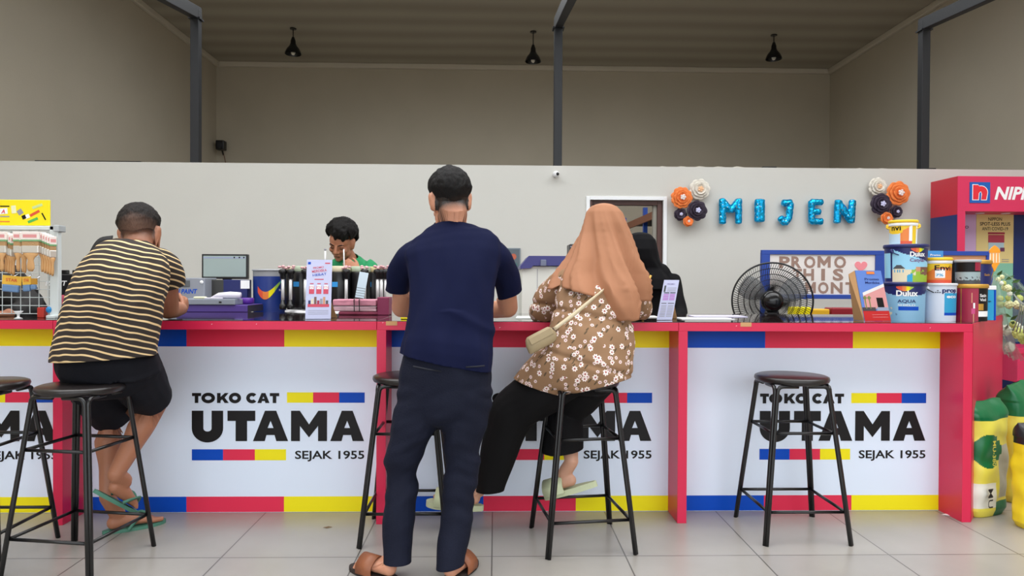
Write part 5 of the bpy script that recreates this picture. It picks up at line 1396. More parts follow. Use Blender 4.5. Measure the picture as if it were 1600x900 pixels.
# ---------------------------------------------------------------- fan behind the counter (seen from its motor side)
def fan():
    Y = 4.62; c = P(1206, 470, Y); R0 = W(60, Y)
    r = thing('pedestal_fan', 'large black pedestal fan standing behind the counter', 'fan', (c.x, c.y, 0))
    bk = black_metal
    Rg = lambda k, yy, rad=.0022, rr=R0: [(c.x + rr * k * cos(t), c.y + yy, c.z + rr * k * sin(t)) for t in [2 * pi * i / 56 for i in range(56)]]
    for nm, y0, y1 in (('rear_grille', -.085, -.0), ('front_grille', .1, .015)):
        a = MB()
        for k in (.27, .42, .56, .7, .85): a.tube(Rg(k, y0 * (1 - k ** 3 * .8)), .002, 5, closed=True)
        N = 100
        for i in range(N):
            t = 2 * pi * i / N; pts = []
            for k in (.2, .5, .8, .95, 1.0):
                tt = t + .35 * (1 - k) ; pts.append((c.x + R0 * k * cos(tt), c.y + y0 * (1 - k ** 3 * .8) if k < 1 else c.y + y1 * .2, c.z + R0 * k * sin(tt)))
            a.tube(pts, .0015, 4, cap=False)
        a.build(nm, bk, r)
    a = MB(); a.tube(Rg(1.0, 0), .006, 8, closed=True); a.build('outer_ring', bk, r, True)
    bl = mat('smoke_blade', (120, 124, 128), .2, alpha=.5)
    for q in range(3):
        a = MB(); th0 = q * 2 * pi / 3 + .5; rows = []
        for i in range(9):
            k = .16 + .74 * i / 8; wd_ = .5 + .55 * sin(pi * min(1, i / 8 * .85 + .12))
            rows.append([a.bm.verts.new((c.x + R0 * k * cos(th0 + f * wd_), c.y + .03 + .045 * f, c.z + R0 * k * sin(th0 + f * wd_))) for f in (-.5, -.25, 0, .25, .5)])
        for A, B in zip(rows, rows[1:]):
            for i in range(4): a.face([A[i], A[i + 1], B[i + 1], B[i]])
        o = a.build('blade', bl, r, True); thick(o, .003)
    a = MB(); a.lathe([(.055, 0), (.055, .05), (.05, .06), (.001, .062)], (c.x, c.y + .06, c.z), 24, M=Matrix.Rotation(pi / 2, 3, 'X')); a.build('hub', bk, r, True)
    a = MB(); a.lathe([(.064, -.0), (.07, .02), (.07, .07), (.06, .1), (.045, .115), (.001, .12)], (c.x, c.y - .06, c.z), 32, M=Matrix.Rotation(pi / 2, 3, 'X')); a.build('motor_housing', mat('gloss_black', (16, 16, 18), .2), r, True)
    a = MB(); a.box(c.x - .045, c.x + .045, c.y - .12, c.y - .0, c.z - .15, c.z - .06, bev=.015); a.build('tilt_bracket', bk, r)
    a = MB(); a.tube([(c.x, c.y - .06, .04), (c.x, c.y - .06, c.z - .13)], .018, 12); a.build('pole', bk, r, True)
    a = MB(); a.lathe([(.23, 0), (.235, .012), (.2, .03), (.05, .045), (.03, .07)], (c.x, c.y - .06, 0), 40); a.build('base', bk, r, True)
    r.rotation_euler = (0, 0, R(-21))
fan()

# ---------------------------------------------------------------- blue framed promotion board
def board():
    Y = 5.55
    x0, x1 = PX(1190, Y), PX(1551, Y); z0, z1 = PZ(1280, 467, Y), PZ(1280, 391, Y); t = W(10, Y)
    r = thing('promo_board', 'blue framed pale board with brown paper letters spelling a promotion', 'board', ((x0 + x1) / 2, Y, 0))
    bl = mat('blue_powder_coat', (34, 70, 160), .4); xm0, xm1 = PX(1368, Y), PX(1386, Y)
    a = MB(); a.box(x0, x1, Y, Y + .03, z1 - .035, z1, bev=.002); a.box(x0, x1, Y, Y + .03, z0, z0 + .035, bev=.002)
    a.box(x0, x0 + W(13, Y), Y, Y + .03, z0 + .035, z1 - .035); a.box(x1 - .05, x1, Y, Y + .03, z0 + .035, z1 - .035); a.box(xm0, xm1, Y, Y + .03, z0 + .035, z1 - .035)
    a.build('frame', bl, r)
    a = MB(); a.box(x0 + .06, xm0, Y + .012, Y + .02, z0 + .03, z1 - .03); a.build('board_panel', mat('glossy_board', (226, 222, 220), .18), r)
    a = MB(); a.box(xm1, x1 - .04, Y + .012, Y + .02, z0 + .03, z1 - .03); a.build('board_panel', mat('board_side', (206, 150, 110), .4), r)
    lm = mat('brown_paper_letters', (152, 124, 112), .7)
    k = Y / FPX
    def word(s, xs, yb, h):
        for ch, xa, xb in zip(s, xs[0::2], xs[1::2]):
            a = MB()
            if ch == 'M': heavy(a, 'M', 0, (xb - xa) * k, 0, h * k, 5 * k, V((PX(xa, Y), Y + .0108, PZ(xa, yb, Y))), 1, .0006); a.build('paper_letter', lm, r); continue
            a.text(ch, V((PX(xa, Y), Y + .0105, PZ(xa, yb, Y))), UX, VZ, h * k, .038, (xb - xa) * k); a.build('paper_letter', lm, r)
    word('PROMO', (1218, 1235, 1237, 1253, 1257, 1275, 1278, 1299, 1304, 1323), 418, 18)
    word('THIS', (1240, 1254, 1256, 1273, 1284, 1290, 1302, 1319), 437.5, 18)
    word('MONTH', (1259, 1276, 1279, 1296, 1299, 1318, 1322, 1338, 1342, 1358), 458, 17.5)
    hx, hz = PX(1346, Y), PZ(1346, 416, Y); R0 = W(10, Y)
    pts = [(R0 * (16 * sin(t) ** 3) / 16, R0 * (13 * cos(t) - 5 * cos(2 * t) - 2 * cos(3 * t) - cos(4 * t)) / 16) for t in [2 * pi * i / 40 for i in range(40)]]
    a = MB(); a.poly([pts], V((hx, Y + .0115, hz)), UX, VZ, .003); a.build('paper_heart', mat('pink_paper', (236, 140, 150), .7), r)
    for x in (x0 + .01, xm0, x1 - .05):
        a = MB(); a.box(x, x + .035, Y + .031, Y + .06, 0, z1 - .02); a.build('stand_leg', bl, r)
    a = MB(); a.box(x0, x1, Y + .03, Y + .34, .02, .05); a.build('stand_foot', bl, r)
board()
# low cabinet with boxes behind the counter on the right
x0, x1 = PX(1238, 4.98), PX(1350, 4.98)
r = thing('low_cabinet', 'low dark cabinet behind the counter below the blue framed board', 'cabinet', ((x0 + x1) / 2, 5.1, 0))
a = MB(); a.box(x0 - .05, x1 + .1, 4.92, 5.3, .05, .93, bev=.004); a.build('carcass', mat('dark_cabinet', (70, 60, 58), .5), r)
a = MB(); a.box(x0 - .04, x1 + .09, 4.94, 5.28, 0, .05); a.build('plinth', black_pl, r)
for s in (0, 1):
    xx = x0 - .04 + s * ((x1 - x0 + .14) / 2 + .005); a = MB(); a.box(xx, xx + (x1 - x0 + .13) / 2 - .005, 4.9, 4.919, .06, .9, bev=.003); d_ = a.build('door', mat('dark_cabinet_door', (80, 68, 64), .45), r)
    a = MB(); a.tube([(xx + .2, 4.885, .6), (xx + .2, 4.885, .72)], .006, 8); a.build('handle', chrome, d_)
def pack(px0, px1, pyt, m, lab, nm, y=5.0, txt=None, tm=p_blk):
    xa, xb = PX(px0, y), PX(px1, y); zt = PZ(px0, pyt, y)
    r = thing(nm, lab, 'package', ((xa + xb) / 2, y, .93))
    a = MB(); a.box(xa, xb, y, y + .12, .931, zt, bev=.008); a.build('wrapper', m, r)
    if txt: a = MB(); a.text(txt, V((xa + .01, y - .0015, zt - .045)), UX, VZ, .022, .02, (xb - xa) * .8); a.build('lettering', tm, r)
pack(1241, 1268, 480, p_yel, 'yellow package lying behind the fan', 'wrapped_package'); pack(1269, 1297, 483, mat('amber_wrap', (226, 178, 40), .4), 'amber package between the yellow package and the red one', 'wrapped_package')
pack(1300, 1342, 481, mat('dark_red_box', (140, 24, 36), .4), 'dark red package beside the tent card', 'wrapped_package')

# ---------------------------------------------------------------- foil letter balloons and paper flowers on the white wall
foil = bpy.data.materials.new('blue_foil'); foil.use_nodes = True; nt = foil.node_tree; b = nt.nodes['Principled BSDF']
tc = nt.nodes.new('ShaderNodeTexCoord'); vo = nt.nodes.new('ShaderNodeTexVoronoi'); vo.inputs['Scale'].default_value = 34; nt.links.new(tc.outputs['Object'], vo.inputs['Vector'])
lt = nt.nodes.new('ShaderNodeMath'); lt.operation = 'LESS_THAN'; lt.inputs[1].default_value = .19; nt.links.new(vo.outputs['Distance'], lt.inputs[0])
mx = nt.nodes.new('ShaderNodeMix'); mx.data_type = 'RGBA'; mx.inputs[6].default_value = (*lin((16, 168, 226)), 1); mx.inputs[7].default_value = (*lin((190, 232, 244)), 1)
nt.links.new(lt.outputs[0], mx.inputs[0]); nt.links.new(mx.outputs[2], b.inputs['Base Color']); b.inputs['Metallic'].default_value = .75; b.inputs['Roughness'].default_value = .22
nn = nt.nodes.new('ShaderNodeTexNoise'); nn.inputs['Scale'].default_value = 22; nt.links.new(tc.outputs['Object'], nn.inputs['Vector'])
bp = nt.nodes.new('ShaderNodeBump'); bp.inputs['Strength'].default_value = .5; bp.inputs['Distance'].default_value = .02; nt.links.new(nn.outputs[0], bp.inputs['Height']); nt.links.new(bp.outputs[0], b.inputs['Normal'])
def balloon(ch, px0, px1, py0, py1, strokes, rad, label):
    Y = 6.945; F = Flesh(); w_ = lambda x, y: P(px0 + (px1 - px0) * x, py1 + (py0 - py1) * y, Y)
    for st_ in strokes:
        q = [w_(*p) for p in st_]
        for p, n_ in zip(q, q[1:]): F.limb([p, p.lerp(n_, .5), n_], [(rad, .03)] * 3, (p - n_).cross(V((0, 1, 0))), 14, 3, caps=(.5, .5))
    # crimped seams at the stroke ends
    me = F.grow(.006, 3); folds(me, lambda c, n: .0035 * nz(c, 40, 40, 40, 3))
    o = put(me, 'foil_letter_balloon', foil); tag(o, label, 'balloon', 'blue foil letter balloons on the wall')
    c = w_(.5, .5); return o
balloon('M', 1129, 1154, 312, 348, [((.0, 0), (.0, 1)), ((.02, .92), (.5, .52)), ((.5, .52), (.98, .92)), ((1.0, 1), (1.0, 0))], .036, 'blue foil balloon in the shape of the letter M')
balloon('I', 1184, 1190, 313, 345, [((.5, 0), (.5, 1)), ((.2, 0), (.2, 1)), ((.8, 0), (.8, 1))], .042, 'blue foil balloon in the shape of the letter I')
balloon('J', 1219, 1236, 316, 350, [((.25, .96), (1, .98)), ((.95, .95), (.8, .3)), ((.8, .3), (.45, .03)), ((.45, .03), (.0, .28))], .036, 'blue foil balloon in the shape of the letter J')
balloon('E', 1268, 1284, 315, 347, [((.0, 0), (.0, 1)), ((.0, .97), (1, .97)), ((.0, .5), (.8, .5)), ((.0, .03), (1, .03))], .034, 'blue foil balloon in the shape of the letter E')
balloon('N', 1308, 1332, 314, 347, [((.0, 0), (.08, 1)), ((.1, .9), (.85, .1)), ((.9, 0), (1.0, 1))], .038, 'blue foil balloon in the shape of the letter N')
def paper_flower(px, py, rad_px, col, ccol, label, layers=3, petals=9, y=6.9, seed=0, stamens=5):
    Y = y; c = P(px, py, Y); R0 = W(rad_px, Y); rnd = random.Random(seed)
    r = thing('paper_flower', label, 'paper flower', c, 'paper flowers on the wall')
    for L in range(layers):
        k = 1 - L * .24; n = max(5, petals - L * 2)
        for i in range(n):
            a = MB(); th0 = 2 * pi * i / n + L * .35 + rnd.uniform(-.08, .08); wv = pi / n * 1.5
            rows = []
            for u in (.1, .35, .6, .8, .93, 1.0):
                row = []
                for v in (-1, -.5, 0, .5, 1):
                    wdt = wv * {.1: .5, .35: .8, .6: 1, .8: 1.0, .93: .8, 1.0: .5}[u]
                    th = th0 + v * wdt; rr = R0 * k * u * (1 - .06 * abs(v) ** 2 * (u > .8))
                    dep = -.012 * L - .05 * (u ** 2) * (.25 + .4 * L / layers) - .007 * (1 - v * v) * u + (.012 * (u > .95))
                    row.append(a.bm.verts.new(c + V((rr * cos(th), dep + .01 * rnd.uniform(-.4, .4) * u + (i % 2) * .004, rr * sin(th)))))
                rows.append(row)
            for A, B in zip(rows, rows[1:]):
                for j in range(4): a.face([A[j], A[j + 1], B[j + 1], B[j]])
            o = a.build('petal', col, r, True)
    a = MB(); cr = R0 * .3
    for i in range(stamens):
        th = 2 * pi * i / stamens; a.ball(c + V((cr * .55 * cos(th), -.012 * layers - .014, cr * .55 * sin(th))), (cr * .36, .006, cr * .36), 2)
    a.ball(c + V((0, -.012 * layers - .016, 0)), (cr * .35, .008, cr * .35), 2)
    a.build('flower_centre', ccol, r, True)
    a = MB(); a.lathe([(R0 * .3, 0), (R0 * .3, 7.0 - Y - .001)], (c.x, YW - .0005, c.z), 16, M=Matrix.Rotation(pi / 2, 3, 'X')); a.build('backing_disc', kraft, r)
po = mat('orange_paper', (244, 134, 66), .75, var=.1); pk = mat('dark_plum_paper', (52, 40, 58), .7, var=.2); pw = mat('ivory_paper', (232, 226, 214), .8)
cw = mat('white_paper_centre', (240, 226, 222), .7); cv = mat('lilac_paper_centre', (206, 206, 238), .7); co = mat('peach_paper_centre', (246, 196, 152), .7)
paper_flower(1065, 309, 17.5, po, cw, 'large orange paper flower in the left cluster, beside the doorway', 4, 11, 6.9, 1)
paper_flower(1093, 296, 17, pw, co, 'ivory paper flower at the top of the left cluster', 3, 9, 6.94, 2)
paper_flower(1089, 329, 16.5, pk, cv, 'large dark plum paper flower in the left cluster', 3, 8, 6.88, 3)
paper_flower(1063, 335, 10.5, pk, cv, 'small dark plum paper flower in the left cluster, under the orange one', 2, 7, 6.92, 4)
paper_flower(1075, 346, 8.5, po, cw, 'small orange paper flower at the bottom of the left cluster', 2, 7, 6.89, 5)
paper_flower(1371, 292, 15, pw, co, 'ivory paper flower at the top of the right cluster', 3, 9, 6.94, 6)
paper_flower(1403, 302, 19.5, po, cw, 'large orange paper flower in the right cluster, beside the letter balloons', 4, 9, 6.9, 7)
paper_flower(1376, 319, 17.5, pk, cv, 'large dark plum paper flower in the right cluster', 3, 8, 6.88, 8)
paper_flower(1400, 331, 10, pk, cv, 'small dark plum paper flower in the right cluster, under the orange one', 2, 7, 6.92, 9)
paper_flower(1385, 341, 10, po, cw, 'small orange paper flower at the bottom of the right cluster', 2, 7, 6.87, 10)
# ---------------------------------------------------------------- red and blue display booth on the right
def booth():
    Y = 6.42; D = .4
    x0 = PX(1495, Y); xr = 6.1; zt = PZ(1495, 275, Y); zf = PZ(1495, 330, Y)
    r = thing('display_booth', 'tall red and blue paint display booth against the right of the white wall', 'booth', ((x0 + xr) / 2, Y + D / 2, 0))
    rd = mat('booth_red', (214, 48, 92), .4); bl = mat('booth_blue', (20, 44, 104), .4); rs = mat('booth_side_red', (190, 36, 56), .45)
    a = MB(); a.box(x0, xr, Y, Y + D, zf, zt, bev=.002); a.build('fascia', rd, r)
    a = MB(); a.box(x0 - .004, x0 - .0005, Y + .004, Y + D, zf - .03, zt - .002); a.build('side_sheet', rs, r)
    a = MB(); a.box(x0 - .004, x0 + .02, Y + .004, Y + D, .0, zf - .031); a.build('side_panel', bl, r)
    xp = PX(1507, Y); a = MB(); a.box(x0, xp, Y, Y + .06, 0, zf); a.build('front_post', rd, r)
    a = MB(); a.box(xr - .08, xr, Y, Y + D, 0, zf); a.build('side_panel', bl, r)
    a = MB(); a.box(x0 + .02, xr - .08, Y + .3, Y + D, 0, zf); a.build('back_panel', bl, r)
    yb = Y + .297
    def sheet(px0, px1, py0, py1, m, n, dy=0.0):
        a = MB(); a.box(PX(px0, yb), PX(px1, yb), yb - .002 - dy, yb - dy, PZ(px0, py1, yb), PZ(px0, py0, yb)); return a.build(n, m, r)
    sheet(1500, 1524, 334, 520, mat('poster_lilac', (206, 176, 216), .5), 'poster')
    py_ = sheet(1524, 1582, 334, 411, mat('poster_yellow', (226, 208, 140), .5), 'poster', .003)
    sheet(1524, 1582, 411, 520, mat('poster_green', (132, 196, 168), .5), 'poster', .003)
    def tx(s, px, py, w_, h, m=p_blk, bold=.01, al='CENTER'):
        a = MB(); a.text(s, V((PX(px, yb), yb - .0062, PZ(px, py, yb))), UX, VZ, W(h, yb), bold, W(w_, yb), align=al); a.build('lettering', m, r)
    tx('NIPPON', 1553, 345, 22, 5.5); tx('SPOT-LESS PLUS', 1553, 352.5, 49, 5.5, bold=.02); tx('ANTI COVID-19', 1553, 360, 42, 5.5)
    tx('O', 1509, 357, 6, 4.5)
    # printed paint can on the poster
    def pr(px0, px1, py0, py1, m, dy=.0062): sheet(px0, px1, py0, py1, m, 'print', dy)
    pr(1542, 1568, 363, 366, crimson); pr(1542.5, 1567.5, 367, 379, mat('print_can_red', (172, 56, 76), .4)); pr(1543, 1567, 379, 392, mat('print_can_pale', (176, 206, 214), .4)); pr(1561, 1568, 387, 393, mat('print_can_plum', (110, 60, 90), .4), .0066)
    tx('NIPPON', 1558, 372.5, 14, 3, p_white); tx('PAINT', 1558, 376.5, 11, 3, p_white)
    for y in (405, 408): pr(1564, 1575, y, y + .8, p_grey)
    # lamps let into the soffit
    for px in (1530, 1570):
        a = MB(); a.lathe([(.035, -.004), (.04, 0), (.03, .002)], (PX(px, Y + .15), Y + .15, zf - .002), 20); a.build('downlight', p_white, r)
    # logo and name on the fascia
    o = lambda px, py, dy=.001: V((PX(px, Y), Y - dy, PZ(px, py, Y)))
    a = MB(); s = W(33, Y); a.poly([[(0, 0), (s, 0), (s, s), (0, s)]], o(1513, 317), UX, VZ, .004); a.build('logo_tile', mat('logo_blue', (14, 92, 178), .4), r)
    def nshape(g):
        return [(.16 - g, .16 - g), (.16 - g, .86 + g), (.40, .86 + g), (.46, .80 + g * .6)] + [(.56 + (.30 + g) * cos(t), .50 + (.30 + g) * sin(t)) for t in [R(100) - i * R(105) / 12 for i in range(13)]] + [(.80 + g, .16 - g), (.56 - g * .2, .16 - g), (.60 - g, .42), (.555, .545 - g), (.50, .54 - g), (.44 + g, .46), (.42 + g, .16 - g)]
    for g, m, dy in ((.035, p_white, .0055), (0, mat('logo_red', (228, 40, 58), .4), .0066)):
        a = MB(); a.poly([[(x * s, y * s) for x, y in nshape(g)]], o(1513, 317, dy - .001), UX, VZ, .001); a.build('logo_letter', m, r)
    a = MB(); a.text('NIPPON PAINT', o(1552, 311, .002), UX, VZ, W(20, Y), .035, None, shear=.25); a.build('lettering', p_white, r)
    # red drawer plinth at the foot
    zq0, zq1 = .36, .66
    a = MB(); a.box(x0 + .25, xr, 5.98, Y - .002, zq0, zq1, bev=.003); a.build('drawer', rd, r)
    a = MB(); a.box(x0 + .25, xr, 5.97, 5.979, zq1 - .05, zq1 - .045); a.build('drawer_groove', rs, r)
    for x in (x0 + .28, xr - .1): a = MB(); a.box(x, x + .05, 6.02, 6.07, 0, zq0); a.build('leg', black_pl, r)
booth()
c = V((PX(1592, 5.7), 5.7, 0))
a = MB(); a.lathe([(.16, 0), (.18, .02), (.17, .3), (.15, .33), (.001, .34)], c, 28); tag(a.build('dark_pail', mat('dark_purple_pail', (60, 44, 84), .45), None, True), 'dark purple pail on the floor below the red booth drawer', 'pail')
# bags of mortar in front of the slanting wing
def mortar_bag(label, c, w_, d_, h, rz, wallm, capm, logo, t0, z0=0.0):
    r = thing('mortar_bag', label, 'bag', (c[0], c[1], z0), 'bags of mortar at the end of the counter')
    M = Matrix.Translation((c[0], c[1], z0)) @ Matrix.Rotation(rz, 4, 'Z')
    def surf(N, K, z_lo, z_hi):
        a = MB(); rings = []
        for j in range(K + 1):
            t = z_lo + (z_hi - z_lo) * j / K
            pin = 1 - max(0, (t - .86) / .14) ** 2 * .93; bul = 1 + .1 * sin(pi * min(1, t * 1.1)); bot = min(1, .82 + t * 3)
            ring = []
            for i in range(N):
                th = 2 * pi * i / N; cx, sx = cos(th), sin(th)
                x = w_ / 2 * (abs(cx) ** .55) * (1 if cx > 0 else -1) * (1 + .04 * (t > .86)) * bot
                y = d_ / 2 * (abs(sx) ** .6) * (1 if sx > 0 else -1) * pin * bul * bot
                n_ = .014 * noise.noise(V((x * 12, y * 12, t * 7 + t0))) * min(1, t * 6)
                ring.append(a.bm.verts.new(M @ V((x + n_ * cx, y + n_ * sx, t * h + .02 * noise.noise(V((x * 6, t0, 0))) * t))))
            rings.append(ring)
        return a, rings
    a, rg = surf(168, 120, 0, 1); N = 168
    for j in range(120):
        t = (j + .5) / 120
        for i in range(N):
            th = 2 * pi * (i + .5) / N; x = cos(th) * abs(cos(th)) ** -.45; fr = sin(th) < 0
            a.mi = wallm(x if fr else 9, t)
            a.face([rg[j][i], rg[j][(i + 1) % N], rg[j + 1][(i + 1) % N], rg[j + 1][i]])
    a.face(rg[0][::-1]); a.face(rg[-1]); a.build('sack', capm, r, True)
    for s, x, z, sz, fit, m, up in logo:
        a = MB(); u_ = M.to_3x3() @ V((0, 0, -1 if up < 0 else 1)); v_ = M.to_3x3() @ V((1 if up < 0 else -1, 0, 0))
        o_ = M @ V((x * w_, -d_ / 2 * 1.1 - .02, z * h)); a.text(s, o_, u_, v_, sz, .004, fit); a.build('lettering', m, r)
ylw = mat('sack_yellow', (226, 214, 84), .35, bump=.3, bscale=14); grn = mat('sack_green', (10, 104, 60), .3, bump=.3, bscale=14); sil = mat('sack_silver', (176, 176, 164), .3, bump=.5, bscale=18); wht = mat('sack_white', (226, 226, 216), .35); blk = mat('sack_black', (34, 34, 38), .35, bump=.3, bscale=14); yl2 = mat('sack_bright_yellow', (238, 214, 40), .35, bump=.3, bscale=14)
def w1(x, t):
    if t > .84: return 1
    if x == 9: return 0
    if math.hypot((x + .42) * .135, (t - .58) * .6) < .088: return 1
    if .2 < x < .75 and .16 < t < .62: return 2
    if x < -.1 and t < .3 and t > .08: return 3
    if x > .1 and t < .13: return 1
    return 0
mortar_bag('green and yellow mortar bag leaning on the dark red wing', (2.60, 3.645), .27, .13, .60, R(22), w1, [ylw, grn, sil, wht], [('MU-380', -.24, .68, .026, .13, ylw, -1), ('MU', -.36, .27, .04, .1, blk, -1)], 1.0)
def w2(x, t):
    if t > .8: return 1
    if x == 9: return 0
    if -.6 < x < .5 and .36 < t < .76: return 1
    if -.3 < x < .6 and .08 < t < .3: return 2
    return 0
mortar_bag('black and bright yellow mortar bag in front at the right edge', (2.735, 3.43), .24, .13, .53, R(6), w2, [yl2, blk, wht], [('Skim Wall', -.12, .72, .03, .17, yl2, -1), ('MU', -.06, .26, .035, .08, blk, -1)], 3.0)
mortar_bag('dark green topped mortar bag standing behind the other two', (2.96, 3.89), .26, .14, .66, R(35), lambda x, t: 1 if t > .74 else 0, [ylw, grn], [], 5.0)

# ---------------------------------------------------------------- left: paint brush rack on the counter
def rack():
    Y = 3.66; xr = PX(91, Y); x0 = xr - 1.0; zt = PZ(85, 353, Y)
    r = thing('brush_rack', 'white wire display rack for paint brushes on the left counter', 'rack', ((x0 + xr) / 2, Y + .1, CT))
    wm = mat('white_rack_metal', (212, 220, 220), .4)
    for x in (xr - .045, x0):
        a = MB(); a.box(x, x + .045, Y, Y + .03, CT, zt, bev=.003); a.build('upright', wm, r)
        a = MB(); a.box(x, x + .045, Y - .03, Y + .3, CT, CT + .015, bev=.003); a.build('foot', wm, r)
    a = MB(); a.box(x0, xr, Y, Y + .03, zt - .022, zt, bev=.003); a.build('top_bar', wm, r)
    a = MB(); a.box(xr - .02, xr + .01, Y - .012, Y + .05, zt - .03, zt + .004, bev=.004); a.build('end_cap', mat('rack_cap', (170, 176, 178), .4), r)
    a = MB()
    n = 20
    for i in range(n + 1):
        x = x0 + .03 + (xr - x0 - .06) * i / n; a.tube([(x, Y + .04, CT + .02), (x, Y + .04, zt - .01)], .0022, 5)
    for i in range(11):
        z = CT + .02 + (zt - CT - .05) * i / 10; a.tube([(x0 + .02, Y + .043, z), (xr - .02, Y + .043, z)], .0022, 5)
    a.build('wire_grid', wm, r)
    # header sign
    hz0, hz1 = zt + .002, PZ(40, 312, Y); hx = PX(76, Y)
    s = thing('header_sign', 'bright yellow sign with small printed tools on top of the brush rack', 'sign', ((x0 + hx) / 2, Y + .02, hz0))
    a = MB(); a.box(x0 + .1, hx, Y + .008, Y + .018, hz0, hz1, bev=.002); a.build('sign_board', mat('sign_yellow', (252, 230, 10), .4), s)
    o = V((0, Y + .0072, 0))
    def pr(px, py, w_, h, ang, m):
        a = MB(); c, q = cos(ang), sin(ang); pts = [(-w_, -h), (w_, -h), (w_, h), (-w_, h)]
        a.poly([[(W(x * c - y * q, Y), W(x * q + y * c, Y)) for x, y in pts]], V((PX(px, Y), Y + .0078, PZ(px, py, Y))), UX, VZ, .0006); a.build('print', m, s)
    pr(20, 327, 3.5, 6, .1, mat('print_pale', (236, 236, 190), .5)); pr(30, 331, 4, 4, .6, p_grey); pr(36, 339, 3, 3, .4, p_blk); pr(41, 338, 3.5, 3, .4, p_white); pr(57, 322, 8, 2, .35, mat('print_mint', (200, 220, 150), .5))
    pr(53, 333, 8, 2, .5, flame_r); pr(50, 344, 8, 2, .4, mat('print_leaf', (80, 180, 80), .5)); pr(67, 338, 1, 6, .5, p_blk); pr(0, 330, 10, 4.5, .1, p_white)
    a = MB(); a.text('A', V((PX(0.5, Y), Y + .0068, PZ(1, 333, Y))), UX, VZ, W(6, Y), .03, W(6, Y), shear=.2); a.build('lettering', mat('print_bright_red', (222, 30, 40), .4), s)
    for py, m, w_ in ((322, p_blk, 14), (338, p_grey, 14), (346, orange_p, 15)): pr(6, py, w_ / 2, .9, 0, m)
    return Y
YR = rack()
wood = mat('brush_wood', (206, 158, 104), .5, var=.2, vscale=20, stretch=(1, 1, .2)); bris = mat('bristle_tan', (190, 150, 104), .8, bump=.5, bscale=300); ferr = mat('ferrule_silver', (226, 222, 214), .3, .6); slv = mat('card_sleeve', (240, 228, 222), .6); slg = mat('sleeve_green', (120, 170, 120), .6); slp = mat('sleeve_pink', (222, 150, 150), .6)
BR = None
def brush(px, y, w_px, label, ztop=362, rz=0):
    global BR
    if BR is None:
        r = thing('paint_brush', label, 'brush', (0, 0, 0), 'paint brushes hanging on the rack')
        # unit brush: 0.05 wide, hanging with the handle down; origin at the top
        a = MB(); a.box(-.026, .026, -.008, .008, -.042, 0, bev=.002); a.build('card_sleeve', slv, r)
        a = MB(); a.box(-.0262, .0262, -.0083, .0083, -.042, -.034, bev=.001); a.build('sleeve_stripe', slg, r)
        a = MB(); a.box(-.02, .02, -.0084, -.0079, -.026, -.012); a.build('sleeve_print', slp, r)
        a = MB(); a.box(-.024, .024, -.0065, .0065, -.062, -.04, bev=.002); a.build('bristles', bris, r)
        a = MB(); a.box(-.025, .025, -.0075, .0075, -.092, -.06, bev=.003); a.build('ferrule', ferr, r)
        a = MB(); rows = []
        for z, hw, hd in ((-.09, .024, .006), (-.1, .022, .007), (-.112, .012, .007), (-.125, .0085, .007), (-.145, .011, .007), (-.16, .011, .006), (-.172, .006, .004)):
            rows.append([a.bm.verts.new((hw * cos(t), hd * sin(t), z)) for t in [2 * pi * i / 14 for i in range(14)]])
        for A, B in zip(rows, rows[1:]):
            for k in range(14): a.face([A[k], B[k], B[(k + 1) % 14], A[(k + 1) % 14]])
        a.face(rows[0]); a.face(rows[-1][::-1]); a.build('handle', wood, r, True)
        BR = r; o = r
        o.location = P(px, ztop, y); o.rotation_euler = (0, 0, rz)
    else: o = dup(BR, P(px, ztop, y), rz, label)
    k = W(w_px, y) / .052; o.scale = (k, 1, W(1, y) * 61 / .172)
    return o
brush(28.5, 3.6, 14, 'narrow paint brush with white sleeve in front on the rack, left of the wide one')
brush(48, 3.57, 27, 'widest paint brush with white sleeve in front on the rack')
brush(3, 3.585, 14, 'paint brush with white sleeve hung in front of the bunch at the far left')
k = 0
for grp, lab in (((66, 70, 74, 78, 82), 'paint brush among those hung one behind another at the right end of the rack'), ((9, 13, 17, 21), 'paint brush among those hung one behind another at the left of the rack'), ((36, 39), 'paint brush tucked between the narrow and the wide one')):
    for i, px in enumerate(grp): brush(px, 3.605 + .004 * i, 10, lab, 363 + i * 1.6, R(58)); k += 1
def blister(px0, px1, py0, py1, col, tilt, label, txt=None):
    Y = 3.655; c = P((px0 + px1) / 2, py0, Y); w_ = W(px1 - px0, Y) / 2; h = W(py1 - py0, Y)
    r = thing('blister_pack', label, 'pack', c, 'hanging packs on the rack')
    M = Matrix.Translation(c) @ Matrix.Rotation(tilt, 4, 'Y')
    a = MB(); a.box(-w_, w_, -.003, .003, -h * .55, 0, bev=.001, M=M); a.build('header_card', col, r)
    a = MB(); a.box(-w_ * .85, w_ * .85, -.012, .006, -h, -h * .55, bev=.006, M=M); a.build('bag', mat('pack_blue', (110, 146, 190), .25), r)
    a = MB(); a.tube([c + V((0, 0, -.005)), c + V((0, .045, .01))], .002, 6); a.build('hook', chrome, r)
    if txt: a = MB(); a.text(txt, M @ V((-w_ * .6, -.004, -h * .35)), M.to_3x3() @ UX, M.to_3x3() @ VZ, .016, .02, w_ * 1.2); a.build('lettering', flame_r, r)
pky = mat('pack_yellow', (248, 196, 70), .45)
blister(5, 34, 431, 456, pky, R(5), 'widest yellow and blue pack hanging under the brushes', 'STAR')
blister(35, 48, 432, 455, pky, R(-4), 'narrow yellow pack hanging beside the widest pack', 'STAR')
blister(48.5, 58, 435, 452, mat('pack_amber', (208, 150, 40), .5), 0, 'small amber pack hanging third in the row')
c = P(76.5, 484, 3.66); r = thing('blue_roller', 'round blue tool hanging low on the rack', 'roller', c)
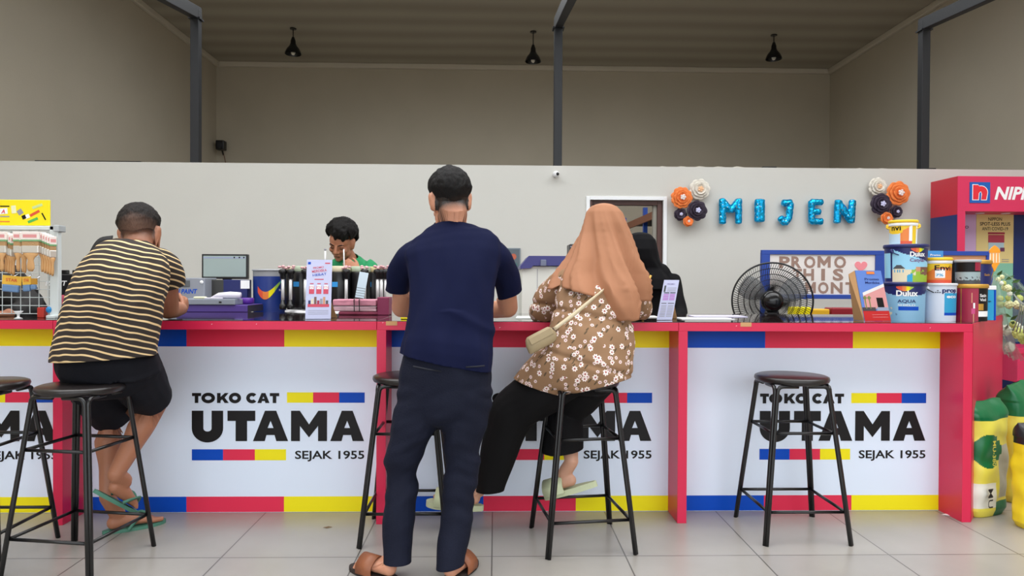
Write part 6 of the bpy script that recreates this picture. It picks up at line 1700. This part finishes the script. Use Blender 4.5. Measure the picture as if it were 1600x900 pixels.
a = MB(); a.ball(c, (.014, .014, .017), 3); a.build('roller_head', mat('tool_blue', (30, 130, 190), .35), r, True); a = MB(); a.tube([c + V((0, 0, .014)), c + V((0, .04, .05))], .0025, 6); a.build('wire_hook', chrome, r)
c = P(66, 485, 3.68); a = MB(); a.box(c.x - .018, c.x + .018, c.y - .015, c.y + .02, CT, c.z + .016, bev=.004); r = a.build('small_box', mat('tool_red', (190, 50, 40), .4)); tag(r, 'small red box on the counter at the foot of the rack', 'box')
c = V((PX(37, 3.6), 3.56, CT)); a = MB(); a.lathe([(.014, 0), (.02, .003), (.006, .01), (.006, .022), (.022, .04), (.02, .04), (.001, .03)], c, 24); tag(a.build('white_cup', white_pl, None, True), 'small white plastic cup on the counter near the left hand', 'cup')

# ---------------------------------------------------------------- machines on the work table, left to centre
TT = .99
def machine_black():
    Y = 4.6; x0, x1 = PX(76, Y), PX(200, Y); zt = PZ(120, 428, Y)
    r = thing('tinting_machine', 'black paint machine behind the brush rack and the striped man', 'machine', ((x0 + x1) / 2, Y + .15, TT))
    a = MB(); a.box(x0, x1, Y, Y + .34, TT + .0, zt, bev=.008); a.build('housing', mat('machine_black', (26, 26, 30), .4), r)
    for px in (80, 97.5, 115.5, 132, 150): a = MB(); x = PX(px, Y); a.box(x - .018, x + .018, Y + .01, Y + .05, zt, zt + .025, bev=.004); a.build('lug', black_pl, r)
    a = MB(); a.text('PAINT', V((PX(71, Y), Y - .0012, PZ(90, 446, Y))), UX, VZ, W(7.5, Y), .03, W(33, Y), shear=.2); a.build('lettering', p_white, r)
machine_black()
for px, py, cl, lab, nm in ((101, 478, (150, 50, 72), 'dusky pink bundle beside the rack upright', 'cloth_bundle'), (113, 477, (86, 92, 56), 'olive bundle between the pink one and the striped man', 'cloth_bundle')):
    c = P(px, py, 4.3); a = MB(); a.ball((c.x, c.y, CT + .052), (.028, .04, .052), 3); me = a.build(nm, mat('bundle_%d' % px, cl, .7), None, True); folds(me.data, lambda c_, n: .01 * nz(c_, 30, 30, 30, px)); tag(me, lab, 'bundle')
def machine_grey():
    Y = 4.63; x0, x1 = PX(262, Y), PX(320, Y); zt = PZ(300, 434, Y)
    r = thing('paint_shaker', 'grey paint machine with blue lettering left of the monitor', 'machine', ((x0 + x1) / 2, Y + .1, TT))
    g = mat('machine_grey', (146, 150, 160), .4)
    a = MB(); a.box(x0, x1, Y, Y + .2, TT, zt, bev=.006); a.build('housing', g, r)
    a = MB(); a.box(PX(284, Y), PX(297, Y), Y - .004, Y, PZ(290, 448, Y), PZ(290, 438, Y), bev=.002); a.build('display', mat('machine_display', (96, 100, 104), .3), r)
    a = MB(); a.ball(P(315, 441, Y), (.012, .008, .012), 2); a.build('knob', p_white, r, True)
    a = MB(); a.text('NIPPON PAINT', V((PX(308.5, Y), Y - .0012, PZ(300, 458.5, Y))), UX, VZ, W(7, Y), .03, W(58, Y), shear=.2, align='RIGHT'); a.build('lettering', p_blue, r)
machine_grey()
def purple_unit():
    Y = 4.46; x0 = PX(296, Y); x1 = PX(375, Y); xb = PX(391, Y)
    zt, zm, z0 = PZ(340, 467, Y), PZ(340, 476, Y), CT + .001
    r = thing('dispenser_cabinet', 'low grey and purple machine cabinet under the monitor', 'machine', ((x0 + xb) / 2, 4.6, CT))
    a = MB(); a.box(x0 - .06, xb, Y - .05, Y + .24, CT, zm, bev=.004); a.build('lower_case', mat('case_purple', (84, 62, 142), .4), r)
    a = MB(); a.box(xb + .0005, xb + .002, Y - .046, Y + .24, CT, zm - .003); a.build('side_sheet', mat('case_dark', (50, 44, 56), .4), r)
    a = MB(); a.box(x0 - .06, x1 - .01, Y - .06, Y + .24, zm + .001, zt, bev=.004); a.build('upper_case', mat('case_grey', (140, 146, 158), .4), r)
    a = MB(); a.box(PX(348, Y), PX(352, Y), Y - .062, Y - .06, (zm + zt) / 2 - .006, (zm + zt) / 2 + .004); a.build('latch', black_pl, r)
    return zt, Y
ZPU, YPU = purple_unit()
# white plastic roll and purple tape on it
c = P(362, 459, YPU); a = MB(); a.tube([V((PX(330, YPU), YPU, ZPU + .006)), V((PX(342, YPU), YPU, ZPU + .02)), V((PX(360, YPU), YPU, ZPU + .024)), V((PX(376, YPU), YPU, ZPU + .022))], [.006, .019, .0225, .02], 20); a.box(PX(321, YPU), PX(350, YPU), YPU - .02, YPU + .03, ZPU + .001, ZPU + .008, bev=.003)
o = a.build('plastic_roll', mat('roll_white', (226, 222, 236), .35), None, True); tag(o, 'roll of white plastic lying on the grey machine cabinet', 'roll')
a = MB(); a.box(PX(305, YPU), PX(322, YPU), YPU - .03, YPU + .02, ZPU + .001, ZPU + .014, bev=.005); tag(a.build('folded_cloth', mat('cream_cloth', (232, 230, 196), .8)), 'small cream folded cloth left of the plastic roll', 'cloth')
c = V((PX(390, YPU + .1), YPU + .16, ZPU + .0)); a = MB(); z = PZ(391, 476, YPU) ; a.lathe([(.04, 0), (.045, .004), (.045, .034), (.04, .038), (.026, .038), (.026, 0)], (PX(384, YPU + .1), YPU + .12, z + .002), 32); tag(a.build('purple_tape', mat('tape_purple', (90, 40, 150), .35), None, True), 'roll of purple tape at the right end of the machine cabinet', 'tape')
def monitor():
    Y = 4.86; x0, x1 = PX(315, Y), PX(387, Y); z1, z0 = PZ(350, 397, Y), PZ(350, 436, Y)
    r = thing('monitor', 'black computer monitor with a pale screen on the work table', 'monitor', ((x0 + x1) / 2, Y + .04, TT))
    a = MB(); a.box(x0, x1, Y, Y + .035, z0, z1, bev=.004); a.build('bezel', black_pl, r)
    a = MB(); a.box(x0 + .012, x1 - .012, Y - .001, Y, z0 + .016, z1 - .012); sc = a.build('screen', mat('screen_grey', (146, 160, 158), .25, emit=.12), r)
    a = MB(); a.box(x0 + .012, x1 - .012, Y - .0016, Y - .0012, z1 - .03, z1 - .02); a.build('window_bar', mat('screen_bar', (150, 160, 186), .3), sc)
    for px in (365, 373, 380): a = MB(); a.box(PX(px, Y), PX(px, Y) + .01, Y - .0018, Y - .0014, z1 - .028, z1 - .018); a.build('icon', p_blk, sc)
    xm = (x0 + x1) / 2; a = MB(); a.box(xm - .03, xm + .03, Y + .036, Y + .06, TT, z0 + .1, bev=.004); a.build('neck', black_pl, r)
    a = MB(); a.box(xm - .12, xm + .12, Y - .03, Y + .11, TT, TT + .012, bev=.004); a.build('stand_base', black_pl, r)
    b_ = thing('desk_computer', 'dark computer box below the monitor', 'computer', (PX(340, Y), Y + .07, TT))
    a = MB(); a.box(PX(321, Y - .1), PX(352, Y - .1), Y - .12, Y - .035, TT, PZ(340, 437, Y - .1), bev=.004); a.build('case', mat('computer_grey', (58, 58, 56), .45), b_)
    c_ = thing('navy_carton', 'navy carton with a white label between monitor and large blue bucket', 'carton', (PX(376, Y), Y + .07, TT))
    a = MB(); a.box(PX(354, Y - .06), PX(391, Y - .06), Y - .12, Y - .035, TT, PZ(370, 437, Y - .1), bev=.003); a.build('carton_body', navy_p, c_)
    a = MB(); a.box(PX(376, Y - .12), PX(390, Y - .12), Y - .1215, Y - .1203, PZ(380, 451, Y - .12), PZ(380, 438, Y - .12)); a.build('label', p_white, c_)
monitor()
# big blue bucket with a colour swoosh
Yb = 4.72; xb, rb_ = spot(389, 444, Yb); c = V((xb, Yb + .12, TT)); hb = PZ(415, 421, Yb + .0) - TT
bb = bucket('large blue paint bucket with a rainbow swoosh beside the monitor', c, rb_ * .97, rb_ * 1.0, hb, lambda x, z: 1 if z > .86 else 0, [mat('bucket_royal', (32, 56, 130), .35), mat('bucket_grey', (150, 152, 156), .4)], mat('bucket_grey_lid', (172, 174, 178), .4), .012, group='paint buckets behind the counter',
    texts=(('SU..', .06, .16, .012, .02, .03, p_white),), face=.3)
def swoosh(root, c, r0, h):
    for m, k0, k1 in ((flame_r, 0, .2), (orange_p, .17, .42), (p_yel, .4, .62), (mat('print_lime', (160, 200, 80), .35), .6, .8), (mat('print_teal', (90, 170, 170), .35), .78, 1)):
        a = MB(); f = on_cyl(c, r0, r0 * 1.03, h, .0, FRONT + .3); top, bot = [], []
        for i in range(9):
            t = k0 + (k1 - k0) * i / 8; x = -.085 + .19 * t
            y0 = .17 + .07 * t + .0 - .07 * sin(pi * t) * (1 - t) * 1.6; th = .055 * (1 - t) ** .5 * (.5 + .5 * sin(pi * min(1, t * 1.1 + .1))) + .006
            top.append(a.bm.verts.new(f(x, y0 + th * .5))); bot.append(a.bm.verts.new(f(x, y0 - th * .5)))
        for i in range(8): a.face([bot[i], bot[i + 1], top[i + 1], top[i]])
        a.build('colour_swoosh', m, root)
swoosh(bb, c, rb_ * .985, hb)
# round colour carousel
def carousel():
    cx = PX(526, 4.78); cy = 4.76; z0 = TT + .035
    r = thing('colour_carousel', 'round black colourant carousel with chrome pump rods', 'machine', (cx, cy, TT))
    a = MB(); a.lathe([(.3, TT + .005), (.33, TT + .01), (.33, TT + .03), (.3, TT + .04), (.001, TT + .04)], (cx, cy, 0), 48); a.build('turntable', white_pl, r, True)
    zt = PZ(526, 424, 4.6)
    R1 = .27
    n = 12; cm = mat('canister_black', (20, 20, 23), .3)
    for i in range(n):
        th = 2 * pi * (i + .5) / n; x, y = cx + R1 * cos(th), cy + R1 * sin(th) * .7
        a = MB(); a.lathe([(.062, z0 + .01), (.066, z0 + .02), (.066, zt - .01), (.06, zt)], (x, y, 0), 24); q = a.build('canister', cm, r, True)
        if sin(th) < 0:
            a = MB(); a.rect(-.018, .018, -.016, .016, V((x - .02 * (1 if i % 2 else -1), y - .0675, zt - .085)), UX, VZ, .001); a.build('blue_label', mat('label_blue', (40, 150, 224), .4), q)
        a = MB(); a.lathe([(.064, zt - .004), (.066, zt), (.066, zt + .03), (.06, zt + .034), (.001, zt + .034)], (x, y, 0), 24); a.build('canister_lid', [mat('lid_beige', (206, 196, 166), .5), mat('lid_green', (170, 184, 160), .5), mat('lid_sand', (188, 172, 128), .5)][i % 3], q, True)
    for i, px in enumerate((442, 454, 477, 541, 569.5, 590, 596, 602)):
        Yr = 4.5 if 450 < px < 585 else 4.62; Yr = 4.5
        x = PX(px, Yr); zb, zt2 = TT + .045, PZ(px, 424, Yr)
        a = MB(); a.tube([(x, Yr, zb + .03), (x, Yr, zt2 - .02)], .0105 if px < 598 else .007, 12); rod = a.build('pump_rod', mat('bright_rod', (236, 236, 238), .3, .35), r, True)
        a = MB(); a.lathe([(.02, zb), (.022, zb + .006), (.022, zb + .03), (.014, zb + .036), (.012, zb + .06)], (x, Yr, 0), 16); a.build('foot_clamp', black_pl, rod, True)
        a = MB(); a.lathe([(.012, zt2 - .05), (.018, zt2 - .045), (.018, zt2 - .02), (.026, zt2 - .01), (.026, zt2 + .008), (.014, zt2 + .014)], (x, Yr, 0), 16); a.build('valve_body', black_pl, rod, True)
        a = MB()
        for q_ in range(4): a.ball((x + .02 * cos(q_ * 1.7 + i), Yr + .02 * sin(q_ * 1.7 + i), zt2 + .02 + .004 * q_), (.012, .01, .008), 2)
        a.build('valve_knob', mat('valve_pink', (216, 168, 172), .4), rod, True)
    a = MB(); x = PX(508, 4.75); a.tube([(x, 4.75, zt + .03), (x, 4.75, PZ(508, 392, 4.75))], .006, 10); rod = a.build('stirrer_rod', white_pl, r, True)
    a = MB(); a.ball((x, 4.75, PZ(508, 390, 4.75)), .009, 2); a.build('rod_tip', p_grey, rod, True)
carousel()
def tent_sign(px0, px1, py0, py1, Y, label, tilt=0.0, lean=.03):
    x0, x1 = PX(px0, Y), PX(px1, Y); z1 = PZ((px0 + px1) / 2, py0, Y)
    r = thing('counter_sign', label, 'sign', ((x0 + x1) / 2, Y, CT), 'printed stand-up signs on the counter')
    u_ = (V((x1 - x0, 0, 0)) + V((0, .02, 0))).normalized(); v_ = V((tilt, lean, z1 - CT)); H = v_.length; v_.normalize(); w_ = x1 - x0 if not tilt else (x1 - x0) - abs(tilt)
    o = V((x0, Y, CT + .002)); n_ = u_.cross(v_)
    a = MB(); a.poly([[(0, 0), (w_, 0), (w_, H), (0, H)]], o - n_ * .006, u_, v_, .006); a.build('sign_card', mat('sign_lilac', (196, 200, 232), .35), r)
    a = MB(); pA = o + u_ * (w_ * .5) + v_ * (H * .72) - n_ * .007; pB = V((pA.x + .05, Y + .14, CT + .003)); vv_ = (pA - pB).normalized()
    a.poly([[(-.02, 0), (.02, 0), (.012, (pA - pB).length), (-.012, (pA - pB).length)]], pB, u_, vv_, .003)
    a.build('back_strut', kraft, r)
    def pr(x0_, x1_, y0_, y1_, m, n='print', dd=.0004): a = MB(); a.poly([[(x0_ * w_, y0_ * H), (x1_ * w_, y0_ * H), (x1_ * w_, y1_ * H), (x0_ * w_, y1_ * H)]], o + n_ * dd, u_, v_, .0004); a.build(n, m, r)
    def tx(s, x, y, h, fit, m, ang=0):
        a = MB(); uu_ = u_ * cos(ang) + v_ * sin(ang); vv_ = v_ * cos(ang) - u_ * sin(ang)
        a.text(s, o + n_ * .0012 + u_ * (x * w_) + v_ * (y * H), uu_, vv_, h * H, .008, fit * w_); a.build('lettering', m, r)
    return pr, tx
pr, tx = tent_sign(477, 516, 406, 499, 3.62, 'lilac stand-up promotion sign with red paint tins beside the pink stack')
rd_ = mat('sign_red', (206, 66, 92), .4)
tx('PROMO', .26, .84, .035, .42, rd_, .12); tx('MERDEKA', .22, .775, .045, .58, rd_, .12); tx('HEBAT', .25, .715, .04, .55, p_blue, .12); pr(.32, .68, .66, .675, rd_)
for i, x in enumerate((.12, .4, .68)):
    pr(x, x + .2, .42, .55, rd_); pr(x + .02, x + .18, .5, .57, p_white, dd=.0008); pr(x + .03, x + .17, .585, .6, rd_); tx('5%', x + .03, .525, .03, .13, rd_); tx('off', x + .04, .505, .012, .1, rd_)
pr(.08, .92, .2, .25, rd_); 
for i in range(7): pr(.1 + .115 * i, .19 + .115 * i, .25, .31 + .03 * (i % 3), [navy_p, house_p, brown_p, crimson, p_grey, skin_p, dgrey_p][i], dd=.0008)
for y in (.14, .11, .08): pr(.1, .9, y, y + .006, p_grey)
pr(.05, .16, .92, .96, p_blue); pr(.72, .92, .93, .95, rd_)
pr, tx = tent_sign(1027, 1065, 438, 500, 3.66, 'white price list sign leaning on its stand right of the seated woman', .045, .03)
lil = mat('sign_purple', (186, 130, 208), .4)
for y in (.8, .77, .74, .71): pr(.3, .9, y, y + .008, p_grey)
pr(.08, .2, .7, .86, dgrey_p); pr(.12, .48, .665, .685, p_blk); pr(.54, .9, .665, .685, p_blk)
for i in range(4): pr(.12, .48, .49 + .042 * i, .52 + .042 * i, lil); pr(.54, .9, .49 + .042 * i, .52 + .042 * i, lil)
pr(.08, .42, .405, .42, p_blk); pr(.52, .92, .405, .42, p_blk)
for i in range(8): pr(.1, .46, .08 + .038 * i, .095 + .038 * i, p_grey); pr(.54, .92, .08 + .038 * i, .095 + .038 * i, p_grey)
tx('PROMO', .25, .88, .035, .5, mat('sign_ink', (120, 110, 160), .4))
# pink bundle, maroon box and tag on the counter
def bundle():
    Y = 4.1; x0, x1 = PX(521, Y), PX(588, Y)
    for i, (za, zb, m, dx, lab) in enumerate(((CT + .001, CT + .02, (130, 40, 70), .03, 'maroon folder at the bottom of the strapped stack'), (CT + .021, CT + .052, (220, 178, 190), 0, 'pale pink paper bundle in the middle of the strapped stack'), (CT + .053, CT + .09, (212, 140, 160), -.004, 'crumpled pink paper bundle on top of the strapped stack'))):
        a = MB(); a.box(x0 + dx, x1 + dx * .5, Y, Y + .16, za, zb, bev=.006)
        bmesh.ops.subdivide_edges(a.bm, edges=a.bm.edges[:], cuts=4, use_grid_fill=True)
        r = thing('paper_bundle', lab, 'bundle', ((x0 + x1) / 2, Y + .08, za), 'strapped stack of pink bundles')
        o = a.build('bundle_body', mat('bundle_%d' % i, m, .6, var=.18, vscale=30), r); folds(o.data, lambda c, n: .003 * nz(c, 30, 30, 60, i))
        if i == 2: 
            a = MB()
            for px in (554, 562): x = PX(px, Y); a.tube([(x, Y - .006, CT + .022), (x - .002, Y - .007, CT + .09), (x, Y + .02, CT + .098), (x, Y + .14, CT + .098)], .0025, 6)
            a.tube([(x0, Y - .007, CT + .052), (x1, Y - .007, CT + .052)], .0025, 6); a.build('black_strap', black_pl, r)
    a = MB(); a.box(PX(590, Y), PX(608, Y), Y - .01, Y + .12, CT, CT + .105, bev=.004); tag(a.build('maroon_box', mat('maroon_card', (128, 34, 74), .5)), 'maroon box between the pink stack and the standing man', 'box')
    c = P(562, 464, 4.05); M = Matrix.Translation(c) @ Matrix.Rotation(R(9), 4, 'Y') @ Matrix.Rotation(R(-6), 4, 'X')
    r = thing('colour_card', 'pale blue colour card standing upright on the pink stack', 'card', c)
    w_, h = W(7, 4.05), W(39, 4.05); a = MB(); a.box(-w_, w_, -.001, .001, -.005, h, bev=.0005, M=M); a.build('card', mat('card_pale_blue', (206, 224, 238), .4), r)
    for i in range(4): a = MB(); a.box(-w_, w_, -.0016, -.0011, h * (.05 + .1 * i), h * (.065 + .1 * i), M=M); a.build('stripe', dgrey_p, r)
bundle()
c = P(638, 471, 3.62); a = MB(); a.box(-.045, .045, -.006, .006, 0, .15, bev=.003, M=Matrix.Translation((c.x, 3.66, CT + .001)) @ Matrix.Rotation(R(-18), 4, 'X')); tag(a.build('yellow_booklet', p_yel), 'yellow booklet between the left arm and body of the standing man', 'booklet')
# poster on the wall behind the standing man
x0, x1 = PX(795, 6.97), PX(813, 6.97); z0, z1 = PZ(800, 423, 6.97), PZ(800, 387.5, 6.97)
r = thing('wall_poster', 'small framed poster with an orange motif on the white wall', 'poster', ((x0 + x1) / 2, 6.98, z0))
a = MB(); a.box(x0 - .1, x1, 6.975, 6.998, z0, z1, bev=.002); a.build('frame', mat('poster_frame', (120, 132, 140), .4), r)
a = MB(); a.box(x0 - .09, x1 - .012, 6.973, 6.9745, z0 + .012, z1 - .012); a.build('print_sheet', mat('poster_slate', (92, 104, 112), .5, var=.15), r)
a = MB(); a.poly([circ(0, 0, .03, .03, 20)], V((PX(802, 6.97), 6.9725, PZ(802, 401, 6.97))), UX, VZ, .0005); a.build('motif', mat('poster_orange', (190, 100, 74), .5), r)
a = MB(); a.box(PX(797, 6.97), PX(808, 6.97), 6.9715, 6.9725, z0 + .03, z0 + .075); a.build('motif', mat('poster_green2', (66, 110, 110), .5), r)
# tall cream machine with a blue lid
def mixer():
    Y = 5.0; x0, x1 = PX(815, Y), PX(905, Y); zt = PZ(850, 416, Y)
    r = thing('paint_mixer', 'tall cream machine with a dark blue hinged lid left of the seated woman', 'machine', ((x0 + x1) / 2, Y + .3, 0))
    cm = mat('machine_cream', (222, 224, 216), .4)
    a = MB(); a.box(x0, x1, Y, Y + .6, .04, zt, bev=.006); a.build('housing', cm, r)
    a = MB(); a.box(PX(839, Y), PX(839, Y) + .004, Y - .001, Y + .002, .1, zt - .02); a.build('panel_seam', p_grey, r)
    a = MB(); a.box(x0 + .02, x1 - .02, Y + .02, Y + .58, 0, .04); a.build('plinth', black_pl, r)
    lb = mat('machine_lid_blue', (62, 62, 124), .4); a = MB()
    zl = PZ(850, 400, Y)
    pr_ = [(x0 - .01, zt - .02), (x0 - .01, zt + .0), (PX(826, Y), zl), (x1 + .01, zl), (x1 + .01, zt + .004), (PX(833, Y), zt + .004), (PX(829, Y), zt - .015)]
    a.poly([[(x - x0, z) for x, z in pr_]], V((x0, Y + .58, 0)), UX, VZ, 0.0) if False else a.poly([[(x - x0, z) for x, z in pr_]], V((x0, Y + .58, 0)), UX, VZ, .6)
    a.build('hinged_lid', lb, r)
    a = MB(); a.box(PX(844, Y), PX(853, Y), Y - .035, Y - .02, PZ(850, 416, Y), PZ(850, 406, Y), bev=.004); a.build('latch', mat('latch_grey', (110, 116, 140), .35), r)
    zz = PZ(899, 380, Y)
    b_ = thing('label_printer', 'black device standing on the cream machine, beside the headscarf', 'printer', (PX(900, Y), Y + .2, zl))
    a = MB(); a.box(PX(892, Y), PX(915, Y), Y + .1, Y + .3, zl, zz, bev=.006); a.build('case', black_pl, b_)
    a = MB(); a.box(PX(893, Y), PX(914, Y), Y + .096, Y + .0995, zz - .025, zz - .015); a.build('slot', p_grey, b_)
mixer()
# papers lying on the counter
for px0, px1, y, dy, cl, lab in ((1066, 1150, 3.72, .2, (226, 226, 230), 'white paper sheets lying on the counter left of the fan'), (1085, 1170, 4.0, .2, (200, 196, 222), 'lilac sheet lying behind the white sheets on the counter'), (806, 850, 3.75, .25, (220, 226, 222), 'pale papers lying between the standing man and the seated woman'), (1010, 1032, 3.9, .2, (222, 222, 224), 'white sheet on the counter before the person in black')):
    x0, x1 = PX(px0, y), PX(px1, y); a = MB(); a.poly([[(0, 0), (x1 - x0, .01), (x1 - x0 + .01, dy), (.015, dy - .01)]], V((x0, y, CT + .0005)), UX, V((0, 1, 0)), .003); tag(a.build('paper_sheet', mat('paper_%d' % px0, cl, .6)), lab, 'paper')
